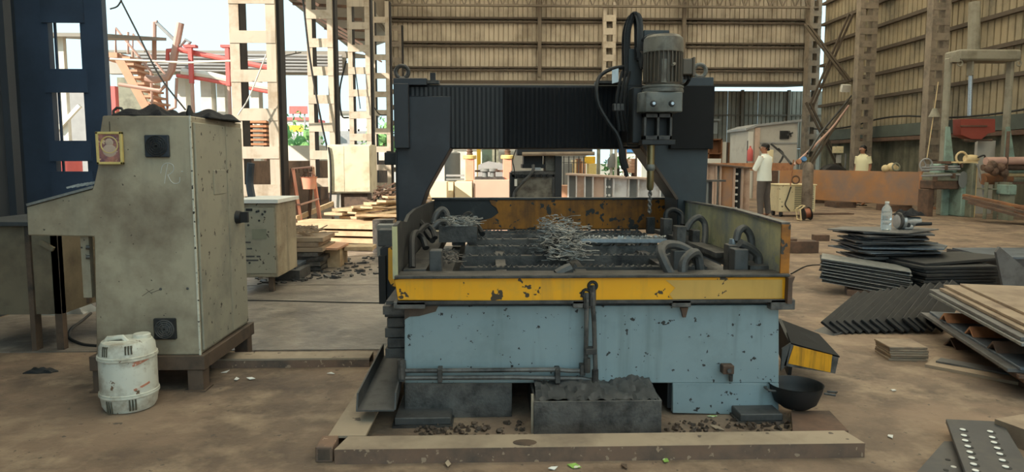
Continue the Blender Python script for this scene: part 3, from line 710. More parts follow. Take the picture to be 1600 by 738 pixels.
hose([(652, 366, 4.1), (666, 353, 4.3), (676, 360, 4.3), (680, 372, 4.25)], .018, 'rubber')
hose([(870, 430, 3.56), (880, 424, 3.57), (892, 419, 3.58)], .03)
# pipes on the front
def fpipe(pts, r, m='greasy_steel'):
    return MB().tube([W(*p) for p in pts], r, 8).build('coolant_pipe', m, ma, 0, None)
YP = Y0-.01
pa = fpipe([(628, 580, YP), (760, 579, YP), (868, 578, YP), (890, 580, YP), (912, 580, YP), (915, 576, YP), (917, 470, YP-.01), (916, 462, YP)], .012)
pb = fpipe([(628, 591, YP), (800, 590, YP), (912, 592, YP), (928, 596, YP), (931, 590, YP), (928, 500, YP-.01), (925, 458, YP-.01), (926, 452, YP+.01)], .012)
def clip(p, px0, px1, py0, py1, d=.02):
    a, b = W(px0, py1, YP), W(px1, py0, YP)
    MB().box(a.x, b.x, YP-d, YF, a.z, b.z).build('pipe_clamp', 'dark_steel', p, .003)
clip(pa, 684, 691, 575, 597); clip(pa, 867, 875, 575, 598); clip(pa, 914, 932, 544, 553); clip(pa, 906, 914, 570, 586); clip(pa, 624, 633, 566, 596)
for px, py, y1 in ((916, 462, 482), (926, 450, 478)):
    MB().tube([W(px, py-4, YP+.005), W(px, y1, YP-.012)], .018, 8).build('pipe_union', 'dark_steel', pb)
    MB().torus(W(px, py-3, Y0-.012), .021, .008, Matrix.Rotation(R(90), 3, 'X'), 14, 6).build('grommet', 'rubber', pb)
MB().tube([W(917, 560, YP-.015), W(917, 582, YP-.015)], .018, 8).build('pipe_union', 'dark_steel', pa)
MB().tube([W(930, 578, YP-.015), W(930, 598, YP-.015)], .017, 8).build('pipe_union', 'dark_steel', pb)
MB().tube([W(626, 562, YP-.005), W(628, 592, YP-.005)], .02, 8).build('pipe_union', 'greasy_steel', pa)
# bolt block and lug on the blue panel
bb = MB().box(X(1133), X(1151), YF-.05, YF, Z(587), Z(573)).build('bolt_block', 'rust_brown', ma, .004)
MB().cyl(W(1140, 580, YF-.05), W(1140, 580, YF-.075), .012, .012, 6).build('bolt', 'dark_steel', bb)
MB().cyl(W(1142, 596, YF-.02), W(1142, 586, YF-.02), .01, .012, 8).build('stud', 'dark_steel', bb)
MB().prism(PZ([(1062, 480), (1074, 480), (1070, 495), (1066, 495)], YF), YF-.02, YF).build('lifting_lug', 'rust_brown', ma)
# ribs on the left: way cover and carriage
wc = MB()
for i in range(5):
    z0 = W(610, 560-16*i, Y0+.15).z; z1 = W(610, 545-16*i, Y0+.15).z
    ins = .012 if i % 2 else 0
    wc.box(W(601, 500, Y0+.15).x+ins, xl+.0, Y0+.15, Y0+1.9, z0, z1)
wc.build('way_cover', 'dark_steel', ma, .003)
MB().box(W(598, 478, Y0+.12).x, xl+.02, Y0+.12, Y0+1.9, W(600, 492, Y0+.12).z, W(600, 479, Y0+.12).z).build('rail_cap', 'greasy_steel', ma)
# ------------------------------------------------------------------ gantry
YG = 5.3
def GX(px, Y=YG): return W(px, 200, Y).x
def GZ(py, Y=YG): return W(800, py, Y).z
gx0, gx1 = GX(617), GX(1112)
zbot = .34
lc = MB().prism([(gx0, zbot), (gx0, GZ(150)), (GX(705), GZ(150)), (GX(703), GZ(232)), (GX(664), GZ(300)), (GX(655), GZ(325)), (GX(655), zbot)], YG+.02, YG+.42).build('gantry_column', 'column_slate', ma, .006, 'dark slate left gantry column with a sloping gusset')
MB().box(gx0+.0, gx0+.012, YG, YG+.02, zbot, GZ(235)).build('edge_bar', 'machine_black', lc)
rc = MB().prism([(gx1-.03, zbot), (gx1-.01, GZ(150)), (GX(1000), GZ(150)), (GX(1004), GZ(232)), (GX(1062), GZ(312)), (GX(1066), zbot)], YG+.02, YG+.42).build('gantry_column', 'machine_blue', ma, .006, 'blue grey right gantry column with a sloping gusset')
MB().bar((GX(1003), YG+.03, GZ(228)), (GX(1062), YG+.03, GZ(312)), .035, .02, (1, 0, 0)).build('gusset_edge', 'base_brown', rc)
# carriages beside the bed
c0 = MB().prism([(GX(590, 5.15), .27), (GX(590, 5.15), GZ(388, 5.15)), (GX(600, 5.15), GZ(384, 5.15)), (GX(625, 5.15), GZ(384, 5.15)), (GX(625, 5.15), .27)], 5.15, 5.9).build('carriage', 'bellows_black', ma, .005)
MB().prism(PZ([(607, 388), (618, 384), (618, 448), (612, 446), (607, 436)], 5.14), 5.125, 5.15).build('yellow_guard', 'yellow_paint', c0)
MB().box(GX(588, 5.2), GX(622, 5.2), 5.17, 5.3, GZ(384, 5.2), GZ(358, 5.2)).build('drive_housing', 'hose_grey', c0, .006)
MB().box(GX(589, 5.15), GX(600, 5.15), 5.1, 5.15, .28, GZ(398, 5.15)).build('way_wiper', 'rubber', c0)
MB().box(TR+.045, TR+.24, 5.15, 5.9, .27, .8).build('carriage', 'bellows_black', ma, .005)
MB().box(GX(598), GX(617), YG+.05, YG+.25, GZ(258), GZ(238)).build('sensor_box', 'rubber', ma, .006)
MB().cyl((GX(604), YG+.1, GZ(256)), (GX(604), YG+.1, GZ(236)), .02, .02, 8).build('sensor', 'dark_steel', ma)
# beam and bellows
bm_ = MB().box(gx0, gx1, YG+.08, YG+.5, GZ(232), GZ(131)).build('gantry_beam', 'machine_black', ma, .005)
MB().box(gx0-.005, GX(668), YG-.02, YG+.3, GZ(134), GZ(123)).build('beam_cap', 'column_slate', ma, .004)
MB().box(GX(1058), gx1, YG-.02, YG+.3, GZ(134), GZ(120)).build('beam_cap', 'machine_blue', ma, .004)
MB().box(gx0, GX(640), YG-.05, YG+.08, GZ(232), GZ(132)).build('beam_end_plate', 'column_slate', ma, .004)
MB().box(GX(1046), gx1, YG-.05, YG+.08, GZ(233), GZ(134)).build('beam_end_plate', 'soot', ma, .004)
mb = MB(); xs_ = GX(640); n = 50; q = (GX(985)-xs_)/n
poly = []
for i in range(n):
    amp = .022 if i > 20 else .006
    poly += [(xs_+q*i, YG+.03), (xs_+q*(i+.5), YG+.03-amp)]
poly += [(xs_+q*n, YG+.03), (xs_+q*n, YG+.08), (xs_, YG+.08)]
mb.prism(poly, GZ(231), GZ(136), 'Z').build('bellows', 'bellows_black', ma, 0, 'black folded bellows along the beam')
MB().box(GX(930), GX(990), YG-.06, YG+.08, GZ(131), GZ(127)).build('cable_tray', 'dark_steel', ma)
for px, py in ((627, 111), (1097, 107)):
    e = MB().torus((GX(px), YG+.1, GZ(py)), .048, .016, Matrix.Rotation(R(90), 3, 'X'), 22, 8).build('lifting_eye', 'dark_steel' if px < 800 else 'gear_grey', ma)
    MB().lathe([(.035, 0), (.035, .02), (.02, .03)], (GX(px), YG+.1, GZ(py+13)-.005), 12).build('eye_collar', 'dark_steel', e)
MB().box(GX(672), GX(680), YG+.05, YG+.1, GZ(126), GZ(113)).build('limit_switch', 'rubber', ma)
MB().box(GX(667), GX(686), YG+.03, YG+.12, GZ(130), GZ(125)).build('switch_base', 'dark_steel', ma)
# ------------------------------------------------------------------ drilling head
YH = 4.85                      # motor axis depth
def HX(px, Y=YH): return W(px, 150, Y).x
def HZ(py, Y=YH): return W(1030, py, Y).z
sl = MB().box(HX(981, 5.05), HX(1003, 5.05), 5.05, 5.22, HZ(228, 5.05), HZ(76, 5.05)).build('slide_column', 'machine_blue', ma, .004)
MB().box(HX(980, 5.04), HX(1050, 5.04), 5.03, 5.24, HZ(224, 5.04), HZ(133, 5.04)).build('head_plate', 'machine_black', ma, .004)
hd = MB().box(HX(990), HX(1049), YH+.02, 5.04, HZ(224), HZ(136)).build('drill_head', 'machine_black', ma, .006)
for px, py in ((987, 140), (992, 182), (987, 222), (1045, 222)):
    MB().cyl((HX(px, 5.02), 5.03, HZ(py, 5.02)), (HX(px, 5.02), 5.0, HZ(py, 5.02)), .014, .014, 6).build('bolt', 'dark_steel', hd)
xm = HX(1035); rm = HX(1064)-xm
mo = MB().lathe([(rm*.9, HZ(133)), (rm*.9, HZ(82))], (xm, YH, 0), 28).build('motor', 'motor_fin', ma, 0, 'finned electric drill motor')
mb = MB()
for k in range(28):
    a = 2*math.pi*k/28
    mb.bar((xm+math.cos(a)*rm*.93, YH+math.sin(a)*rm*.93, HZ(130)), (xm+math.cos(a)*rm*.93, YH+math.sin(a)*rm*.93, HZ(83)), .007, .03, (math.cos(a), math.sin(a), 0))
mb.build('cooling_fin', 'motor_fin', mo); 
MB().lathe([(rm*1.02, HZ(84)), (rm*1.05, HZ(83)), (rm*1.05, HZ(66)), (rm*1.02, HZ(61)), (rm*.86, HZ(56.5)), (rm*.5, HZ(55)), (.01, HZ(55))], (xm, YH, 0), 32).build('fan_cover', 'motor_grey', mo)
tb = MB().box(HX(1062), HX(1078), YH-.06, YH+.07, HZ(118), HZ(93)).build('terminal_box', 'motor_fin', mo, .006)
MB().box(HX(1077), HX(1081), YH-.07, YH+.08, HZ(121), HZ(91)).build('box_lid', 'motor_fin', tb, .004)
for px in (1070, 1076): MB().cyl((HX(px), YH, HZ(118)), (HX(px), YH, HZ(124)), .012, .012, 8).build('gland', 'rubber', tb)
MB().cyl((HX(1046), YH-rm*.9, HZ(103)), (HX(1041), YH-rm*1.15, HZ(106)), .011, .011, 8).build('eye_bolt', 'motor_grey', mo)
MB().box(HX(1026), HX(1034), YH-rm*.99, YH-rm*.9, HZ(132), HZ(96)).build('name_plate', 'motor_grey', mo)
rf = HX(1067)-xm
MB().lathe([(rf*.96, HZ(146)), (rf, HZ(145)), (rf, HZ(141)), (rf*.97, HZ(140.5)), (rf*.97, HZ(139)), (rf, HZ(138)), (rf, HZ(135.5)), (rf*.9, HZ(134))], (xm, YH, 0), 32).build('motor_flange', 'gear_grey', ma)
gb = MB().prism([(HX(1003), YH-.13), (HX(1059), YH-.13), (HX(1059), YH+.1), (HX(996), YH+.1), (HX(996), YH-.06)], HZ(177), HZ(146), 'Z').build('gearbox', 'gear_grey', ma, .006)
for px in (1021, 1050):
    b = MB().cyl((HX(px, YH-.13), YH-.13, HZ(162, YH-.13)), (HX(px, YH-.13), YH-.142, HZ(162, YH-.13)), .022, .018, 14).build('bolt_washer', 'dark_steel', gb)
    MB().cyl((HX(px, YH-.13), YH-.142, HZ(162, YH-.13)), (HX(px, YH-.13), YH-.155, HZ(162, YH-.13)), .011, .011, 6).build('bolt_head', 'bright_steel', gb)
sf = MB()
a0, a1, b0, b1 = HX(1004), HX(1048), HZ(219), HZ(178)
sf.box(a0, a1, YH-.06, YH+.03, b1-.03, b1).box(a0, a1, YH-.06, YH+.03, b0, b0+.03)
for x in (a0, (a0+a1)/2-.008, a1-.018): sf.box(x, x+.018, YH-.06, YH+.03, b0, b1)
sf.build('spindle_frame', 'dark_steel', ma, .003)
MB().box(HX(1000), HX(1052), YH-.09, YH+.03, HZ(227), HZ(219)).build('head_foot', 'machine_black', ma, .004)
xs2 = HX(1017)
MB().lathe([(HX(1023)-xs2, HZ(264)), (HX(1023)-xs2, HZ(226))], (xs2, YH-.03, 0), 20).build('spindle', 'brass_steel', ma, 0, 'dark bronze spindle sleeve')
MB().lathe([(.024, HZ(267)), (.032, HZ(264)), (.032, HZ(260)), (.027, HZ(257))], (xs2, YH-.03, 0), 20).build('spindle_collar', 'gear_grey', ma)
MB().lathe([(.018, HZ(297)), (.025, HZ(292)), (.025, HZ(267))], (xs2, YH-.03, 0), 20).build('chuck', 'brass_steel', ma)
mb = MB(); zz0, zz1 = HZ(336), HZ(296); n = 30; vs_ = []; fs = []
for i in range(n+1):
    t = i/n; z = zz1+(zz0-zz1)*t; tw = t*2*math.pi*2.3; r = .015*(1 if t < .9 else max(.05, (1-t)/.1))
    for k in range(8):
        a = 2*math.pi*k/8; rr = r*(1 if k % 4 < 2 else .62); vs_.append((xs2+rr*math.cos(a+tw), YH-.03+rr*math.sin(a+tw), z))
for i in range(n):
    for k in range(8): fs.append((i*8+k, i*8+(k+1) % 8, (i+1)*8+(k+1) % 8, (i+1)*8+k))
mb.add(vs_, fs).build('drill_bit', 'greasy_steel', ma, 0, 'twisted steel drill bit')
# cable chain
ch = thing('cable_chain', None, None, (0, 0, 0)); del ch
co = bpy.data.objects['cable_chain']; bpy.data.objects.remove(co)
ptsc = smooth_pts([W(979, 120, 5.12), W(978, 70, 5.1), W(980, 45, 5.08), W(986, 28, 5.06), W(992, 24, 5.04), W(997, 34, 5.02), W(998, 60, 5.0), W(998, 92, 5.0)], 5)
cc = MB().tube(ptsc, .008, 6).build('cable_chain', 'rubber', ma, 0, 'black arched cable chain above the head')
for i in range(len(ptsc)-1):
    d = (ptsc[i+1]-ptsc[i]); c = (ptsc[i+1]+ptsc[i])/2
    mb = MB()
    for s in (-.045, .045): mb.bar(ptsc[i]+Vector((0, s, 0))-d*.1, ptsc[i+1]+Vector((0, s, 0))+d*.1, .008, .045, (1, 0, 0))
    mb.bar(c+Vector((0, -.05, 0)), c+Vector((0, .05, 0)), .012, .05, d)
    mb.build('chain_link', 'rubber', cc)
MB().box(HX(1000, 5.1), HX(1040, 5.1), 5.02, 5.16, HZ(66, 5.1), HZ(50, 5.1)).build('junction_box', 'machine_blue', ma, .006)
for k, pts in enumerate([[(998, 70, 5.0), (1005, 62, 4.95), (1015, 56, 4.95), (1024, 54, 4.95)], [(996, 74, 4.98), (1000, 92, 4.96), (1004, 108, 4.95)], [(999, 80, 4.97), (1004, 85, 4.94), (1003, 106, 4.93)], [(1078, 122, YH), (1070, 132, 4.95), (1050, 134, 5.02)]]):
    MB().tube(smooth_pts([W(*p) for p in pts], 5), .013, 6).build('motor_cable', 'rubber', ma)
MB().tube(smooth_pts([W(*p) for p in [(978, 104, 5.1), (955, 108, 5.08), (937, 120, 5.05), (932, 140, 5.0), (936, 165, 4.98), (950, 190, 4.97), (964, 210, 4.96), (971, 230, 4.95), (974, 255, 4.95), (980, 276, 4.95)]], 6), .014, 8).build('air_hose', 'rubber', ma, 0, 'grey hose looping down beside the drilling head')
MB().tube(smooth_pts([W(*p) for p in [(972, 232, 4.945), (973, 248, 4.945), (977, 264, 4.945)]], 4), .027, 8).build('hose_sleeve', 'rubber', ma)
for k, x in enumerate((966, 972, 978)):
    MB().tube(smooth_pts([W(x+6, 112, 5.04), W(x, 140, 5.0), W(x-3, 165, 4.99), W(x+2, 205, 5.0)], 5), .012, 6).build('control_cable', 'rubber', ma)
MB().box(HX(958, 5.0), HX(976, 5.0), 4.98, 5.04, HZ(174, 5), HZ(162, 5)).build('valve_block', 'dark_steel', ma, .005)
lp_ = MB().prism(PZ([(956, 110), (966, 107), (966, 128), (956, 131)], 5.0), 4.99, 5.0).build('label_plate', 'aluminium', ma)
# ------------------------------------------------------------------ swarf, workpiece
def swarf(c, d, n, lb, m='bright_steel', name='metal_swarf', r=.0028, rise=.5):
    mb = MB()
    for i in range(n):
        p = Vector((c[0]+random.uniform(-1, 1)*d[0], c[1]+random.uniform(-1, 1)*d[1], c[2]+random.random()**2*d[2]))
        pts = []; a = random.uniform(0, 6.28); L_ = random.uniform(.05, .13); cu = random.uniform(-9, 9); t = Vector((math.cos(a), math.sin(a), random.uniform(-.5, rise)))
        for k in range(5):
            pts.append(p.copy()); a += cu*.16; t = Vector((math.cos(a), math.sin(a), t.z*.8+random.uniform(-.2, .2))); p = p+t.normalized()*L_/4
            p.z = max(p.z, c[2]-.0)
        mb.tube(pts, r, 3)
    o = mb.build(name, m); return tag(o, lb, 'swarf', None, 'stuff')
sw = W(878, 396, 4.3); swarf((sw.x, 4.35, .772), (.11, .42, .2), 620, 'heap of tangled curled steel swarf in the middle of the tank', 'plate_silver', r=.0022)
swarf((sw.x, 4.45, .772), (.1, .3, .1), 160, 'dark oily swarf under the bright heap', 'plate_black', r=.0035)
wq = W(716, 365, 4.72)
single('steel_workpiece', MB().box(wq.x-.13, wq.x+.13, 4.69, 5.0, .79, .9), 'dark_steel', 'dark steel block heaped with swarf at the tank left', 'workpiece')
swarf((wq.x, 4.85, .902), (.12, .14, .05), 200, 'fine bright swarf strewn on the dark block at the tank left', 'plate_silver', r=.0025, rise=.2)
swarf((W(700, 400, 4.1).x, 4.0, .772), (.05, .12, .05), 50, 'small tuft of swarf beside the left grey clamp block', 'greasy_steel')
a, b = W(893, 372, 4.72), W(1036, 378, 4.72)
wp = thing('drilled_strip', 'bright silver steel strip lying across the support bars', 'workpiece', ((a.x+b.x)/2, 4.72, .8))
MB().prism([(a.x, 4.66), (b.x, 4.62), (b.x, 4.72), (a.x+.03, 4.82)], .79, .815, 'Z').build('strip', 'bright_steel', wp)
mb = MB()
for i in range(60):
    x = a.x+(b.x-a.x)*random.random(); mb.cbox((x, 4.7+random.uniform(-.03, .05), .82), (random.uniform(.008, .03), .01, random.uniform(.008, .025)), (random.random(), random.random(), random.random()*3))
tag(mb.build('burr', 'plate_silver', wp), kind='stuff')
# ================================================================== AROUND THE MACHINE BASE
Zc = .068
fa, fb = G(525, 722), G(1355, 719)
cu = thing('channel_curb', 'long pale steel channel lying in front of the machine', 'channel', ((fa.x+fb.x)/2, 3.3, 0))
yc = (fa.y+fb.y)/2
yr = G(900, 678, Zc).y
MB().prism([(fa.x, yc), (fb.x, yc), (fb.x-.02, yr), (fa.x+.03, yr)], Zc-.012, Zc, 'Z').build('web', 'channel_tan', cu)
MB().box(fa.x, fb.x, yc-.002, yc+.012, .0, Zc-.001).build('flange', 'channel_face', cu)
MB().box(fa.x+.03, fb.x-.02, yr-.012, yr, 0, Zc-.013).build('flange', 'channel_face', cu)
for px in (820,):
    q = G(px, 692 if px < 900 else 684, Zc)
    MB().lathe([(.045, Zc), (.05, Zc+.0015), (.01, Zc+.003)], (q.x, q.y, 0), 16, None, 0, 1.1, .7).build('weld_scar', 'base_brown', cu)
q0, q1 = G(492, 725), G(519, 725)
tb = thing('tube_offcut', 'short square steel tube butted against the front channel end', 'tube', ((q0.x+q1.x)/2, q0.y, 0))
MB().box(q0.x, q1.x, q0.y+.01, q0.y+.14, 0, Zc+.005).build('tube_body', 'channel_face', tb, .004)
MB().box(q0.x+.012, q1.x-.012, q0.y+.008, q0.y+.0101, .012, Zc-.006).build('tube_mouth', 'base_brown', tb)
l0, l1, l2, l3 = G(513, 681, Zc), G(571, 681, Zc), G(620, 540, Zc), G(597, 540, Zc)
lcub = thing('channel_rail', 'pale steel channel running back along the machine left side', 'channel', (l0.x, 4, 0))
w_ = (l1.x-l0.x)
MB().prism([(l0.x, l0.y), (l1.x, l1.y), (l0.x+w_+.06, 6.0), (l0.x+.06, 6.0)], Zc-.012, Zc-.001, 'Z').build('web', 'channel_tan', lcub)
MB().prism([(l0.x, l0.y), (l0.x+.012, l0.y), (l0.x+.072, 6.0), (l0.x+.06, 6.0)], 0, Zc-.012, 'Z').build('flange', 'channel_face', lcub)
q0, q1, q2, q3 = G(1242, 679, .05), G(1329, 676, .05), G(1296, 642, .05), G(1236, 642, .05)
single('deck_plate', MB().prism([(q0.x, q0.y+.02), (q1.x, q1.y+.02), (q2.x, q2.y), (q3.x, q3.y)], .03, .05, 'Z'), 'rust_brown', 'brown steel plate on the floor under the black pan', 'plate')
single('deck_packing', MB().box(q3.x+.02, q2.x-.1, q2.y-.25, q2.y-.05, 0, .03), 'dark_steel', 'dark packing bar under the brown deck plate', 'bar')
q0 = G(330, 576, 0); q1 = G(579, 571, 0)
fbm = thing('floor_channel', 'pale channel bar on the floor between console and machine', 'channel', ((q0.x+q1.x)/2, q0.y, 0))
MB().box(q0.x, q1.x, q0.y, q0.y+.16, .05, .062).build('web', 'channel_tan', fbm)
MB().box(q0.x, q1.x, q0.y, q0.y+.012, 0, .05).build('flange', 'channel_face', fbm)
MB().box(q0.x, q1.x, q0.y+.148, q0.y+.16, 0, .05).build('flange', 'channel_face', fbm)
# swarf bin under the bed
q0, q1 = G(834, 680), G(1035, 680)
yb0 = q0.y+.005; zbn = W(930, 627, yb0).z
bn = thing('swarf_bin', 'grey steel box full of dark swarf pushed under the bed', 'bin', ((q0.x+q1.x)/2, yb0, 0))
MB().box(q0.x, q1.x, yb0, yb0+.012, 0, zbn).build('front_panel', 'greasy_steel', bn, .002)
for x in (q0.x, q1.x-.012): MB().box(x, x+.012, yb0+.012, yb0+.55, 0, zbn).build('side_panel', 'greasy_steel', bn)
MB().box(q0.x, q1.x, yb0+.54, yb0+.55, 0, zbn).build('back_panel', 'greasy_steel', bn)
MB().box(q0.x+.012, q1.x-.012, yb0+.012, yb0+.54, 0, .02).build('bottom', 'greasy_steel', bn)
MB().box(q0.x-.012, q0.x, yb0+.01, yb0+.03, 0, zbn+.03).build('corner_strip', 'channel_tan', bn)
mb = MB(); nx, ny = 40, 20
for j in range(ny+1):
    for i in range(nx+1):
        mb.v.append(Vector((q0.x+.013+(q1.x-q0.x-.026)*i/nx, yb0+.013+.52*j/ny, zbn-.012+random.uniform(0, .022)+.055*math.sin(math.pi*j/ny)*(.75+.25*math.sin(i*.31+j*.4)))))
for j in range(ny):
    for i in range(nx): mb.f.append((j*(nx+1)+i, j*(nx+1)+i+1, (j+1)*(nx+1)+i+1, (j+1)*(nx+1)+i))
tag(mb.build('swarf_fill', 'hose_grey', None), 'dark broken swarf filling the box under the bed', 'swarf', None, 'stuff')
# rubble under the bed
mb = MB()
for i in range(420):
    x = random.uniform(X(640), X(1230)); y = random.uniform(yr+.03, yr+.32); s = random.uniform(.004, .02)
    if q0.x-.03 < x < q1.x+.03: continue
    mb.cbox((x, y, s*.4), (s*1.5, s, s), (random.random(), random.random(), random.random()*3))
tag(mb.build('rubble', 'base_brown'), 'loose dirt and metal crumbs on the floor under the bed', 'debris', None, 'stuff')
# left chute (channel-shaped tray)
yt0, yt1 = 3.3, 4.1
ct = thing('chip_chute', 'long grey open tray sloping beside the machine left', 'tray', (W(590, 640, yt0).x, 4.0, .1))
A, B = W(556, 640, yt0), W(616, 645, yt0)
A2, B2 = W(598, 555, yt1), W(636, 555, yt1)
zt0, zt1 = W(590, 641, yt0).z, W(610, 556, yt1).z
MB().add([(A.x, yt0, zt0), (B.x, yt0, zt0), (B2.x, yt1, zt1), (A2.x, yt1, zt1), (A.x, yt0, zt0-.008), (B.x, yt0, zt0-.008), (B2.x, yt1, zt1-.008), (A2.x, yt1, zt1-.008)],
         [(0, 1, 2, 3), (7, 6, 5, 4), (0, 4, 5, 1), (1, 5, 6, 2), (2, 6, 7, 3), (3, 7, 4, 0)]).build('tray_floor', 'hose_grey', ct)
for (p, q) in (((A.x, yt0, zt0), (A2.x, yt1, zt1)), ((B.x, yt0, zt0), (B2.x, yt1, zt1))):
    hh = .075
    MB().add([p, q, (q[0], q[1], q[2]+hh), (p[0], p[1]+.03, p[2]+hh), (p[0]+.008, p[1], p[2]), (q[0]+.008, q[1], q[2]), (q[0]+.008, q[1], q[2]+hh), (p[0]+.008, p[1]+.03, p[2]+hh)],
             [(0, 1, 2, 3), (7, 6, 5, 4), (0, 3, 7, 4), (3, 2, 6, 7), (1, 5, 6, 2), (0, 4, 5, 1)]).build('tray_side', 'hose_grey', ct)
# right chute with a yellow end
yq = 3.9
rcu = thing('swarf_chute', 'dark sloping chute with a tilted yellow end plate, right of the machine', 'chute', W(1265, 585, yq))
MB().prism(PZ([(1236, 537), (1311, 557), (1305, 584), (1225, 572)], yq), yq, yq+.012).build('end_plate', 'greasy_steel', rcu)
MB().prism(PZ([(1240, 540), (1300, 555), (1297, 582), (1231, 568)], yq), yq-.004, yq+.002).build('yellow_face', 'yellow_dark', rcu, 0, 'bright yellow scratched face')
pa_, pb_ = W(1236, 536, yq), W(1312, 557, yq)
pc, pd = W(1222, 500, yq+.55), W(1275, 522, yq+.55)
MB().add([pa_, pb_, pd+Vector((0.02, 0, 0)), pc, pa_-Vector((0, 0, .008)), pb_-Vector((0, 0, .008)), pd-Vector((-.02, 0, .008)), pc-Vector((0, 0, .008))],
         [(0, 1, 2, 3), (7, 6, 5, 4), (0, 4, 5, 1), (1, 5, 6, 2), (2, 6, 7, 3), (3, 7, 4, 0)]).build('chute_top', 'soot', rcu)  # painted near black for the shade inside the trough
MB().prism(PZ([(1236, 536), (1222, 545), (1220, 580), (1228, 572)], yq), yq, yq+.01).build('end_flap', 'hose_grey', rcu)
MB().bar(W(1236, 566, yq+.1), W(1216, 520, yq+.45), .02, .2).build('chute_side', 'machine_black', rcu)
# black pan
yp = 3.5; pc_ = W(1243, 620, yp); rp_ = (W(1284, 615, yp).x-W(1205, 615, yp).x)/2; zc = .05
pn = thing('iron_pan', 'round black iron pan with side handles on the brown plate', 'pan', (pc_.x, yp, zc))
MB().lathe([(.01, 0), (rp_*.5, .002), (rp_*.78, .03), (rp_*.95, .09), (rp_, .125), (rp_*1.03, .128), (rp_*.98, .122), (rp_*.92, .09), (rp_*.74, .036), (rp_*.48, .012), (.01, .01)], (pc_.x, yp, zc), 28).build('bowl', 'rubber', pn)
for s in (1,):
    hx = pc_.x+rp_*.82
    MB().tube([(hx, yp-rp_*.62, zc+.1), (hx+.05, yp-rp_*.72, zc+.095), (hx+.075, yp-rp_*.5, zc+.1), (hx+.03, yp-rp_*.4, zc+.1)], .006, 6).build('handle', 'hose_grey', pn)
    MB().tube([(pc_.x-rp_*.9, yp-.04, zc+.1), (pc_.x-rp_*1.15, yp-.03, zc+.1), (pc_.x-rp_*1.15, yp+.03, zc+.1), (pc_.x-rp_*.9, yp+.04, zc+.1)], .006, 6).build('handle', 'hose_grey', pn)
# ================================================================== CONTROL CONSOLE
YC = 4.0
fpx = [(160, 183), (300, 181), (312, 553), (150, 546), (147, 370), (43, 368), (41, 323), (143, 296), (146, 290), (153, 258), (156, 205)]
con = thing('control_console', 'tall cream steel control console with a sloping desk, on a brown base frame', 'cabinet', (W(230, 550, YC).x, 4.4, 0))
xrc = W(306, 400, YC).x
pl = PZ(fpx, YC)
pl[1] = (xrc, pl[1][1]); pl[2] = (xrc, W(306, 555, YC).z); pl[3] = (pl[3][0], pl[2][1]); pl[0] = (pl[0][0], pl[1][1])
MB().prism(pl, YC, 4.8).build('body', 'console_paint', con, .006)
zb_, zt_ = pl[2][1], pl[1][1]
# right side: two door leaves
for y0, y1 in ((YC+.03, YC+.48), (YC+.49, 4.77)):
    MB().box(xrc, xrc+.014, y0, y1, zb_+.02, zt_-.035).build('door', 'console_side', con, .003)
MB().box(xrc-.004, xrc+.006, YC-.004, YC+.006, zb_, zt_-.0).build('edge_strip', 'chip_edge', con)
MB().box(xrc+.013, xrc+.019, YC+.26, YC+.44, W(328, 308, YC).z, W(328, 267, YC).z).build('door_plate', 'console_side', con, .002)
kx = xrc+.014; kz = W(362, 340, 4.6).z
kn = MB().cyl((kx, 4.62, kz), (kx+.03, 4.62, kz), .045, .04, 14).build('door_knob', 'rubber', con)
MB().cbox((kx+.05, 4.62, kz), (.05, .03, .07)).build('knob_grip', 'rubber', kn)
def fan(px0, px1, py0, py1, m='navy_sheet'):
    a, b = W(px0, py1, YC), W(px1, py0, YC); c = (a+b)/2; hw = (b.x-a.x)/2; hh = (b.z-a.z)/2
    f = MB().box(a.x, b.x, YC-.02, YC, a.z, b.z).build('fan_vent', m, con, .005)
    mb = MB(); rx = Matrix.Rotation(R(90), 3, 'X')
    for k in (.3, .48, .66, .84): mb.torus((c.x, YC-.022, c.z), hw*k, .004, rx, 24, 5)
    for k in range(8):
        a_ = k*math.pi/4+.39
        mb.bar((c.x, YC-.022, c.z), (c.x+math.cos(a_)*hw*.88, YC-.022, c.z+math.sin(a_)*hh*.88), .006, .006)
    mb.build('fan_guard', 'rubber' if m != 'rubber' else 'hose_grey', f)
    MB().cyl((c.x, YC-.024, c.z), (c.x, YC-.018, c.z), hw*.2, hw*.2, 14).build('fan_hub', 'hose_grey', f)
fan(229, 265, 211, 246); fan(243, 276, 497, 530, 'rubber')
# chalk mark R and its flourish
mb = MB()
for pts in ([(251, 271), (254, 259), (262, 255), (270, 258), (271, 266), (266, 272), (262, 274)], [(262, 256), (259, 272), (257, 287)], [(262, 273), (267, 283), (273, 287), (280, 285), (281, 277)], [(283, 268), (286, 268)]):
    mb.tube(smooth_pts([W(p[0], p[1], YC-.001) for p in pts], 5), .0022, 4)
mb.build('chalk_mark', 'chalk', con)
mb = MB()
for pts in ([(222, 463), (232, 456), (240, 452)], [(228, 452), (238, 460)], [(236, 458), (252, 452)]):
    mb.tube([W(p[0], p[1], YC-.0005) for p in pts], .0012, 4)
mb.build('scratch', 'base_brown', con)
for px, py in ((251, 452), (293, 451)): MB().cyl(W(px, py, YC), W(px, py, YC-.006), .008, .006, 8).build('screw_head', 'dark_steel', con)
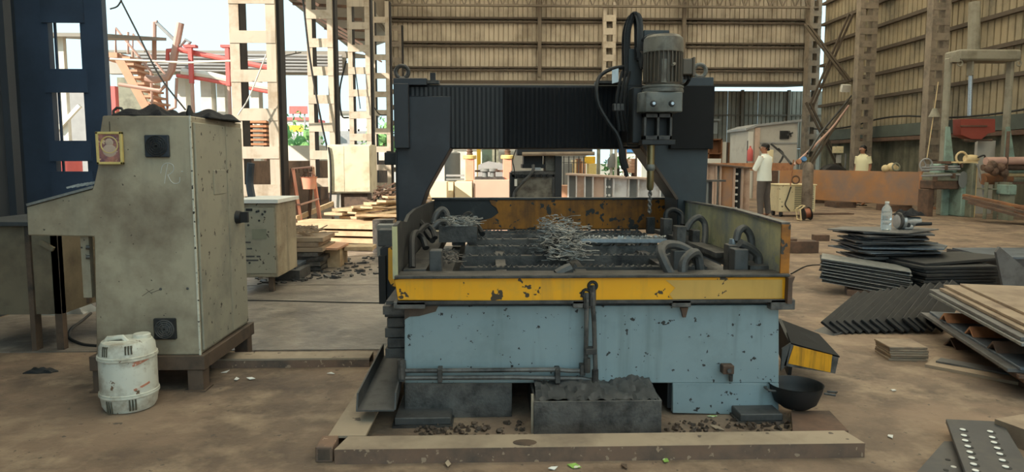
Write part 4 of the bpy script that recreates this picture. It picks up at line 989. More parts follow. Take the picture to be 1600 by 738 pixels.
# desk top plate
da, db = W(43, 322, YC), W(146, 294, YC)
MB().bar((da.x-.0, 4.4, da.z+.006), (db.x, 4.4, db.z+.006), .82, .014).build('desk_lid', 'plate_silver', con)
MB().box(W(128, 420, YC+.05).x, W(141, 420, YC+.05).x, YC+.05, YC+.09, W(135, 468, YC).z, W(135, 370, YC).z).build('door_leaf', 'console_paint', con)
for py in (387, 402): MB().cyl(W(140, py, YC+.04), W(134, py, YC+.03), .012, .012, 8).build('hinge', 'dark_steel', con)
fx0 = W(150, 560, YC).x
MB().box(fx0-.03, xrc+.03, YC-.02, YC+.05, zb_-.085, zb_).build('base_rail', 'base_brown', con, .003)
MB().box(fx0-.03, xrc+.03, 4.76, 4.83, zb_-.085, zb_).build('base_rail', 'base_brown', con, .003)
for x in (fx0-.03, xrc-.02): MB().box(x, x+.05, YC+.05, 4.76, zb_-.085, zb_).build('base_rail', 'base_brown', con, .003)
for x in (fx0-.02, xrc-.075):
    for yy in (YC-.01, 4.73): MB().box(x, x+.09, yy, yy+.09, 0, zb_-.085).build('leg', 'base_brown', con, .003)
for x in (fx0-.02, xrc-.075):
    for yy in (YC-.01, 4.73): MB().box(x-.015, x+.105, yy-.015, yy+.105, 0, .008).build('foot_plate', 'base_brown', con)
# framed picture hanging on the console
a, b = W(152, 257, YC-.02), W(190, 206, YC-.02)
fr = thing('framed_picture', 'small gilt framed red devotional style print hung on the console', 'picture', ((a.x+b.x)/2, YC-.02, a.z))
mb = MB(); w = .014
mb.box(a.x, b.x, YC-.026, YC-.006, a.z, a.z+w).box(a.x, b.x, YC-.026, YC-.006, b.z-w, b.z).box(a.x, a.x+w, YC-.026, YC-.006, a.z, b.z).box(b.x-w, b.x, YC-.026, YC-.006, a.z, b.z)
mb.build('frame', 'frame_gold', fr, .002)
pm = mat('print_red', (176, 120, 104), .5, 0, .35, 30, chips=((214, 186, 150), .4, 40), dirt=((110, 78, 96), .5, 22))
MB().box(a.x+w, b.x-w, YC-.02, YC-.012, a.z+w, b.z-w).build('print', pm, fr)
mb = MB(); cx_ = (a.x+b.x)/2; hz = b.z-a.z
mb.ball((cx_, YC-.02, a.z+hz*.68), .022, 12, 6, (1, .1, 1)).ball((cx_, YC-.02, a.z+hz*.42), .036, 12, 6, (1.1, .08, 1)).build('print_figure', 'girder_pink', fr)
MB().torus((cx_, YC-.02, a.z+hz*.6), .046, .004, Matrix.Rotation(R(90), 3, 'X'), 20, 5).build('print_halo', 'frame_gold', fr)
MB().tube([(cx_, YC-.008, b.z-.004), (cx_, YC-.006, W(175, 190, YC).z)], .002, 4).build('hanging_wire', 'rubber', fr)
# cloth and hook on top
cz = zt_
def rag(name, c, d, lb, n=22, amp=.03, m='cloth_black', cat='cloth'):
    mb = MB()
    for j in range(n+1):
        for i in range(n+1):
            u, v = i/n*2-1, j/n*2-1; rr = max(abs(u), abs(v)); ang = math.atan2(v, u); k = 1+.16*math.sin(ang*3+1)+.08*math.sin(ang*7)
            h = max(0, (1-rr**3))*d[2]*(.55+.45*math.sin(u*5+1)*math.cos(v*4+.5))+.006+random.uniform(0, amp*.25)*(1-rr)
            mb.v.append(Vector((c[0]+u*d[0]*k, c[1]+v*d[1]*k, c[2]+h)))
    m_ = n+1
    for j in range(n):
        for i in range(n): mb.f.append((j*m_+i, j*m_+i+1, (j+1)*m_+i+1, (j+1)*m_+i))
    for j in range(n+1):
        pass
    o = len(mb.v); mb.v += [Vector((p.x, p.y, c[2])) for p in mb.v[:o]]
    for j in range(n):
        for i in range(n): mb.f.append(tuple(q+o for q in (j*m_+i, (j+1)*m_+i, (j+1)*m_+i+1, j*m_+i+1)))
    for i in range(n):
        mb.f += [(i, i+1, o+i+1, o+i), (n*m_+i+1, n*m_+i, o+n*m_+i, o+n*m_+i+1), ((i+1)*m_, i*m_, o+i*m_, o+(i+1)*m_), (i*m_+n, (i+1)*m_+n, o+(i+1)*m_+n, o+i*m_+n)]
    return single(name, mb, m, lb, cat)
q = W(226, 180, YC+.1); rag('black_rag', (q.x, YC+.2, cz), (.13, .17, .07), 'crumpled black rag lying on the console top')
q = W(318, 180, YC+.3); rag('black_jacket', (q.x-.02, YC+.45, cz), (.11, .28, .06), 'long crumpled black cloth along the right edge of the console top')
q = W(296, 172, YC+.15); single('dark_bottle', MB().lathe([(.018, 0), (.02, .03), (.012, .05), (.008, .07)], (q.x, YC+.15, cz), 12), 'rubber', 'small dark bottle standing between the two black cloths', 'bottle')
q = W(186, 180, YC+.06)
hk = thing('steel_shackle', 'rusty ring hook lying at the console top left', 'hook', (q.x, YC+.06, cz))
MB().tube([(q.x-.03, YC+.06, cz+.008), (q.x-.03, YC+.06, cz+.03), (q.x-.01, YC+.06, cz+.048), (q.x+.015, YC+.06, cz+.045), (q.x+.028, YC+.06, cz+.025), (q.x+.06, YC+.06, cz+.012)], .008, 8).build('ring', 'dark_steel', hk)
MB().ball((q.x-.005, YC+.06, cz+.012), .016, 10, 6).build('pin', 'rust_orange', hk)
mb = MB()
for i in range(9):
    p = W(104+i*5, 297-i*.8, YC+.1); mb.bar((p.x, YC+.1+.02*(i % 3), p.z+.012), (p.x+.05, YC+.14, p.z+.03), .014, .01)
single('hand_tool', mb, 'plate_silver', 'jumble of small tools on the sloping console desk', 'tools')
# ================================================================== JERRYCAN
jq = G(202, 650); jc = Vector((W(202, 600, jq.y+.14).x, jq.y+.14, 0)); jr = .143
je = thing('plastic_drum', 'dirty white plastic drum with two moulded bands beside the console', 'drum', jc)
S = .43/127
prof = [(jr*.55, 0), (jr*.86, .004), (jr*.95, .03), (jr*1.0, .085), (jr*1.0, .1), (jr, .31), (jr*.98, .33), (jr*.96, .375), (jr*.86, .4), (jr*.6, .408), (.01, .408)]
prof = [(a, b*.94) for a, b in prof]
MB().lathe(prof, jc, 40).build('drum_body', 'jerry_white', je)
for z in (.092, .293):
    MB().lathe([(jr*.99, z-.012), (jr*1.045, z-.007), (jr*1.045, z+.002), (jr*1.01, z+.004), (jr*1.035, z+.006), (jr*1.035, z+.011), (jr*.99, z+.014)], jc, 40).build('moulded_band', 'jerry_white', je)
for a_, z0, z1 in ((-1.95, .315, .368), (-1.05, .325, .37), (-1.85, .01, .075), (-1.0, .02, .08)):
    mb = MB()
    for d in (-.05, 0, .05):
        mb.bar(jc+Vector((math.cos(a_+d*2)*jr*.975, math.sin(a_+d*2)*jr*.975, z0)), jc+Vector((math.cos(a_+d*2)*jr*(.94 if z0 > .2 else .99), math.sin(a_+d*2)*jr*(.94 if z0 > .2 else .99), z1)), .006, .01)
    mb.build('grip_rib', 'jerry_dark', je)
for z in (.272, .262, .13):
    mb = MB()
    for k in range(6):
        a1 = -.95+k*.1; a2 = a1+.1; 
        mb.bar(jc+Vector((math.cos(a1)*jr, math.sin(a1)*jr, z+k*.004)), jc+Vector((math.cos(a2)*jr, math.sin(a2)*jr, z+(k+1)*.004)), .004, .011, (0, 0, 1))
    mb.build('red_print', 'jerry_red', je)
MB().lathe([(.04, .376), (.045, .38), (.045, .397), (.04, .403), (.01, .403)], jc+Vector((.065, .03, 0)), 20).build('cap', 'jerry_white', je)
MB().tube([jc+Vector((-.1, -.045, .365)), jc+Vector((-.075, -.045, .394)), jc+Vector((0, -.04, .4)), jc+Vector((.03, -.045, .37))], [.014, .014, .014, .014], 8).build('handle', 'jerry_white', je)
MB().cbox(jc+Vector((-.02, -.06, .372)), (.1, .045, .02), (.25, 0, 0)).build('handle_recess', 'jerry_dark', je)
# ================================================================== WORKBENCH AT LEFT
YW = 4.9
wb_ = thing('work_cabinet', 'low brown steel cabinet on legs at the far left wall', 'cabinet', (W(40, 500, YW).x, 5.2, 0))
a, b = W(-60, 340, YW), W(92, 340, YW)
MB().box(a.x, b.x, YW-.05, 5.7, W(0, 353, YW).z, W(0, 346, YW).z).build('top', 'desk_top', wb_, .004)
zt2, zb2 = W(0, 353, YW).z, W(0, 492, YW).z
MB().box(a.x, W(18, 0, YW).x, YW, 5.65, zb2, zt2).build('body', 'desk_tan', wb_)
MB().box(W(22, 0, YW).x, b.x-.02, YW, 5.65, zb2, zt2).build('body', 'desk_tan', wb_, .003)
MB().box(W(16, 0, YW).x, W(24, 0, YW).x, YW-.02, YW+.05, 0, zt2).build('leg', 'base_brown', wb_)
MB().box(b.x-.07, b.x-.02, YW, YW+.05, 0, zt2).build('leg', 'base_brown', wb_)
MB().box(b.x-.07, b.x-.02, 5.6, 5.65, 0, zt2).build('leg', 'base_brown', wb_)
MB().box(a.x, b.x, YW+.3, YW+.34, .28, .32).build('rail', 'base_brown', wb_)
q = W(75, 385, YW); MB().bar(q+Vector((-.04, -.02, .03)), q+Vector((.05, -.02, -.02)), .02, .03).build('latch', 'desk_tan', wb_)
sh_ = MB().box(W(94, 0, 5.1).x, W(150, 0, 5.1).x, 5.5, 5.56, 0, W(0, 350, 5.3).z)
single('dark_sheet', sh_, 'navy_sheet', 'dark sheet leaning in the gap between low cabinet and console', 'panel')  # dark sheet put in to paint the shade of the gap
q = W(100, 484, 4.95)
rag('plastic_sheet', (G(98, 492).x, G(98, 492).y+.1, 0), (.2, .14, .1), 'crumpled clear plastic sheet on the floor by the low cabinet', 16, .02, 'clear_film', 'plastic')
g = G(64, 582); rag('rubber_scrap', (g.x, g.y, 0), (.085, .03, .03), 'small black rubber scrap on the floor at left', 10, .01, 'rubber', 'scrap')
hq = [G(152, 541, .012), G(128, 538, .012), G(108, 528, .012), G(112, 514, .012), G(128, 502, .012), G(142, 490, .012)]
single('floor_hose', MB().tube(smooth_pts(hq, 6), .012, 8), 'rubber', 'black hose curving on the floor behind the console leg', 'hose')
# floor litter
def litter(px, py, s, m, lb, rz=None):
    g = G(px, py); mb = MB(); a = random.uniform(0, 3) if rz is None else rz
    pts = [Vector((math.cos(a+k*math.pi/2)*s*(1 if k % 2 else .45), math.sin(a+k*math.pi/2)*s*(1 if k % 2 else .45), .004+.012*random.random())) for k in range(4)]
    mb.add([Vector((g.x, g.y, 0))+p for p in pts]+[Vector((g.x, g.y, -.0))+p*.98-Vector((0, 0, .003)) for p in pts], [(0, 1, 2), (0, 2, 3), (6, 5, 4), (7, 6, 4), (0, 4, 5, 1), (1, 5, 6, 2), (2, 6, 7, 3), (3, 7, 4, 0)])
    return single('litter_scrap', mb, m, lb, 'litter')
for px, py, s, m, lb in [(352, 583, .03, 'paper_white', 'white paper scrap near the console leg'), (370, 594, .035, 'paper_white', 'folded white scrap in front of the floor channel'),
                         (392, 594, .03, 'paper_white', 'pale curled scrap right of the folded scrap'), (700, 728, .03, 'channel_tan', 'dry leaf before the front channel, left of middle'),
                         (864, 734, .026, 'paper_white', 'white scrap at the bottom edge before the front channel'), (897, 731, .035, 'paper_green', 'green and white wrapper before the front channel'),
                         (1040, 722, .032, 'paper_green', 'green wrapper leaning at the front channel face'), (1113, 652, .028, 'paper_green', 'green wrapper on the dirt under the bed right side'),
                         (1391, 684, .028, 'paper_white', 'white sliver on the bare floor right of the front channel'), (517, 586, .025, 'paper_white', 'tiny white scrap near the floor channel end'),
                         (1120, 671, .04, 'channel_tan', 'crumpled tan scrap under the bed right side'), (975, 731, .03, 'base_brown', 'dry brown leaf before the front channel'),
                         (1396, 612, .02, 'paper_white', 'tiny white chip on the floor below the small plate stack'), (733, 714, .035, 'base_brown', 'dry curled leaf against the front channel face'),
                         (560, 560, .02, 'paper_white', 'tiny white chip behind the floor channel'), (1240, 655, .03, 'paper_white', 'torn white paper on the brown deck plate')]:
    o = litter(px, py, s, m, lb)
    if 'deck plate' in lb: o.location.z += .05
# ================================================================== STEEL PLATES, RIGHT
def poly_plate(name, c, pts, t, m, label, group=None, rot=(0, 0, 0), cat='plate', bevel=0):
    mb = MB().prism(pts, 0, t, 'Z'); me = mb.mesh(name, m, None, bevel)
    o = bpy.data.objects.new(name, me); o.location = c; o.rotation_euler = rot; COL.objects.link(o)
    MW[o] = Matrix.Identity(4); return tag(o, label, cat, group)
def again(o, c, rot, label=None, m=None):
    d = o.copy(); COL.objects.link(d); d.location = c; d.rotation_euler = rot
    if label: d['label'] = label
    return d
# tall stack under the bottle
YS_ = 7.45; q = W(1383, 380, YS_); cx = q.x
shapes = [[(-.52, -.3), (.42, -.36), (.55, .1), (.3, .4), (-.5, .36)], [(-.55, -.26), (.56, -.3), (.5, .4), (-.45, .42)],
          [(-.42, -.34), (.36, -.38), (.52, -.1), (.5, .36), (-.5, .3)], [(-.5, -.36), (.2, -.42), (.58, -.12), (.52, .38), (-.48, .4)]]
tops = []
protos = [poly_plate('steel_plate', (cx, YS_, 0), s, .014, ['plate_dark', 'plate_grey', 'plate_blue', 'plate_dark'][k], 'x', 'plates of the tall stack') for k, s in enumerate(shapes)]
used = set()
zbase = .1; ztop = W(1400, 358, YS_).z
lay = []
z = zbase
while z < ztop-.02:
    hi = (z-zbase)/(ztop-zbase); lay.append(z); z += .018 if random.random() < .72 else .032
LST = 'thin dark steel plate in the tall ragged stack under the water bottle'
for i, z in enumerate(lay):
    k = random.randrange(4); low = z < zbase+.16
    c = (cx+random.uniform(-.07, .07)+(.03 if low else 0), YS_+random.uniform(-.06, .06), z); r = (random.uniform(-.01, .01), random.uniform(-.012, .012), random.uniform(-.25, .25))
    LST = 'thin dark plate, %s from the bottom in the tall ragged stack under the bottle' % ORD[i]
    if k in used: o = again(protos[k], c, r, LST)
    else: o = protos[k]; o.location = c; o.rotation_euler = r; o['label'] = LST; used.add(k)
    if low: o.scale = (.72, .8, 1)
for k in range(4):
    if k not in used: bpy.data.objects.remove(protos[k])
zt3 = lay[-1]+.02
topp = poly_plate('steel_plate', (cx-.02, YS_-.05, zt3), [(-.6, .12), (-.1, -.34), (.02, -.34), (.62, .06), (.5, .3), (-.3, .36)], .012, 'plate_grey', 'topmost wide grey plate of the tall stack, carrying bottle and grinder', 'plates of the tall stack')
for k, (dx, dy) in enumerate(((-.28, -.1), (.22, .05))):
    single('packing_block', MB().box(cx+dx-.06, cx+dx+.06, YS_-.25, YS_+.25, 0, .1), 'rust_brown', ['brown block under the tall plate stack, its left one', 'brown block under the tall plate stack, its right one'][k], 'block')
zt3 += .012
# water bottle
bq = W(1384, 362, YS_-.1); bb_ = thing('water_bottle', 'clear plastic water bottle standing on the tall plate stack', 'bottle', (bq.x, YS_-.1, zt3))
s_ = (W(1384, 315, YS_-.1).z-zt3)/.34; r_ = .056*s_*1.05
pr = [(r_*.8, 0), (r_, .01), (r_, .06), (r_*.93, .066), (r_, .075), (r_, .11), (r_*.93, .118), (r_, .126), (r_, .2), (r_*.95, .21), (r_, .22), (r_*.8, .265), (r_*.4, .3), (r_*.36, .305), (r_*.36, .32)]
MB().lathe([(a, b*s_) for a, b in pr], (bq.x, YS_-.1, zt3), 24).build('bottle_body', 'bottle_plastic', bb_)
MB().lathe([(r_*.4, .318*s_), (r_*.4, .34*s_)], (bq.x, YS_-.1, zt3), 16).build('bottle_cap', 'white_wall', bb_)
# angle grinder with black glove
gq = W(1416, 360, YS_); gr = thing('angle_grinder', 'silver angle grinder lying on the tall plate stack', 'grinder', (gq.x, YS_, zt3)); gx, gy = gq.x, YS_
rY = Matrix.Rotation(R(90), 3, 'Y')
MB().lathe([(.03, -.1), (.075, -.095), (.085, -.06), (.085, -.02), (.06, 0), (.055, .08), (.05, .16), (.03, .165)], (gx-.02, gy, zt3+.085), 18, rY).build('grinder_body', 'aluminium', gr)
MB().lathe([(.09, -.012), (.095, 0), (.09, .012)], (gx-.1, gy-.02, zt3+.095), 24, rY).build('wheel_guard', 'dark_steel', gr)
MB().cyl((gx+.08, gy-.03, zt3+.06), (gx+.24, gy-.06, zt3+.065), .022, .018, 10).build('side_handle', 'rubber', gr)
MB().box(gx-.06, gx+.05, gy-.06, gy+.06, zt3, zt3+.05).build('gear_foot', 'aluminium', gr, .012)
MB().cyl((gx-.02, gy-.07, zt3+.05), (gx-.02, gy-.05, zt3+.05), .025, .025, 14).build('motor_cap', 'rubber', gr)
rag('work_glove', (gx+.03, gy, zt3+.15), (.14, .08, .075), 'black glove draped over the silver angle grinder', 14, .03, 'cloth_black', 'glove')
# fanned bright sheets
YA = 6.8; q = W(1352, 440, YA)
o0 = None; LB = 'bright edged thin sheet, %s from the bottom of the slanting bundle'
for i in range(15):
    c = (q.x+.004*i+random.uniform(-.015, .015), YA+.01*i, .075+i*.0155); r = (.03+random.uniform(-.01, .01), R(7)+random.uniform(-.012, .012), R(-24)+random.uniform(-.05, .05))
    if o0 is None: o0 = poly_plate('steel_sheet', c, [(-.42, -.19), (.4, -.19), (.42, .19), (-.4, .19)], .008, 'plate_silver', LB % ORD[i], 'sheets of the slanting bundle', r, 'sheet')
    else:
        o = again(o0, c, r, LB % ORD[i])
        if i % 2: o.data = dark_sheet = o0.data.copy() if i == 1 else dark_sheet; dark_sheet.materials[0] = M['plate_black']
single('packing_block', MB().cbox((q.x-.06, YA-.02, .03), (.26, .3, .06), (0, 0, -.4)), 'rust_brown', 'brown block under the slanting bundle of bright sheets', 'block')
# black plate stack
YB_ = 6.75; q = W(1492, 445, YB_); o0 = None
for i in range(9):
    c = (q.x-.1+random.uniform(-.03, .03), YB_+.15+random.uniform(-.02, .02), .0+i*.034); r = (0, 0, R(8)+random.uniform(-.03, .03))
    if o0 is None: o0 = poly_plate('steel_plate', c, [(-.34, -.25), (.45, -.3), (.5, .25), (-.34, .3)], .028, 'plate_black', 'thick black plate, lowest in the square stack right of the bright bundle', 'plates of the black stack', r, 'plate', .003)
    else: again(o0, c, r, 'thick black plate, %s from the bottom of the square black stack' % ORD[i])
poly_plate('steel_plate', (q.x+.05, YB_+.3, .31), [(-.42, -.38), (.5, -.2), (.56, -.06), (.4, .3), (-.5, .25)], .03, 'plate_black', 'black bent topped plate lying askew on the black stack', 'plates of the black stack', (0, R(-2), 0), 'plate', .003)
poly_plate('steel_plate', (q.x-.1, YB_+.75, .33), [(-.35, -.2), (.5, -.3), (.5, .2), (-.2, .25)], .014, 'plate_blue', 'blue grey plate lying behind the black stack', None, (0, R(2), R(-8)))
single('packing_block', MB().box(q.x-.3, q.x+.4, YB_+.6, YB_+.95, 0, .31), 'plate_dark', 'dark block carrying the blue grey plate behind the black stack', 'block')
# leaning fan of black bars
o0 = None; N = 14; LB = 'black bar, %s from the left in the low fanned row before the stacks'
for i in range(N):
    a = G(1300+i*12.5, 523); c = (a.x+.27, a.y+.3, .1+.005*i)
    r = (R(34+i*.6), R(-10-.4*i), R(43+random.uniform(-2, 2)))
    if o0 is None: o0 = poly_plate('steel_bar', c, [(-.39, -.075), (.39, -.075), (.39, .075), (-.39, .075)], .022, 'plate_black', LB % ORD[i], 'fanned black bars', r, 'bar', .003)
    else: again(o0, c, r, LB % ORD[i])
a = G(1275, 524); poly_plate('steel_bar', (a.x+.42, a.y+.22, .035), [(-.42, -.09), (.42, -.09), (.42, .09), (-.42, .09)], .025, 'plate_dark', 'lone dark bar lying flat at the left end of the fanned row', None, (0, R(-9), R(26)), 'bar', .003)
# rusty long plates on the right
d_ = Vector((-.27, -.963, 0)); ang = math.atan2(d_.y, d_.x); nrm_ = Vector((-d_.y, d_.x, 0))
base = Vector((3.36, 5.15, 0))
def long_plate(name, off, side, z, L_, w, t, m, lb, group, tilt=0, cat='plate'):
    c = base+d_*(off+L_/2)+nrm_*(side+w/2)+Vector((0, 0, z))
    return poly_plate(name, c, [(-L_/2, -w/2), (L_/2, -w/2), (L_/2, w/2), (-L_/2, w/2)], t, m, lb, group, (0, tilt, ang), cat, .002)
for i, (off, side, z, m, t) in enumerate([(.02, .03, .1, 'rust_brown', .022), (.0, .01, .123, 'rust_brown', .02), (-.05, -.03, .144, 'plate_grey', .022), (-.02, .02, .167, 'plate_blue', .016)]):
    long_plate('long_plate', off, side, z, 1.5, .9, t, m, 'long rusty plate, %s from the bottom of the lower propped bundle' % ORD[i], 'lower bundle of long plates')
for i, (off, side, z, m, t, w) in enumerate([(.1, .12, .265, 'plate_grey', .02, .9), (.06, .08, .286, 'rust', .026, .9), (.02, .0, .314, 'plate_silver', .02, 1.0), (-.02, .01, .336, 'plate_grey', .022, 1.0), (.04, .06, .36, 'plate_tan', .02, .9)]):
    long_plate('long_plate', off, side, z, 1.5, w, t, m, 'long plate, %s from the bottom of the upper rusty bundle' % ORD[i], 'upper bundle of long plates')
long_plate('long_plate', .0, .1, .382, 1.5, .9, .018, 'plate_tan', 'topmost broad tan plate on the upper bundle of rusty stock', 'upper bundle of long plates')
long_plate('long_plate', .03, .2, .401, 1.2, .7, .016, 'plate_tan', 'short tan plate lying last on top of the rusty stock', 'upper bundle of long plates')
for k, (dx, dy) in enumerate(((.06, -.25), (-.2, -1.2))):
    single('packing_block', MB().box(base.x+dx, base.x+dx+.8, base.y+dy-.1, base.y+dy, 0, .1), 'rust_brown', ['brown bearer under the far end of the lower plate bundle', 'brown bearer under the near end of the lower plate bundle'][k], 'block')
def angle_iron(px, py, z, L_, lb, rz, m='rust_orange', s=.06, group=None):
    g = G(px, py, z); t = .012; n = Vector((math.cos(rz), math.sin(rz), 0)); ac = Vector((-n.y, n.x, 0)); mb = MB()
    c0 = Vector((g.x, g.y, z))
    pr = [(-s, 0), (0, s), (s, 0), (s-.017, 0), (0, s-.017), (-s+.017, 0)]
    vs0 = [c0+ac*p[0]+Vector((0, 0, p[1])) for p in pr]; vs1 = [v+n*L_ for v in vs0]
    mb.add(vs0+vs1, [(0, 1, 4, 5), (1, 2, 3, 4), (11, 10, 7, 6), (10, 9, 8, 7)]+[(i, (i+1) % 6, 6+(i+1) % 6, 6+i) for i in range(6)])
    return single('angle_iron', mb, m, lb, 'angle iron', group)
angle_iron(1474, 502, .184, .45, 'orange angle iron between the two plate bundles, farthest one', R(-8))
angle_iron(1514, 524, .184, .5, 'orange angle iron between the two plate bundles, middle one', R(-8))
angle_iron(1550, 548, .184, .5, 'brown angle iron between the two plate bundles, nearest one', R(-8), 'rust_brown')
angle_iron(1484, 543, .0, .6, 'brown angle iron on the floor under the lower bundle', R(2), 'rust_brown', .07)
angle_iron(1566, 584, .0, .6, 'pinkish angle iron on the floor at the right frame edge', R(-4), 'girder_pink', .07)
# small stack of squares
q = G(1425, 566); o0 = None
for i in range(6):
    c = (q.x+random.uniform(-.008, .008), q.y+.13+random.uniform(-.008, .008), i*.0165); r = (0, 0, R(-6)+random.uniform(-.06, .06))
    if o0 is None: o0 = poly_plate('square_plate', c, [(-.125, -.11), (.125, -.11), (.125, .11), (-.125, .11)], .014, 'plate_tan', 'small square rusty plate, lowest in the low pile on open floor', 'small square plates', r, 'plate', .002)
    else: again(o0, c, r, 'small square rusty plate, %s from the bottom of the low pile' % ORD[i])
poly_plate('square_plate', (q.x+.08, q.y+.26, 0), [(-.15, -.07), (.16, -.07), (.16, .07), (-.15, .07)], .012, 'rust_brown', 'flat brown plate lying under the edge of the small square pile', None, (0, 0, .1))
p0, p1, p2, p3 = G(1445, 574), G(1640, 612), G(1640, 596), G(1462, 562)
single('flat_bar', MB().prism([(p0.x, p0.y), (p1.x, p1.y), (p2.x, p2.y), (p3.x, p3.y)], 0, .02, 'Z'), 'plate_tan', 'wide flat tan bar lying on the floor right of the small pile', 'bar')
p0, p1, p2, p3 = G(1462, 567, .02), G(1640, 598, .02), G(1640, 592, .02), G(1470, 562, .02)
single('flat_bar', MB().prism([(p0.x, p0.y), (p1.x, p1.y), (p2.x, p2.y), (p3.x, p3.y)], .021, .032, 'Z'), 'plate_grey', 'narrow grey bar lying on the wide flat tan bar', 'bar')
# leaning dark plate at the right
q0, q1 = W(1522, 388, 6.6), W(1610, 450, 6.0)
single('leaning_plate', MB().prism([(q0.x, q0.z), (q0.x+.03, q0.z+.05), (q1.x+.5, q1.z-.12), (q1.x+.5, q1.z-.3), (q1.x, q1.z-.12)], 6.3, 6.33), 'plate_grey', 'grey plate leaning diagonally behind the black stack at right', 'plate')
q = W(1590, 405, 7.4)
single('plate_heap', MB().box(q.x-.4, q.x+.9, 7.1, 8.0, 0, .3), 'plate_dark', 'dark plate block behind the leaning grey plate', 'block')
poly_plate('steel_plate', (q.x+.1, 7.5, .302), [(-.6, -.4), (.7, -.4), (.7, .4), (-.5, .4)], .02, 'plate_blue', 'blue grey plate lying on the block at the right frame edge')
# drilled plates in the right foreground
zg = .075
p = [G(1478, 655, zg), G(1566, 659, zg), G(1632, 770, zg), G(1520, 770, zg)]
dp = thing('drilled_plate', 'dark drilled plate with two rows of bright holes, right foreground', 'plate', ((p[0].x+p[2].x)/2, (p[0].y+p[2].y)/2, zg))
MB().prism([(v.x, v.y) for v in p], zg-.02, zg, 'Z').build('plate_body', 'plate_dark', dp, .002)
hp = None
for row in ([(1504, 673), (1622, 790)], [(1548, 675), (1646, 760)]):
    pass
h1 = [(1504, 672), (1506, 681), (1508, 689), (1512, 698), (1515, 707), (1518, 716), (1521, 726), (1524, 736)]
h2 = [(1547, 675), (1550, 684), (1553, 692), (1558, 701), (1562, 710), (1566, 720), (1571, 730)]
for (a, b) in h1+h2:
    g = G(a, b, zg); mb = MB().lathe([(.0125, 0), (.0125, .003), (.008, .0035)], (0, 0, 0), 12)
    if hp is None:
        hp = MB().lathe([(.0125, 0), (.0125, .003), (.008, .0035)], g, 12).build('hole_plug', 'paper_white', dp, 0, 'bright white spot of a drilled hole'); g0 = g  # shallow white disc set on each drilled hole
        MB().lathe([(.018, .0), (.018, .0012)], g+Vector((0, -.01, 0)), 12).build('hole_rim', 'plate_black', hp); rim = hp.children[0]
    else:
        c = piece(hp, dp, g-g0); piece(rim, c)
p = [G(1475, 690, .03), G(1500, 690, .03), G(1560, 775, .03), G(1400, 775, .03)]
up = thing('drilled_plate', 'darker drilled plate lying under the one with bright holes', 'plate', (p[0].x, p[0].y, 0))
MB().prism([(v.x, v.y) for v in p], .008, .03, 'Z').build('plate_body', 'plate_dark', up)
for a, b in ((1490, 730), (1481, 719), (1478, 735)):
    MB().lathe([(.011, .03), (.011, .0315)], G(a, b, .03)-Vector((0, 0, .03)), 10).build('hole_rim', 'plate_black' if a != 1490 else 'paper_white', up)
single('packing_block', MB().box(G(1520, 690).x, G(1600, 690).x, G(1540, 690).y, G(1540, 676).y, 0, .054), 'rust_brown', 'brown block raising the drilled plate with bright holes', 'block')
q = G(1592, 700); single('wood_block', MB().cbox((q.x+.12, q.y, .05), (.25, .3, .1), (0, 0, .3)), 'plate_tan', 'tan block at the right frame edge beside the drilled plate', 'block')
# rusty box sections behind the tank corner
q0, q1 = G(1226, 396), G(1280, 396)
t = thing('box_section', 'rusty brown steel box section on the floor right of the tank', 'section', ((q0.x+q1.x)/2, q0.y+.2, 0))
MB().box(q0.x-.3, q1.x, q0.y, q0.y+.3, 0, .17).build('section_body', 'rust_brown', t, .004)
MB().box(q0.x-.3, q0.x+.2, q0.y+.05, q0.y+.3, .17, .2).build('section_cap', 'rust_brown', t)
q = G(1285, 377); single('channel_stub', MB().box(q.x-.12, q.x+.12, q.y, q.y+.14, 0, .1), 'rust_brown', 'short dark stub of steel beside the tall plate stack', 'section')
# ================================================================== MIDDLE RIGHT
# big orange plate girder
A_, B_ = Vector((W(1218, 280, 21.5).x, 21.5)), Vector((W(1438, 300, 17.4).x, 17.4))
dirv = (B_-A_).normalized(); nv = Vector((-dirv.y, dirv.x))
rp_t = thing('rusty_girder', 'long orange rusty plate girder standing on edge, before the far man', 'girder', ((A_.x+B_.x)/2, (A_.y+B_.y)/2, .26))
def wall_prism(a, b, th, z0a, z1a, z0b, z1b):
    n = Vector((-(b-a).y, (b-a).x)).normalized()*th
    return MB().add([(a.x, a.y, z0a), (b.x, b.y, z0b), (b.x+n.x, b.y+n.y, z0b), (a.x+n.x, a.y+n.y, z0a), (a.x, a.y, z1a), (b.x, b.y, z1b), (b.x+n.x, b.y+n.y, z1b), (a.x+n.x, a.y+n.y, z1a)],
                    [(3, 2, 1, 0), (4, 5, 6, 7), (0, 1, 5, 4), (1, 2, 6, 5), (2, 3, 7, 6), (3, 0, 4, 7)])
z0b, z1b = W(1438, 322, 17.4).z, W(1438, 269, 17.4).z; z0a, z1a = z0b, z1b+.02
wall_prism(A_, B_, .03, z0a, z1a, z0b, z1b).build('girder_web', 'rust_plate', rp_t)
for s in (0,):
    MB().box(B_.x-.02, B_.x+.04, B_.y-.06, B_.y+.1, z0b-.01, z1b+.01).build('end_flange', 'rust_orange', rp_t)
for f in (.12, .5, .86):
    c = A_.lerp(B_, f); single('timber_support', MB().box(c.x-.28, c.x+.28, c.y-.25, c.y+.45, 0, z0b-.01), 'rust_brown', {.12: 'brown block under the far end of the orange girder', .5: 'brown block under the middle of the orange girder', .86: 'brown block under the near end of the orange girder'}[f], 'block')
q = G(1300, 322); single('floor_channel', MB().box(q.x-.9, q.x+2.2, q.y+1.2, q.y+1.5, 0, .12), 'rust_brown', 'long brown channel on the floor behind the gas cylinder', 'channel')
q = G(1290, 336); mb = MB()
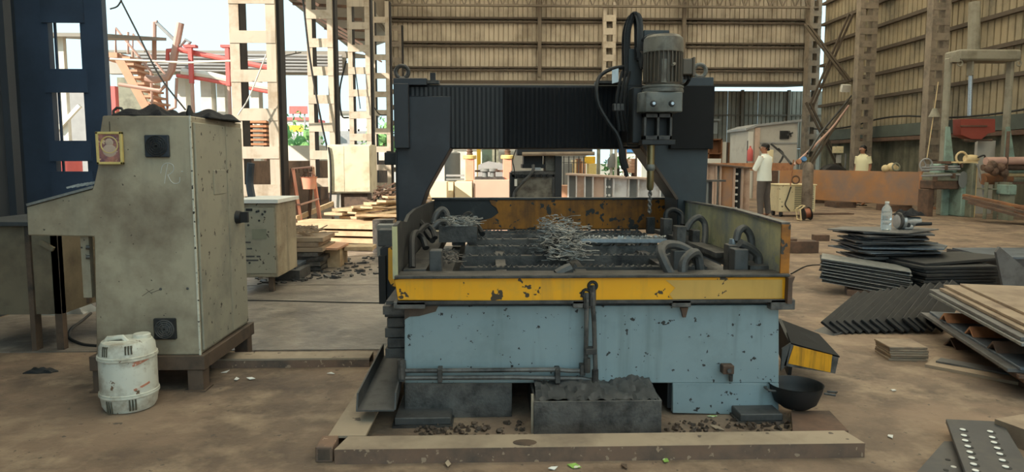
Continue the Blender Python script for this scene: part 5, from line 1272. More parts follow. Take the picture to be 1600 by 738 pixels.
for k in range(3): mb.bar((q.x-.3, q.y+.1*k, .015), (q.x+.75, q.y+.12*k+.1, .015), .05, .03)
single('flat_strip', mb, 'rust_brown', 'few brown strips lying beside the wire spool', 'strip')
# small heap on top of the girder
q = W(1391, 262, 18.3); t = thing('cream_hoist', 'small cream hand tool resting on the orange girder', 'tool', (q.x, 18.3, z1b))
for dx, s in ((-.12, .1), (.05, .13), (.16, .09)): MB().ball((q.x+dx, 18.32, z1b+s*.8), s, 10, 6).build('tool_body', 'cream_tool', t)
MB().torus((q.x+.1, 18.2, z1b+.12), .1, .02, Matrix.Rotation(R(80), 3, 'X'), 14, 6).build('tool_ring', 'mint_grey', t)
# welding set
YWd = 16.2; a, b = W(1216, 332, YWd), W(1275, 288, YWd)
we = thing('welding_set', 'cream welding power set on small wheels beside the gas cylinder', 'welder', ((a.x+b.x)/2, YWd+.3, 0))
xm_ = W(1240, 300, YWd).x
MB().box(a.x, b.x, YWd, YWd+.6, .12, b.z-.03).build('case', 'cream', we, .01)
MB().box(a.x-.02, b.x+.02, YWd-.02, YWd+.62, b.z-.03, b.z).build('case_top', 'cream', we, .008)
for k in range(12):
    z = .2+k*.045; MB().box(xm_+.03, b.x-.04, YWd-.012, YWd, z, z+.02).build('louvre', 'mint_grey', we)
for x in (a.x+.06, b.x-.1):
    for yy in (YWd+.05, YWd+.5): MB().cyl((x, yy, .06), (x+.05, yy, .06), .06, .06, 12).build('wheel', 'rubber', we)
MB().tube(smooth_pts([W(1236, 292, YWd-.05), W(1230, 310, YWd-.05), W(1227, 320, YWd-.05), W(1234, 330, YWd-.05)], 5), .014, 6).build('welding_cable', 'rubber', we)
MB().torus((W(1246, 283, YWd).x, YWd+.1, b.z+.1), .09, .02, Matrix.Rotation(R(90), 3, 'X'), 14, 6).build('carry_ring', 'rust_brown', we)
# gas cylinder
YGc = 15.7; g = G(1260, 342); cy0 = W(1260, 330, YGc)
gc = thing('gas_cylinder', 'tall grey gas cylinder standing before the welding set', 'cylinder', (cy0.x, YGc, 0))
rr = 8.2*YGc/F; ztp = W(1260, 255, YGc).z
MB().lathe([(rr*.9, 0), (rr, .03), (rr, ztp-.14), (rr*.9, ztp-.06), (rr*.6, ztp), (rr*.35, ztp+.02)], (cy0.x, YGc, 0), 24).build('cylinder_body', 'cylinder_grey', gc)
MB().lathe([(rr*.3, ztp+.02), (rr*.25, ztp+.1), (rr*.38, ztp+.11), (rr*.38, ztp+.14)], (cy0.x, YGc, 0), 12).build('valve', 'brass_steel', gc)
rg = MB().cyl((cy0.x-.04, YGc, ztp+.06), (cy0.x-.22, YGc-.05, ztp+.07), .02, .02, 8).build('regulator', 'brass_steel', gc)
MB().cyl((cy0.x-.15, YGc-.04, ztp+.07), (cy0.x-.15, YGc-.11, ztp+.1), .06, .06, 14).build('gauge', 'blue_plastic', rg)
MB().cyl((cy0.x-.26, YGc-.04, ztp+.02), (cy0.x-.26, YGc-.1, ztp+.04), .06, .06, 14).build('gauge', 'rust_orange', rg)
def hoseW(pts, r, m, lb, nm='hose'): return single(nm, MB().tube(smooth_pts([W(*p) for p in pts], 5), r, 6), m, lb, 'hose')
hoseW([(1240, 250, 15.8), (1237, 275, 15.9), (1235, 290, 16.0)], .014, 'rust_orange', 'thin orange hose hanging from the gas regulator')
hoseW([(1262, 240, 16.0), (1285, 205, 18), (1310, 175, 21), (1330, 150, 23.8)], .03, 'rubber', 'black hose rising from the gas cylinder to the column')
hoseW([(1240, 258, 16.0), (1265, 235, 17), (1300, 200, 20), (1326, 165, 23.8)], .03, 'pipe_tan', 'tan hose rising from the gas cylinder to the column')
hoseW([(1205, 225, 20.5), (1222, 240, 20), (1236, 256, 17)], .03, 'rubber', 'black cable running from the pale cabin to the gas cylinder')
hoseW([(1216, 232, 20.3), (1224, 242, 20.2), (1216, 258, 20.1)], .03, 'rubber', 'short black cable loop below the cream switch box')
# wire spool
YSp = 15.2; q = W(1256, 330, YSp); sp = thing('wire_spool', 'copper wire spool in a cream frame on the floor', 'spool', (q.x, YSp, 0))
rX = Matrix.Rotation(R(80), 3, 'Y'); rs_ = .15
MB().lathe([(rs_*.75, -.05), (rs_*.75, .09)], (q.x+.04, YSp, rs_+.01), 24, rX).build('wire_coil', 'copper', sp)
for o_ in (-.06, .09): MB().lathe([(rs_, -.008), (rs_, .008), (.03, .01)], (q.x+.04+o_, YSp, rs_+.01), 24, rX).build('spool_flange', 'rubber', sp)
mb = MB()
mb.tube([(q.x-.1, YSp-.1, .02), (q.x-.13, YSp-.1, .26), (q.x-.02, YSp-.08, .33), (q.x-.02, YSp+.08, .33), (q.x-.13, YSp+.1, .26), (q.x-.1, YSp+.1, .02)], .018, 6, True)
mb.build('spool_frame', 'cream_tool', sp)
# pale riveted girders
def girder(name, px0, px1, yt0, yt1, Yn0, Yn1, m_list, lb, stiff, top='girder_white'):
    a, b = W(px0, yt0, Yn0), W(px1, yt1, Yn1); h0, h1 = a.z, b.z
    t = thing(name, lb, 'girder', ((a.x+b.x)/2, (a.y+b.y)/2, 0)); A = Vector((a.x, a.y)); B = Vector((b.x, b.y))
    wall_prism(A, B, .02, .05, h0-.02, .05, h1-.02).build('girder_web', top, t)
    n = Vector((-(B-A).y, (B-A).x)).normalized()*-.16
    for za, zb2 in ((h0-.03, h0), (0.01, .05)):
        wall_prism(A+n, B+n, .34, za, za+.035, za+(h1-h0 if za > .2 else 0), za+.035+(h1-h0 if za > .2 else 0)).build('flange', m_list[0], t)
    for f0, f1, m in stiff:
        p0_, p1_ = A.lerp(B, f0), A.lerp(B, f1); nn = Vector((-(B-A).y, (B-A).x)).normalized()*-.012
        wall_prism(p0_+nn, p1_+nn, .012, .06, h0+(h1-h0)*f0-.04, .06, h0+(h1-h0)*f1-.04).build('panel', m, t)
        e = p0_+nn
        MB().bar((e.x, e.y-.05, .06), (e.x, e.y-.05, h0+(h1-h0)*f0-.04), .02, .12, (0, 1, 0)).build('stiffener', top, t)
    return t, A, B, h0, h1
ST = [(.0, .07, 'girder_grey'), (.075, .15, 'girder_pink'), (.155, .225, 'girder_grey'), (.23, .335, 'girder_pink'), (.345, .41, 'girder_grey'), (.42, .545, 'girder_white'), (.555, .63, 'girder_grey'), (.64, .82, 'girder_white'), (.83, .92, 'girder_grey')]
t, A, B, h0, h1 = girder('plate_girder', 888, 1062, 271, 281, 14.2, 13.2, ['girder_pink'], 'long pale plate girder with grey splice plates behind the tank', ST)
def holes(A, B, f, h, t, n=6, off=-.03):
    hm = None
    for k in range(n):
        for s in (-.018, .012):
            p_ = A.lerp(B, f+s); z = .15+k*(h-.25)/(n-1)
            nn = Vector((-(B-A).y, (B-A).x)).normalized()*off
            if hm is None: hm = MB().cyl((p_.x+nn.x, p_.y+nn.y, z), (p_.x+nn.x, p_.y+nn.y+.02, z), .026, .026, 8).build('bolt_hole', 'paper_white', t); r0 = Vector((p_.x, p_.y, z))
            else: piece(hm, t, Vector((p_.x, p_.y, z))-r0)
holes(A, B, .378, h0, t)
t, A, B, h0, h1 = girder('plate_girder', 1104, 1172, 255, 262, 17.6, 16.9, ['rust_brown'], 'shorter rusty plate girder behind the standing man', [(0, .2, 'girder_pink'), (.22, .3, 'girder_grey'), (.32, .62, 'rust_plate'), (.64, .8, 'plate_black'), (.82, .98, 'girder_pink')], 'girder_pink')
holes(A, B, .72, h0, t, 7)
wall_prism(A+Vector((-.1, .5)), A+Vector((2.2, .3)), .3, 1.02, 1.2, 1.02, 1.2)
q = W(1112, 265, 12.5)
t = thing('t_section', 'dark T shaped steel post beside the right gantry column', 'post', (q.x, 12.5, 0))
MB().box(W(1102, 0, 12.5).x, W(1140, 0, 12.5).x, 12.4, 12.6, W(0, 285, 12.5).z, W(0, 282, 12.5).z).build('flange', 'dark_steel', t)
MB().box(W(1106, 0, 12.5).x, W(1114, 0, 12.5).x, 12.45, 12.55, 0, W(0, 285, 12.5).z).build('web', 'girder_grey', t)
MB().box(W(1114, 0, 12.5).x, W(1119, 0, 12.5).x, 12.43, 12.57, 0, W(0, 285, 12.5).z).build('web', 'plate_black', t)
# beam behind the man
a, b = W(1104, 262, 19.5), W(1190, 262, 19.5)
single('rusty_beam', MB().box(a.x, b.x+.8, 19.3, 19.6, W(0, 267, 19.5).z, W(0, 255, 19.5).z), 'rust_orange', 'rusty beam lying level behind the shorter girder', 'beam')
for k, px in enumerate((1112, 1200)):
    q = W(px, 262, 19.5); single('trestle_block', MB().box(q.x-.2, q.x+.2, 19.25, 19.65, 0, W(0, 267, 19.5).z-.005), 'rust_brown', ['brown trestle block under the left end of the level rusty beam', 'brown trestle block under the right end of the level rusty beam'][k], 'block')
# cabin with fan hole
YK = 24.0
a, b = W(1166, 300, YK), W(1247, 186, YK)
kb = thing('site_cabin', 'pale cabin with a square black exhaust fan under the back wall', 'cabin', ((a.x+b.x)/2, YK+1, 0))
zl, zr_ = W(0, 197, YK).z, W(0, 189, YK).z
MB().prism([(a.x, 0), (b.x, 0), (b.x, zr_), (W(1178, 0, YK).x, zl), (a.x, zl-.15)], YK, YK+1.8).build('cabin_wall', 'cabin_white', kb)
MB().prism([(a.x-.1, zl-.12), (a.x+.3, zl+.02), (b.x+.1, zr_+.02), (b.x+.1, zr_+.1), (a.x+.3, zl+.1), (a.x-.1, zl-.04)], YK-.1, YK+1.9).build('cabin_roof', 'grey_pipe', kb)
MB().box(W(1175, 0, YK).x, W(1181, 0, YK).x, YK-.02, YK+.02, 0, W(0, 219, YK).z).build('door_slot', 'rubber', kb)
MB().box(W(1186, 0, YK).x, W(1194, 0, YK).x, YK-.05, YK, 0, zl-.02).build('corner_post', 'girder_pink', kb)
MB().box(a.x, a.x+.16, YK-.05, YK, 0, zl-.16).build('corner_post', 'white_wall', kb)
MB().box(W(1195, 0, YK).x, b.x, YK-.03, YK, W(0, 224, YK).z, W(0, 222, YK).z).build('rail_strip', 'grey_pipe', kb)
f = MB().box(W(1226, 0, YK).x, W(1240, 0, YK).x, YK-.06, YK, W(0, 216, YK).z, W(0, 203, YK).z).build('exhaust_fan', 'rubber', kb)
q = W(1233, 209.5, YK)
for k in range(4):
    an_ = k*math.pi/2+.4; MB().bar((q.x, YK-.075, q.z), (q.x+.11*math.cos(an_), YK-.075, q.z+.11*math.sin(an_)), .06, .015, (0, 1, 0)).build('fan_blade', 'hose_grey', f)
q = W(1179, 250, YK-.2); single('fire_extinguisher', MB().lathe([(.09, 0), (.1, .03), (.1, .36), (.05, .44), (.03, .46), (.03, .52)], (W(1180, 0, YK-.2).x, YK-.2, W(0, 252, YK-.2).z), 12), 'red_paint', 'red fire extinguisher hanging beside the cabin door slot', 'extinguisher')
YE = 20.4; a, b = W(1196, 254, YE), W(1209, 234, YE); t = thing('switch_box', 'cream switch box on a post behind the standing man', 'box', (a.x, YE, 0))
MB().box(a.x, b.x, YE, YE+.15, a.z, b.z).build('box_body', 'cream', t, .01); MB().box(a.x+.05, a.x+.12, YE+.05, YE+.12, 0, a.z).build('box_post', 'grey_pipe', t)
# items before the annex wall
a, b = W(1105, 245, 30), W(1128, 217, 30)
t = thing('brown_cupboard', 'brown open shelf unit beside the right gantry column', 'shelf', (a.x, 30, 0))
MB().box(a.x, b.x, 30.3, 30.5, 0, b.z).build('shelf_back', 'board_brown', t); MB().box(a.x, b.x, 29.9, 30.5, b.z-.05, b.z).build('shelf_top', 'board_brown', t)
MB().box(a.x, b.x, 29.9, 30.5, 1.6, 1.65).build('shelf_board', 'board_brown', t)
for x in (a.x, b.x-.05): MB().box(x, x+.05, 29.9, 30.5, 0, b.z).build('shelf_side', 'board_brown', t)
a, b = W(1107, 258, 26), W(1127, 248, 26); single('white_box', MB().box(a.x, b.x, 26, 26.4, 0, b.z), 'white_wall', 'white box standing below the brown shelf unit', 'box')
a, b = W(1108, 208, 31), W(1132, 184, 31)
t = thing('ac_unit', 'pale wall mounted box on the annex wall beside the gantry', 'box', (a.x, 33.5, a.z))
for y0_, y1_ in ((184, 187), (190, 208)):
    MB().box(W(1108, 0, 33.6).x, W(1130 if y0_ < 188 else 1126, 0, 33.6).x, 33.5, 33.85, W(0, y1_, 33.6).z, W(0, y0_, 33.6).z).build('box_panel', 'grey_wall', t)
a, b = W(1142, 258, 31), W(1164, 222, 31); t = thing('shutter_door', 'brown shutter door panel under the annex wall', 'door', (a.x, 32, 0))
for k in range(3): MB().box(a.x+(b.x-a.x)*k/3, a.x+(b.x-a.x)*(k+1)/3-.03, 32, 32.08, 0, b.z).build('door_panel', 'board_brown' if k else 'low_wall', t)
a = W(1131, 222, 30); single('white_post', MB().box(a.x-.12, a.x+.12, 30, 30.2, 0, a.z), 'white_wall', 'white post left of the brown shutter door', 'post')
mb = MB(); mb.bar(W(1146, 250, 27), W(1156, 226, 27), .1, .05); mb.bar(W(1149, 252, 27), W(1158, 230, 27), .06, .05); mb.bar(W(1146, 250, 27), (W(1144, 250, 27).x, 27, 0), .08, .08)
single('leaning_bar', mb, 'base_brown', 'dark bars leaning left of the pale cabin', 'bar')
# meter boxes on the column
a = W(1318, 238, 24.2)
t = thing('meter_box', 'cream meter box on the right wall column behind the far man', 'box', (a.x, 24.3, a.z))
MB().box(W(1316, 0, 24.2).x, W(1329, 0, 24.2).x, 24.2, 24.45, W(0, 239, 24.2).z, W(0, 228, 24.2).z).build('box_body', 'cream', t, .01)
MB().box(W(1325, 250, 24.2).x-.02, W(1325, 250, 24.2).x+.02, 24.36, 24.4, 0, W(1325, 240, 24.2).z).build('conduit', 'grey_pipe', t)
MB().box(W(1323, 0, 24.2).x, W(1328, 0, 24.2).x, 24.3, 24.45, W(0, 255, 24.2).z, W(0, 242, 24.2).z).build('lower_box', 'cabin_white', t)
q = W(1305, 258, 23.5); single('tyre', MB().torus((q.x, 23.6, .62), .45, .16, Matrix.Rotation(R(80), 3, 'X'), 24, 10), 'rubber', 'black tyre standing against the dirty right wall', 'tyre')
q = W(1321, 138, 24.3)
single('flood_lamp', MB().cbox(q, (.3, .15, .25), (.3, 0, 0)), 'white_wall', 'small white flood lamp on the crossed bracing', 'lamp')
# ================================================================== RIGHT: PRESS, MACHINES
YP_ = 16.6
pf = thing('press_frame', 'tall grey press frame with a rod and a red ram on the right', 'press', (W(1520, 300, YP_).x, YP_, 0))
def px_box(n, x0, x1, y0, y1, Y, dep, m, par, bev=0, zb0=None):
    a, b = W(x0, y1, Y), W(x1, y0, Y)
    if x0 > 1300: a.x = min(a.x*(1+dep/Y), a.x+.55*(b.x-a.x))
    return MB().box(a.x, b.x, Y, Y+dep, a.z if zb0 is None else zb0, b.z).build(n, m, par, bev)
px_box('leg', 1468, 1489, 90, 255, YP_, .2, 'press_grey', pf, .02, 0); px_box('leg', 1564, 1587, 90, 255, YP_, .2, 'press_grey', pf, .02, 0)
for (x0, x1, s) in ((1476, 1490, 1), (1570, 1586, 1)):
    a, b, c = W(x0, 252, YP_-.05), W(x1, 252, YP_-.05), W(x0+8, 198, YP_-.05)
    MB().prism([(a.x, 0), (b.x, 0), (b.x, a.z), (c.x, c.z), (a.x, c.z)], YP_-.06, YP_).build('leg_plate', 'mint', pf)
px_box('cross_beam', 1474, 1598, 77, 94, YP_-.1, .6, 'press_grey', pf, .04)
px_box('chamfer_cap', 1484, 1500, 90, 97, YP_-.12, .1, 'press_grey', pf)
px_box('rod_housing', 1514, 1523, 94, 118, YP_, .2, 'press_grey', pf, .01)
MB().cyl(W(1517, 118, YP_+.1), W(1515, 181, YP_+.1), .05, .05, 12).build('press_rod', 'bright_steel', pf)
MB().tube([W(1523, 3, YP_+.3), W(1521, 78, YP_+.3)], .13, 10).build('riser_pipe', 'press_grey', pf)
a = [W(p[0], p[1], YP_+.1) for p in [(1499, 186), (1553, 186), (1553, 207), (1542, 209), (1532, 218), (1516, 218), (1499, 211)]]
ram = MB().prism([(v.x, v.z) for v in a], YP_+.05, YP_+.35).build('ram', 'press_red', pf, .01, 'dull red ram plate')
px_box('ram_bar', 1500, 1543, 196, 198, YP_+.03, .02, 'rust_brown', ram)
px_box('tool_holder', 1508, 1526, 215, 222, YP_+.1, .15, 'rust_brown', pf)
MB().tube([W(1505, 219, YP_+.1), W(1550, 219, YP_+.1)], .03, 6).build('guide_bar', 'rust_brown', pf)
for k, (x, y) in enumerate(((1500, 99), (1592, 99))): MB().torus(W(x, y, YP_-.05), .06, .02, Matrix.Rotation(R(90), 3, 'X'), 12, 6).build('hook', 'press_grey', pf)
# back panel board
single('plaster_board', MB().box(W(1528, 220, 17.0).x, W(1556, 220, 17.0).x, 17.0, 17.1, 0, W(1540, 220, 17.0).z), 'cabin_white', 'pale board standing behind the red press ram', 'board')
# lathe / old machine, mint green
YL = 16.1
la = thing('mint_lathe', 'old mint green machine tool with handwheels under the press', 'machine', (W(1500, 330, YL).x, YL+.3, 0))
px_box('base', 1492, 1513, 270, 312, YL, .6, 'mint', la, .02, 0)
px_box('bed', 1436, 1500, 282, 296, YL+.05, .5, 'rust_brown', la, .02)
px_box('pedestal', 1438, 1460, 296, 330, YL+.1, .4, 'rust_brown', la, .01, 0)
px_box('headstock', 1456, 1478, 256, 272, YL+.1, .4, 'mint', la, .03)
px_box('carriage', 1482, 1498, 254, 270, YL+.05, .45, 'mint', la, .03)
px_box('slide', 1440, 1504, 270, 283, YL+.02, .5, 'mint_grey', la, .02)
f = MB().lathe([(.2, 0), (.2, .02), (.01, .025)], W(1504, 281, YL), 18, Matrix.Rotation(R(90), 3, 'X'), 0, .55, 1).build('oval_cover', 'girder_grey', la)
hw_ = MB().torus(W(1447, 258, YL), .15, .018, Matrix.Rotation(R(90), 3, 'X'), 18, 6).build('handwheel', 'grey_pipe', la)
mb = MB(); q = W(1447, 258, YL)
for k in range(3): mb.bar(q, q+Vector((.14*math.cos(k*2.1), 0, .14*math.sin(k*2.1))), .02, .02)
mb.build('wheel_spoke', 'grey_pipe', hw_)
for y in (262, 275, 266): MB().tube([W(1440, y, YL-.02), W(1500, y-2, YL-.02)], .025, 6).build('feed_rod', 'grey_pipe', la)
for x, y in ((1478, 262), (1490, 275), (1462, 280), (1502, 258)): px_box('tool_block', x-3, x+4, y-4, y+4, YL-.1, .15, 'rust_brown', la, .01)
px_box('top_bar', 1458, 1503, 252, 256, YL+.1, .3, 'rust_brown', la)
# grey green locker
t = thing('tool_locker', 'grey green tool locker beside the mint lathe', 'locker', (W(1520, 320, 15.9).x, 16.1, 0))
px_box('locker_body', 1510, 1527, 255, 312, 15.9, .5, 'mint_grey', t, .01, 0); px_box('locker_edge', 1525, 1528, 254, 312, 15.88, .05, 'cream_tool', t, 0, 0)
# cream grinder on the locker
q = W(1515, 247, 16.0); ztk = W(1518, 255, 15.9).z
t = thing('cream_power_tool', 'cream power tool with a frame handle on the green locker', 'tool', (q.x, 16.1, ztk))
MB().torus((q.x-.16, 16.05, ztk+.13), .13, .025, Matrix.Rotation(R(90), 3, 'X'), 14, 6).build('frame_handle', 'cream_tool', t)
MB().lathe([(.08, -.12), (.1, 0), (.09, .14), (.05, .2)], (q.x+.08, 16.1, ztk+.1), 14, Matrix.Rotation(R(90), 3, 'Y')).build('tool_body', 'cream_tool', t)
MB().cbox((q.x-.05, 16.1, ztk+.02), (.5, .2, .04)).build('tool_base', 'cream_tool', t)
hoseW([(1528, 246, 16), (1538, 243, 16), (1540, 250, 16), (1552, 256, 16)], .02, 'rubber', 'black cable trailing right from the cream power tool', 'tool_cable')
hoseW([(1527, 256, 15.85), (1533, 280, 15.8), (1538, 312, 15.75)], .025, 'grey_pipe', 'grey hose hanging down right of the green locker')
# pipe rack at the far right
YRk = 15.4
for k, (y, x0, x1, r, m, lb) in enumerate([(252, 1540, 1640, .09, 'pipe_tan', 'long tan pipe topmost on the right rack'), (262, 1535, 1640, .07, 'rust_brown', 'brown pipe second from the top on the right rack'), (266, 1556, 1640, .08, 'mint', 'pale green pipe in the middle of the right rack'), (272, 1574, 1640, .07, 'cream_tool', 'cream pipe below the green one on the right rack'), (280, 1536, 1578, .13, 'rust', 'thick rusty roller on the right rack'), (282, 1570, 1640, .06, 'mint_grey', 'grey pipe lowest on the right rack')]):
    single('stock_pipe', MB().cyl(W(x0, y, YRk+.08*k), W(x1, y-1, YRk+.08*k), r, r, 12), m, lb, 'pipe')
t = thing('pipe_stand', 'rusty stand carrying pipes at the right frame edge', 'rack', (W(1580, 300, YRk).x, YRk+.3, 0))
px_box('post', 1573, 1578, 205, 310, YRk-.1, .1, 'rust_brown', t, 0, 0); px_box('shelf', 1535, 1605, 285, 288, YRk, .7, 'rust_brown', t)
px_box('post', 1540, 1545, 285, 310, YRk, .1, 'mint_grey', t, 0, 0); px_box('post', 1556, 1561, 285, 310, YRk, .1, 'mint_grey', t, 0, 0); px_box('shelf', 1536, 1562, 295, 297, YRk-.05, .5, 'mint_grey', t)
for x, y in ((1545, 264), (1553, 268), (1563, 262), (1568, 270), (1550, 258)):
    q = W(x, y, YRk-.15); single('valve_part', MB().lathe([(.05, -.08), (.1, -.03), (.1, .04), (.05, .09)], q, 10, Matrix.Rotation(R(70), 3, 'Y')), 'rust_brown', 'rusty flanged fitting among the right rack pipes at %s' % ('its left end', 'the middle', 'the right', 'the far right, lower', 'the left, highest')[[1545, 1553, 1563, 1568, 1550].index(x)], 'fitting', 'fittings on the right rack')
t = thing('motor_box', 'grey green motor box under the right pipe rack', 'box', (W(1575, 300, 15).x, 15.2, 0))
px_box('box_body', 1560, 1590, 289, 305, 15, .4, 'mint', t, .02); px_box('box_foot', 1566, 1586, 305, 322, 15.05, .3, 'mint_grey', t, 0, 0); px_box('box_cap', 1570, 1582, 285, 289, 15.05, .3, 'mint_grey', t)
# long lumber on the floor at right
for k, (p, q_, m, lb) in enumerate([((1506, 305), (1640, 327), 'rust', 'long brown flat lying topmost in the pile below the locker'), ((1506, 309), (1640, 334), 'rust_brown', 'long brown flat second in the pile below the locker'), ((1515, 316), (1640, 338), 'rust_brown', 'long brown flat lowest in the pile below the locker')]):
    a, b = W(p[0], p[1], 15.2-.2*k), W(q_[0], q_[1], 14.0-.2*k); a.z = max(a.z, .06+.1*(2-k)); b.z = .06+.1*(2-k)
    single('long_flat', MB().bar(a, b, .22, .05), m, lb, 'bar')
q0 = G(1590, 336); single('rusty_block', MB().box(q0.x, q0.x+.4, q0.y, q0.y+.4, 0, .22), 'rust', 'rusty block at the right frame edge beyond the plates', 'block')
q0, q1 = G(1465, 328), G(1590, 328); single('floor_bar', MB().box(q0.x, q1.x, q0.y, q0.y+.3, 0, .06), 'rust', 'long low brown bar on the floor below the lathe', 'bar')
hoseW([(1466, 128, 17.2), (1459, 178, 17.2), (1448, 250, 17.2)], .012, 'cream_tool', 'cream rope hanging beside the press frame left leg', 'hanging_rope')
q = W(1460, 182, 17.2); single('lamp_shade', MB().lathe([(.05, .2), (.13, 0), (.14, -.02)], q, 14), 'press_grey', 'grey lamp shade hanging left of the press frame', 'lamp')
# ================================================================== MIDDLE: BEHIND THE GANTRY
YM = 12.6
pk = thing('pink_machine', 'pink machine with two posts and yellow caps, sunlit behind the gantry', 'machine', (W(770, 300, YM).x, YM+.5, 0))
px_box('base', 740, 800, 281, 330, YM, .9, 'pink_pale', pk, .01, 0)
px_box('base_door', 711, 738, 284, 330, YM-.05, .7, 'ivory', pk, .01, 0)
for x0, x1 in ((727, 741), (786, 800)):
    p_ = px_box('post', x0, x1, 248, 283, YM+.2, .18, 'pink_paint', pk, .01)
    q = W((x0+x1)/2, 248, YM+.29)
    MB().lathe([(.11, -.01), (.125, 0), (.125, .05), (.11, .065)], q, 18).build('post_cap', 'frame_gold', p_)
    MB().lathe([(.05, .06), (.06, .09), (.045, .1), (.062, .14), (.045, .15), (.05, .2)], q, 12).build('screw_top', 'rust_brown', p_)
for dx in (758, 770): 
    MB().lathe([(.05, 0), (.05, .12), (.09, .13), (.09, .18), (.04, .19)], W(dx, 279, YM+.3), 14).build('roller', 'girder_grey', pk)
px_box('roller_bar', 742, 788, 266, 269, YM+.3, .15, 'rust_brown', pk); px_box('table_edge', 742, 788, 277, 281, YM+.1, .5, 'dark_steel', pk)
px_box('side_rail', 697, 725, 273, 276, YM+.2, .1, 'grey_pipe', pk); px_box('side_rail', 697, 725, 279, 282, YM+.2, .1, 'girder_grey', pk)
px_box('side_box', 694, 708, 285, 330, YM+.1, .5, 'ivory', pk, 0, 0)
single('white_locker', MB().box(W(668, 0, 12.0).x, W(695, 0, 12.0).x, 12.0, 12.5, 0, W(0, 285, 12.0).z), 'ivory', 'cream low cabinet at the left gantry column foot', 'cabinet')
single('grey_drum', MB().lathe([(.14, 0), (.16, .02), (.16, 1.48), (.14, 1.5)], (W(707, 273, 14).x, 14, 0), 16), 'girder_grey', 'tall grey drum standing behind the gantry gusset', 'drum')
for k, (x, m, lb) in enumerate(((711, 'white_wall', 'white upright pipe beyond the gantry gusset'), (748, 'yellow_sign', 'thin yellow upright beyond the pink machine'), (772, 'mint_grey', 'grey green upright beyond the pink machine'), (776, 'mint_grey', 'second grey green upright beyond the pink machine'))):
    q = W(x, 235, 18); single('upright_post', MB().box(q.x-.05, q.x+.05, 18, 18.1, 0, 2.2), m, lb, 'post')
single('grey_tarp', MB().prism([(W(742, 0, 17).x, 0), (W(790, 0, 17).x, 0), (W(785, 0, 17).x, W(0, 256, 17).z), (W(762, 0, 17).x, W(0, 252, 17).z), (W(746, 0, 17).x, W(0, 258, 17).z)], 17, 17.6), 'grey_pipe', 'grey covered heap behind the pink machine', 'heap')
single('green_board', MB().box(W(752, 0, 18.5).x, W(770, 0, 18.5).x, 18.5, 18.7, 0, W(0, 228, 18.5).z), 'mint', 'pale green panel behind the pink machine', 'panel')
# second dark machine with the lamp-like tan bar
YD = 9.6
dm = thing('dark_machine', 'dark machine with a tan rail and thick cable behind the tank', 'machine', (W(845, 330, YD).x, YD+.5, 0))
px_box('body', 806, 866, 276, 330, YD, .8, 'motor_grey', dm, .01, 0)
px_box('leg', 797, 806, 270, 330, YD-.02, .5, 'machine_black', dm, 0, 0); px_box('leg', 867, 878, 244, 330, YD-.04, .5, 'bellows_black', dm, 0, 0)
px_box('leg', 863, 868, 272, 330, YD-.02, .1, 'dark_steel', dm, 0, 0)
px_box('table', 800, 868, 268, 273, YD-.03, .7, 'dark_steel', dm); px_box('table_edge', 800, 866, 273, 277, YD-.02, .05, 'rubber', dm)
px_box('drive_block', 818, 848, 242, 262, YD+.1, .4, 'machine_black', dm, .01); px_box('drive_box', 852, 868, 243, 268, YD+.05, .4, 'motor_grey', dm, .01)
px_box('drive_base', 816, 852, 257, 263, YD+.05, .5, 'rubber', dm); px_box('light_plate', 836, 845, 262, 266, YD-.0, .05, 'aluminium', dm)
bmx = px_box('cross_beam', 808, 926, 231, 243, YD-.05, .5, 'bellows_black', dm, .01)
MB().cyl(W(816, 241, YD-.1), W(929, 240, YD-.1), .028, .028, 10).build('tan_rail', 'plate_tan', bmx)
for k in range(18): 
    q = W(806+k*3.3, 275, YD-.05); MB().cbox(q, (.02, .02, .05), (0, 0, k)).build('chip', 'rubber', dm) if k % 3 == 0 else None
MB().tube(smooth_pts([W(833, 258, YD-.06), (W(833, 266, YD-.1)), W(826, 276, YD-.1), W(814, 288, YD-.1), W(805, 300, YD-.1), W(803, 310, YD-.1)], 6), .022, 8).build('thick_cable', 'hose_grey', dm)
MB().tube(smooth_pts([W(806, 234, YD-.1), W(801, 250, YD-.1), W(803, 262, YD-.1), W(806, 285, YD-.1)], 5), .008, 6).build('thin_cable', 'rubber', dm)
px_box('cable_joint', 804, 808, 280, 291, YD-.12, .03, 'white_wall', dm)
# objects beyond the pale girder
t = thing('pallet_stack', 'stack of tan boards beyond the pale girder', 'stack', (W(990, 270, 20).x, 20, 0))
for k in range(9):
    z1_ = W(0, 248+k*2.6, 20).z; z0_ = W(0, 250+k*2.6, 20).z; MB().box(W(983, 0, 20).x, W(996, 0, 20).x, 20, 20.6, z0_, z1_).build('board', 'stair_tan', t)
for px in (983, 995): MB().box(W(px, 0, 20.2).x-.02, W(px, 0, 20.2).x+.02, 20.1, 20.5, 0, W(0, 248, 20).z).build('post', 'rust_brown', t)
t = thing('yellow_drum', 'yellow drum on a timber crate beyond the pale girder', 'drum', (W(926, 270, 17).x, 17, 0))
MB().lathe([(.13, 0), (.14, .02), (.14, .16), (.12, .18)], (W(926, 0, 17).x, 17.2, W(0, 256, 17).z), 14).build('drum_body', 'yellow_sign', t); px_box('crate', 920, 932, 256, 272, 17, .4, 'frame_gold', t, 0, 0)
for k, (x0, x1, y0_, m, lb) in enumerate(((936, 941, 230, 'mint_grey', 'grey green post beyond the pale girder'), (957, 961, 230, 'white_wall', 'white post beyond the pale girder'), (964, 968, 230, 'white_wall', 'second white post beyond the pale girder'), (980, 983, 232, 'stair_tan', 'tan post left of the board stack'), (998, 1000, 232, 'rust_brown', 'thin brown post right of the board stack'))):
    single('upright_post', MB().box(W(x0, 0, 22).x, W(x1, 0, 22).x, 22, 22.1, 0, W(0, y0_-6, 22).z), m, lb, 'post')
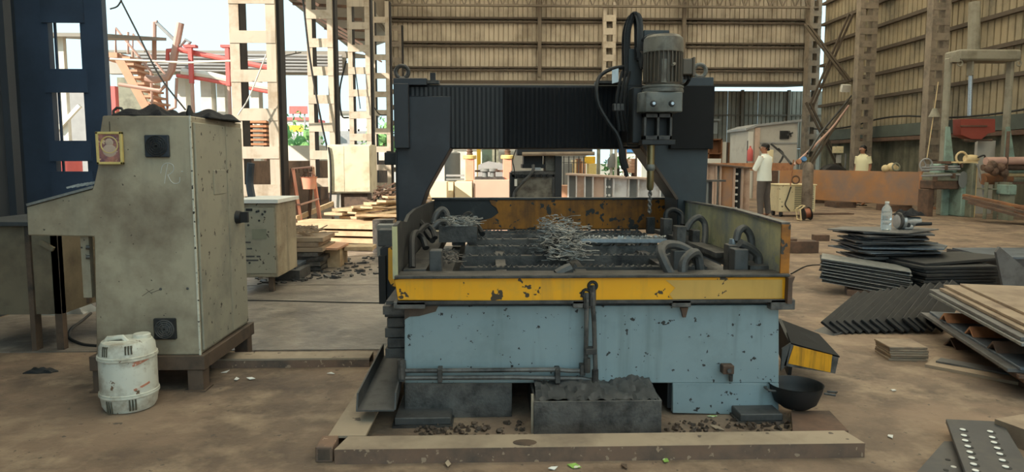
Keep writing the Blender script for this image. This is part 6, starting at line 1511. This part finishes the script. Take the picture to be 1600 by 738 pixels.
t = thing('window_grille', 'dark barred grille standing beyond the pale girder left end', 'grille', (W(895, 270, 16.5).x, 16.5, 0))
for px in range(882, 920, 8): MB().box(W(px, 0, 16.5).x, W(px, 0, 16.5).x+.025, 16.5, 16.53, 0, W(0, 244, 16.5).z).build('bar', 'dark_steel', t)
for y in (245, 254): MB().box(W(881, 0, 16.5).x, W(918, 0, 16.5).x, 16.49, 16.52, W(0, y+.8, 16.5).z, W(0, y-.3, 16.5).z).build('bar', 'dark_steel', t)
for k, (x0, x1, y0_, m) in enumerate(((884, 896, 256, 'girder_grey'), (897, 903, 250, 'cream_tool'), (904, 910, 248, 'rust'), (911, 918, 252, 'stair_tan'))):
    single('stacked_part', MB().box(W(x0, 0, 18).x, W(x1, 0, 18).x, 18, 18.4, 0, W(0, y0_, 18).z), m, ['grey block standing behind the barred grille', 'cream upright behind the barred grille', 'rusty upright behind the barred grille', 'tan upright behind the barred grille'][k], 'stock')
for k in range(4):
    single('timber_stack', MB().box(W(878, 0, 14.8).x, W(892, 0, 14.8).x, 14.8, 15.3, k*.2, .2+k*.2), 'stair_tan', 'tan timber at the pale girder left end, %s from the bottom' % ORD[k], 'timber', 'timbers at the pale girder end')
t = thing('far_shed', 'pale far shed with a blue roof strip beyond the pale girder', 'shed', (W(988, 240, 40).x, 40, -.06))
MB().box(W(972, 238, 40).x, W(1003, 238, 40).x, 40, 42, -.06, W(988, 238, 40).z).build('wall', 'white_wall', t); MB().box(W(971, 233, 40).x, W(1004, 233, 40).x, 39.9, 42.1, W(988, 238, 40).z, W(988, 233, 40).z).build('roof_strip', 'blue_plastic', t)
q = W(1005, 264, 30); bush('green_shrub', (q.x, 36, 1.0), .7, 7, 'small green shrub beyond the spindle', 'shrub')
q = W(955, 260, 21.93); single('dark_coat', MB().loft([((q.x, 21.93, W(955, 262, 21.93).z), .12, .08, 0), ((q.x, 21.93, W(955, 250, 21.93).z), .13, .08, 0), ((q.x+.06, 21.93, W(955, 240, 21.93).z), .05, .05, 0)], 12), 'girder_grey', 'grey coat hanging on a post beyond the pale girder', 'coat')
# ================================================================== LEFT MIDDLE: CUPBOARDS, STOCK
YK2 = 7.0
t = thing('switch_cabinet', 'low cream switch cabinet with a white top right of the console', 'cabinet', (W(408, 430, YK2).x, YK2+.4, 0))
b1 = px_box('body', 366, 431, 318, 434, YK2, .7, 'console_paint', t, .008)
px_box('front_door', 372, 428, 325, 428, YK2-.01, .012, 'console_side', b1, .003)
px_box('top', 362, 434, 312, 318, YK2-.03, .76, 'paper_white', t)
px_box('stencil_panel', 394, 416, 358, 374, YK2-.014, .006, 'mint_grey', b1)
px_box('vent_slot', 384, 394, 326, 330, YK2-.016, .01, 'rubber', b1)
mb = MB()
for (x, y) in ((383, 345), (388, 352), (404, 330), (410, 335), (414, 331), (380, 366), (390, 411), (401, 331), (405, 345), (384, 340)): MB().cyl(W(x, y, YK2-.01), W(x, y, YK2-.018), .012, .01, 8).build('knob', 'rubber', b1)
mb = MB()
for x, y, w in ((384, 401, 14), (401, 401, 6), (384, 407, 20), (386, 389, 8), (383, 379, 9)): a = W(x, y, YK2-.011); MB().box(a.x, a.x+w*.0063, YK2-.0125, YK2-.0105, a.z-.008, a.z+.008).build('faded_marking', 'hose_grey', b1)
px_box('leg', 370, 378, 434, 447, YK2+.05, .06, 'base_brown', t, 0, 0); px_box('leg', 420, 427, 434, 447, YK2+.05, .06, 'base_brown', t, 0, 0); px_box('leg', 420, 427, 434, 447, YK2+.6, .06, 'base_brown', t, 0, 0)
hoseW([(392, 255, 7.6), (390, 285, 7.6), (394, 312, 7.5)], .04, 'navy_sheet', 'dark bent pipe standing behind the white topped cabinet', 'dark_pipe')
# tall dark panel behind cabinet
# cream cupboard in the sun
YU = 14.0
t = thing('cream_cupboard', 'cream two door cupboard standing in sunlight by the columns', 'cupboard', (W(547, 330, YU).x, YU+.4, 0))
zc0 = W(0, 302, YU).z
px_box('body', 513, 579, 226, 302, YU, .7, 'white_cabinet', t, .01)
for x0, x1 in ((515, 537), (539, 577)): px_box('door', x0, x1, 228, 300, YU-.02, .02, 'white_cabinet', t, .004)
px_box('plinth', 519, 532, 302, 340, YU+.05, .3, 'grey_wall', t, 0, 0); px_box('plinth', 533, 574, 302, 340, YU+.1, .5, 'base_brown', t, 0, 0)
MB().tube(smooth_pts([W(513, 230, YU-.05), W(516, 250, YU-.05), W(517, 290, YU-.05), W(516, 318, YU-.05)], 4), .02, 6).build('cable', 'rubber', t)
# A frame stand and red bucket
YA2 = 11.6
t = thing('a_frame_stand', 'rusty A frame stand with hooks against the low wall', 'stand', (W(470, 350, YA2).x, YA2, 0))
top0, top1 = W(457, 264, YA2), W(488, 261, YA2)
MB().tube([top0, top1], .02, 6).build('top_bar', 'pipe_tan', t)
for tp, fpx in ((top0, (445, 350)), (top0, (474, 352)), (top1, (480, 344)), (top1, (503, 330))):
    g = W(fpx[0], fpx[1], YA2+(.3 if fpx[0] > 478 else -.3)); g.z = 0
    MB().bar(tp, g, .05, .05).build('leg', 'rust_brown' if fpx[0] in (445, 480) else 'pink_paint', t)
MB().tube([W(449, 320, YA2-.1), W(470, 320, YA2-.2), W(498, 311, YA2+.1)], .018, 6).build('tie_bar', 'pipe_tan', t)
for px in (462, 467, 474, 480): MB().tube([W(px, 264, YA2-.01), W(px+1, 270, YA2-.01)], .01, 5).build('hook', 'rust_brown', t)
q0, q1 = W(483, 296, YA2-.15), W(481, 277, YA2-.15)
t = thing('red_bucket', 'faded red bucket hanging from the A frame stand', 'bucket', q0)
MB().lathe([(.01, 0), (.1, .005), (.13, q1.z-q0.z), (.145, q1.z-q0.z+.005), (.125, q1.z-q0.z-.01), (.09, .02), (.01, .015)], q0, 18).build('bucket_body', 'pink_paint', t)
zb3 = q1.z; MB().tube([(q0.x-.12, q0.y, zb3), (q0.x-.06, q0.y, zb3+.08), (q0.x+.06, q0.y, zb3+.08), (q0.x+.12, q0.y, zb3)], .008, 5).build('bail', 'rust_brown', t)
for k in range(3): MB().bar((q0.x-.05+.05*k, q0.y, q0.z+.03), (q0.x-.08+.06*k, q0.y+.03, zb3+.09), .015, .015).build('rod', 'rust_brown', t)
# sunlit planks: main bundle
def plank(p0, p1, Y0_, Y1_, z, w, th, m, lb, group, nm='flat_bar'):
    a, b = W(p0, 350, Y0_), W(p1, 350, Y1_); a.z = b.z = z+th/2
    return single(nm, MB().bar(a, b, w, th), m, lb, 'bar', group)
GR = 'sunlit flat bars'; LBP = 'tan flat bar in the sunlit pile by the cream cupboard, %s row, %s layer up'
for k in range(4):
    z0_ = .02+k*.105
    for j in range(2):
        plank(472+random.uniform(-3, 5), 590+random.uniform(-10, 12), 10.6+.42*j, 10.3+.42*j, z0_, .4, .07, 'plank_sun', LBP % (('front', 'rear')[j], ORD[k]), GR)
for k in range(8):
    x0 = 520+random.uniform(-6, 30); z = .02+.065*k
    a = W(x0, 350, 11.3+random.uniform(-.2, .3)); b = W(640+random.uniform(-20, 10), 350, 14+random.uniform(-.8, .5)); a.z = z; b.z = z+.04
    if k > 4: a.z += .05
    single('flat_bar', MB().bar(a, b, .35, .04), 'plank_sun', 'tan flat bar running back in the sunlit pile, %s layer up' % ORD[k], 'bar', 'sunlit bars running back')
for k in range(9):
    a = W(545+k*9+random.uniform(-15, 15), 350, 11.0+random.uniform(-.3, .6)); a.z = .5+.035*k; an_ = random.uniform(.1, 1.1); L_ = random.uniform(.7, 1.5)
    b = a+Vector((math.cos(an_)*L_, math.sin(an_)*L_, random.uniform(-.12, -.04)))
    single('flat_bar', MB().bar(a, b, random.uniform(.12, .3), .03), 'plank_sun', 'loose tan offcut thrown across the sunlit pile, %s from the left' % ORD[k], 'bar', 'loose offcuts on the sunlit pile')
for (x, y, Y_, w, h, d, m, lb) in [(598, 356, 10.0, 32, 12, .25, 'greasy_steel', 'grey toothed casting lying on the sunlit bars'), (604, 372, 9.6, 30, 20, .25, 'girder_grey', 'grey block at the right end of the sunlit bars'), (560, 392, 8.8, 44, 6, .3, 'plank_sun', 'short tan offcut in front of the sunlit pile')]:
    a, b = W(x-w/2, y, Y_), W(x+w/2, y-h, Y_); single('steel_block', MB().box(a.x, b.x, Y_, Y_+d, max(.0, a.z) if h < 10 else 0, b.z), m, lb, 'block')
MB_ = MB()
t = thing('corner_rail', 'tan angle rail edging the sunlit pile toward the wall', 'rail', W(500, 330, 12)); a, b = W(462, 342, 11.2), W(520, 318, 13.2); MB().bar(a, b, .04, .08).build('rail', 'plank_sun', t); 
for p_ in (a, b): MB().box(p_.x-.02, p_.x+.02, p_.y-.02, p_.y+.02, 0, p_.z).build('post', 'rust_brown', t)
# grey stack in the shade
GR2 = 'shaded grey flats'
for k in range(7):
    a = W(428, 350, 8.35); b = W(500+random.uniform(-3, 6), 350, 8.35); z = .02+k*.058
    single('flat_bar', MB().box(a.x-.2, b.x, 8.3+random.uniform(-.03, .03), 8.95, z, z+.05), 'plate_tan' if k > 3 else 'greasy_steel', 'grey flat in the shaded pile beside the switch cabinet, %s from the bottom' % ORD[k], 'bar', GR2)
for k, (x0, x1, y, Y_, m, lb) in enumerate([(425, 468, 420, 7.7, 'hose_grey', 'dark flat lying lowest before the shaded pile'), (428, 462, 411, 7.8, 'plate_blue', 'bluish flat lying above the dark one before the shaded pile')]):
    a, b = W(x0, y, Y_), W(x1, y, Y_); single('flat_bar', MB().box(a.x, b.x, Y_, Y_+.45, .0 if k == 0 else .121, .12 if k == 0 else .16), m, lb, 'bar')
a, b = W(494, 405, 8.6), W(530, 405, 8.6); single('timber_block', MB().box(a.x, b.x, 8.65, 9.1, 0, .25), 'plank_sun', 'tan block right of the shaded grey pile', 'block')
p0_, p1_ = W(498, 396, 8.5), W(536, 388, 8.7); single('flat_plate', MB().prism([(p0_.x, 8.45), (p0_.x+.25, 8.4), (p1_.x+.02, 8.95), (p1_.x-.25, 9.15)], .255, .28, 'Z'), 'stair_tan', 'tan plate tilted over the block right of the shaded pile', 'plate')
# debris
mb = MB()
for i in range(260):
    u = random.random(); g = G(400+u*220, 448-random.random()*30-u*20); s = random.uniform(.008, .04)
    mb.cbox((g.x, g.y, s*.3), (s*random.uniform(1, 3.5), s, s*.7), (random.uniform(-.3, .3), random.uniform(-.3, .3), random.random()*3))
tag(mb.build('debris', 'plate_dark'), 'dark scraps littering the floor by the shaded pile', 'debris', None, 'stuff')
mb = MB()
for i in range(90):
    p_ = W(random.uniform(432, 500), 368, 8.4+random.random()*.5); a = random.uniform(0, 6.28); L_ = random.uniform(.06, .35); c = Vector((p_.x, p_.y, .43+random.random()*.07))
    mb.bar(c, c+Vector((math.cos(a)*L_, math.sin(a)*L_*.4, random.uniform(0, .06))), .012, .012)
tag(mb.build('scrap_rods', 'plate_tan'), 'tangle of pale rods and offcuts lying on the shaded pile', 'scrap', None, 'stuff')
mb = MB()
for i in range(60):
    p_ = W(random.uniform(580, 622), 290, 13.2+random.random()); c = Vector((p_.x, p_.y, random.uniform(.3, .8))); a = random.uniform(0, 6.28); L_ = random.uniform(.1, .5)
    mb.bar(c, c+Vector((math.cos(a)*L_, math.sin(a)*L_*.5, random.uniform(-.1, .15))), .05, .03)
tag(mb.build('scrap_heap', 'rust_brown'), 'heap of rusty offcuts beside the cream cupboard', 'scrap', None, 'stuff')
single('scrap_crate', MB().box(W(575, 0, 13.4).x, W(625, 0, 13.4).x, 13.2, 14.3, 0, .35), 'rust_brown', 'low rusty crate under the heap by the cream cupboard', 'crate')
# cable lying on the floor
single('floor_cable', MB().tube(smooth_pts([G(384, 470, .008), G(450, 471, .008), G(530, 473, .008), G(596, 474, .008)], 5), .008, 6), 'rubber', 'thin black cable lying across the floor left of the machine', 'cable')
single('floor_wire', MB().tube(smooth_pts([G(1236, 428, .008), G(1260, 416, .008), G(1284, 414, .008), G(1300, 416, .008)], 5), .008, 6), 'rubber', 'thin black wire curving on the floor right of the tank', 'wire')
# ================================================================== PEOPLE
def skin_body(name, nodes, edges, m, parent, root):
    keys = list(nodes); idx = {k: i for i, k in enumerate(keys)}
    me = bpy.data.meshes.new(name); me.from_pydata([nodes[k][0] for k in keys], [(idx[a], idx[b]) for a, b in edges], [])
    o = bpy.data.objects.new(name, me); COL.objects.link(o); o.parent = parent; MW[o] = MW[parent]
    md = o.modifiers.new('skin', 'SKIN'); md.use_smooth_shade = True
    sv = me.skin_vertices[0].data
    for k in keys:
        r = nodes[k][1]; sv[idx[k]].radius = r if isinstance(r, tuple) else (r, r); sv[idx[k]].use_root = (k == root)
    s = o.modifiers.new('sub', 'SUBSURF'); s.levels = 2; s.render_levels = 2
    me.materials.append(M[m]); return o
def hand(nodes, edges, wrist, tip_dir, side, pre):
    w = Vector(nodes[wrist][0]); d = Vector(tip_dir).normalized(); s = Vector(side).normalized(); n = d.cross(s)
    nodes[pre+'palm'] = (tuple(w+d*.06), (.03, .02)); edges.append((wrist, pre+'palm'))
    for k, (o, L_) in enumerate(((-.03, .07), (-.01, .08), (.011, .075), (.03, .058))):
        b = w+d*.095+s*o; nodes[pre+'f%da' % k] = (tuple(b), .009); nodes[pre+'f%db' % k] = (tuple(b+d*L_*.55+n*.012), .0085); nodes[pre+'f%dc' % k] = (tuple(b+d*L_*.9+n*.035), .007)
        edges += [(pre+'palm', pre+'f%da' % k), (pre+'f%da' % k, pre+'f%db' % k), (pre+'f%db' % k, pre+'f%dc' % k)]
    b = w+d*.045-s*.038; nodes[pre+'ta'] = (tuple(b), .011); nodes[pre+'tb'] = (tuple(b+d*.04-s*.022), .009); edges += [(pre+'palm', pre+'ta'), (pre+'ta', pre+'tb')]
def person(loc, rz, h, label, arms, legs, shirt_m, glasses=False, head_yaw=0, sleeve=1.0, hem=.92):
    k = h/1.72
    t = thing('person', label, 'person', loc, rz)
    V = lambda x, y, z: (x*k, y*k, z*k)
    hy = head_yaw; cs, sn = math.cos(hy), math.sin(hy)
    def Hd(x, y, z): return V(x*cs-y*sn, x*sn+y*cs-.015, z)
    n = {'pelvis': (V(0, 0, .95), (.15*k, .105*k)), 'waist': (V(0, .005, 1.1), (.135*k, .095*k)), 'chest': (V(0, .01, 1.3), (.16*k, .11*k)), 'base': (V(0, .005, 1.44), (.07*k, .065*k)),
         'neck': (V(0, -.005, 1.5), (.052*k, .055*k)), 'jaw': (Hd(0, -.02, 1.565), (.06*k, .075*k)), 'face': (Hd(0, -.01, 1.62), (.072*k, .092*k)), 'crown': (Hd(0, .005, 1.685), (.066*k, .08*k)),
         'nose': (Hd(0, -.118, 1.605), .013*k), 'earl': (Hd(.078, .005, 1.61), .016*k), 'earr': (Hd(-.078, .005, 1.61), .016*k)}
    e = [('pelvis', 'waist'), ('waist', 'chest'), ('chest', 'base'), ('base', 'neck'), ('neck', 'jaw'), ('jaw', 'face'), ('face', 'crown'), ('face', 'nose'), ('face', 'earl'), ('face', 'earr')]
    for s, nm in ((1, 'l'), (-1, 'r')):
        sh = V(.17*s, .01, 1.4); el, wr, tip, side = arms[nm]
        n['sh'+nm] = (sh, .055*k); n['el'+nm] = (V(*el), .042*k); n['wr'+nm] = (V(*wr), .03*k)
        e += [('chest', 'sh'+nm), ('sh'+nm, 'el'+nm), ('el'+nm, 'wr'+nm)]
        hand(n, e, 'wr'+nm, tip, side, nm)
        kn, an, toe = legs[nm]
        n['hip'+nm] = (V(.09*s, 0, .88), .085*k); n['kn'+nm] = (V(*kn), .058*k); n['an'+nm] = (V(*an), .04*k); n['toe'+nm] = (V(*toe), (.042*k, .025*k))
        e += [('pelvis', 'hip'+nm), ('hip'+nm, 'kn'+nm), ('kn'+nm, 'an'+nm), ('an'+nm, 'toe'+nm)]
    skin_body('body', n, e, 'skin', t, 'pelvis')
    P = lambda x, y, z: Vector(V(x, y, z))
    # shirt: torso and sleeves
    mb = MB().loft([(P(0, 0, hem-.06), .205*k, .155*k, 0), (P(0, 0, hem+.06), .2*k, .15*k, 0), (P(0, .0, 1.12), .19*k, .14*k, 0), (P(0, .005, 1.28), .205*k, .145*k, 0), (P(0, .01, 1.39), .2*k, .125*k, 0), (P(0, .01, 1.45), .13*k, .085*k, 0), (P(0, .0, 1.475), .075*k, .072*k, 0)], 24)
    for s, nm in ((1, 'l'), (-1, 'r')):
        sh = P(.15*s, .01, 1.41); el = P(*arms[nm][0]); wr = P(*arms[nm][1])
        end = el.lerp(wr, .82) if sleeve > .9 else Vector(sh).lerp(el, .72)
        pts = [sh, sh.lerp(el, .35), el, el.lerp(wr, .4), end] if sleeve > .9 else [sh, sh.lerp(el, .35), end]
        rs = [.082, .074, .062, .054, .047] if sleeve > .9 else [.082, .076, .07]
        mb.tube(pts, [r*k for r in rs], 14)
    mb.build('shirt', shirt_m, t, 0, None, True)
    MB().torus(P(0, -.002, 1.48), .07*k, .014*k, None, 20, 6).build('collar', shirt_m, t, 0, None, True)
    mb = MB()
    mb.loft([(P(0, 0, .82), .165*k, .115*k, 0), (P(0, 0, .95), .17*k, .12*k, 0), (P(0, 0, 1.05), .15*k, .11*k, 0)], 20)
    for s, nm in ((1, 'l'), (-1, 'r')):
        kn, an, toe = legs[nm]; hp = P(.088*s, 0, .9); K = P(*kn); A = P(*an)
        mb.tube([hp, hp.lerp(K, .5), K, K.lerp(A, .5), A+Vector((0, 0, .0))], [.105*k, .098*k, .08*k, .07*k, .066*k], 16)
    mb.build('trousers', 'trouser', t, 0, None, True)
    # hair, eyes, mouth
    m3 = Matrix.Rotation(hy, 3, 'Z')
    mb = MB(); c = Vector(Hd(0, .016, 1.66))
    prof = [(.088, -.03), (.092, 0), (.088, .035), (.066, .065), (.03, .082), (.003, .086)]
    mb.lathe([(r*k, z*k) for r, z in prof], c, 22, m3 @ Matrix.Rotation(R(-20), 3, 'X'), 0, .9, 1.08)
    mb.tube([Vector(Hd(.06*math.cos(a), .045+.045*math.sin(a), 1.59)) for a in [math.pi*i/8 for i in range(9)]], .028*k, 8)
    mb.build('hair', 'hair', t, 0, None, True)
    mb = MB()
    for s in (-1, 1): mb.ball(Hd(.031*s, -.092, 1.628), .012*k, 8, 6)
    mb.build('eyes', 'paper_white', t, 0, None, True)
    mb = MB()
    for s in (-1, 1): mb.ball(Hd(.031*s, -.101, 1.628), .006*k, 8, 6)
    mb.build('pupils', 'hair', t, 0, None, True)
    MB().ball(Hd(0, -.09, 1.565), .022*k, 10, 6, (1, .4, .28)).build('mouth', 'rust', t, 0, None, True)
    MB().ball(Hd(0, -.094, 1.582), .026*k, 10, 6, (1, .35, .25)).build('moustache', 'hair', t, 0, None, True)
    if glasses:
        mb = MB()
        for s in (-1, 1): mb.torus(Hd(.033*s, -.112, 1.628), .024*k, .003*k, m3 @ Matrix.Rotation(R(90), 3, 'X'), 16, 5); mb.tube([Hd(.058*s, -.11, 1.63), Hd(.08*s, -.01, 1.632)], .003*k, 5)
        mb.tube([Hd(-.01, -.114, 1.63), Hd(.01, -.114, 1.63)], .003*k, 5); mb.build('glasses', 'rubber', t, 0, None, True)
    mb = MB()
    for nm in ('l', 'r'):
        a = P(*legs[nm][1]); to = P(*legs[nm][2]); d = (to-a); d.z = 0; d.normalize(); q = (a+to)/2
        mb.bar(Vector((a.x, a.y, .012))-d*.05, Vector((to.x, to.y, .012))+d*.04, .09*k, .024)
    mb.build('sandals', 'rubber', t, 0, None, True)
    return t
g = G(1192, 340)
person((g.x, g.y, 0), R(-142), 1.72, 'man in a loose white shirt and grey trousers standing with folded arms',
       {'l': ((.25, -.1, 1.13), (-.02, -.23, 1.2), (-1, -.05, .15), (0, .2, 1)), 'r': ((-.25, -.1, 1.13), (.04, -.2, 1.16), (1, -.1, .1), (0, .2, -1))},
       {'l': ((.12, -.02, .5), (.15, .02, .09), (.17, -.15, .03)), 'r': ((-.12, .0, .5), (-.13, .06, .09), (-.15, -.11, .03))}, 'shirt_white', True, R(48))
q = W(1348, 250, 20.2)
person((q.x, q.y, 0), R(-62), 1.76, 'man in a cream tee shirt standing behind the orange girder',
       {'l': ((.22, .04, 1.13), (.22, -.04, .9), (0, -.15, -1), (.1, -1, 0)), 'r': ((-.22, .04, 1.13), (-.22, -.04, .9), (0, -.15, -1), (-.1, 1, 0))},
       {'l': ((.1, -.02, .5), (.11, .02, .09), (.12, -.14, .03)), 'r': ((-.1, -.02, .5), (-.11, .02, .09), (-.12, -.14, .03))}, 'shirt_cream', False, R(-15), .5)
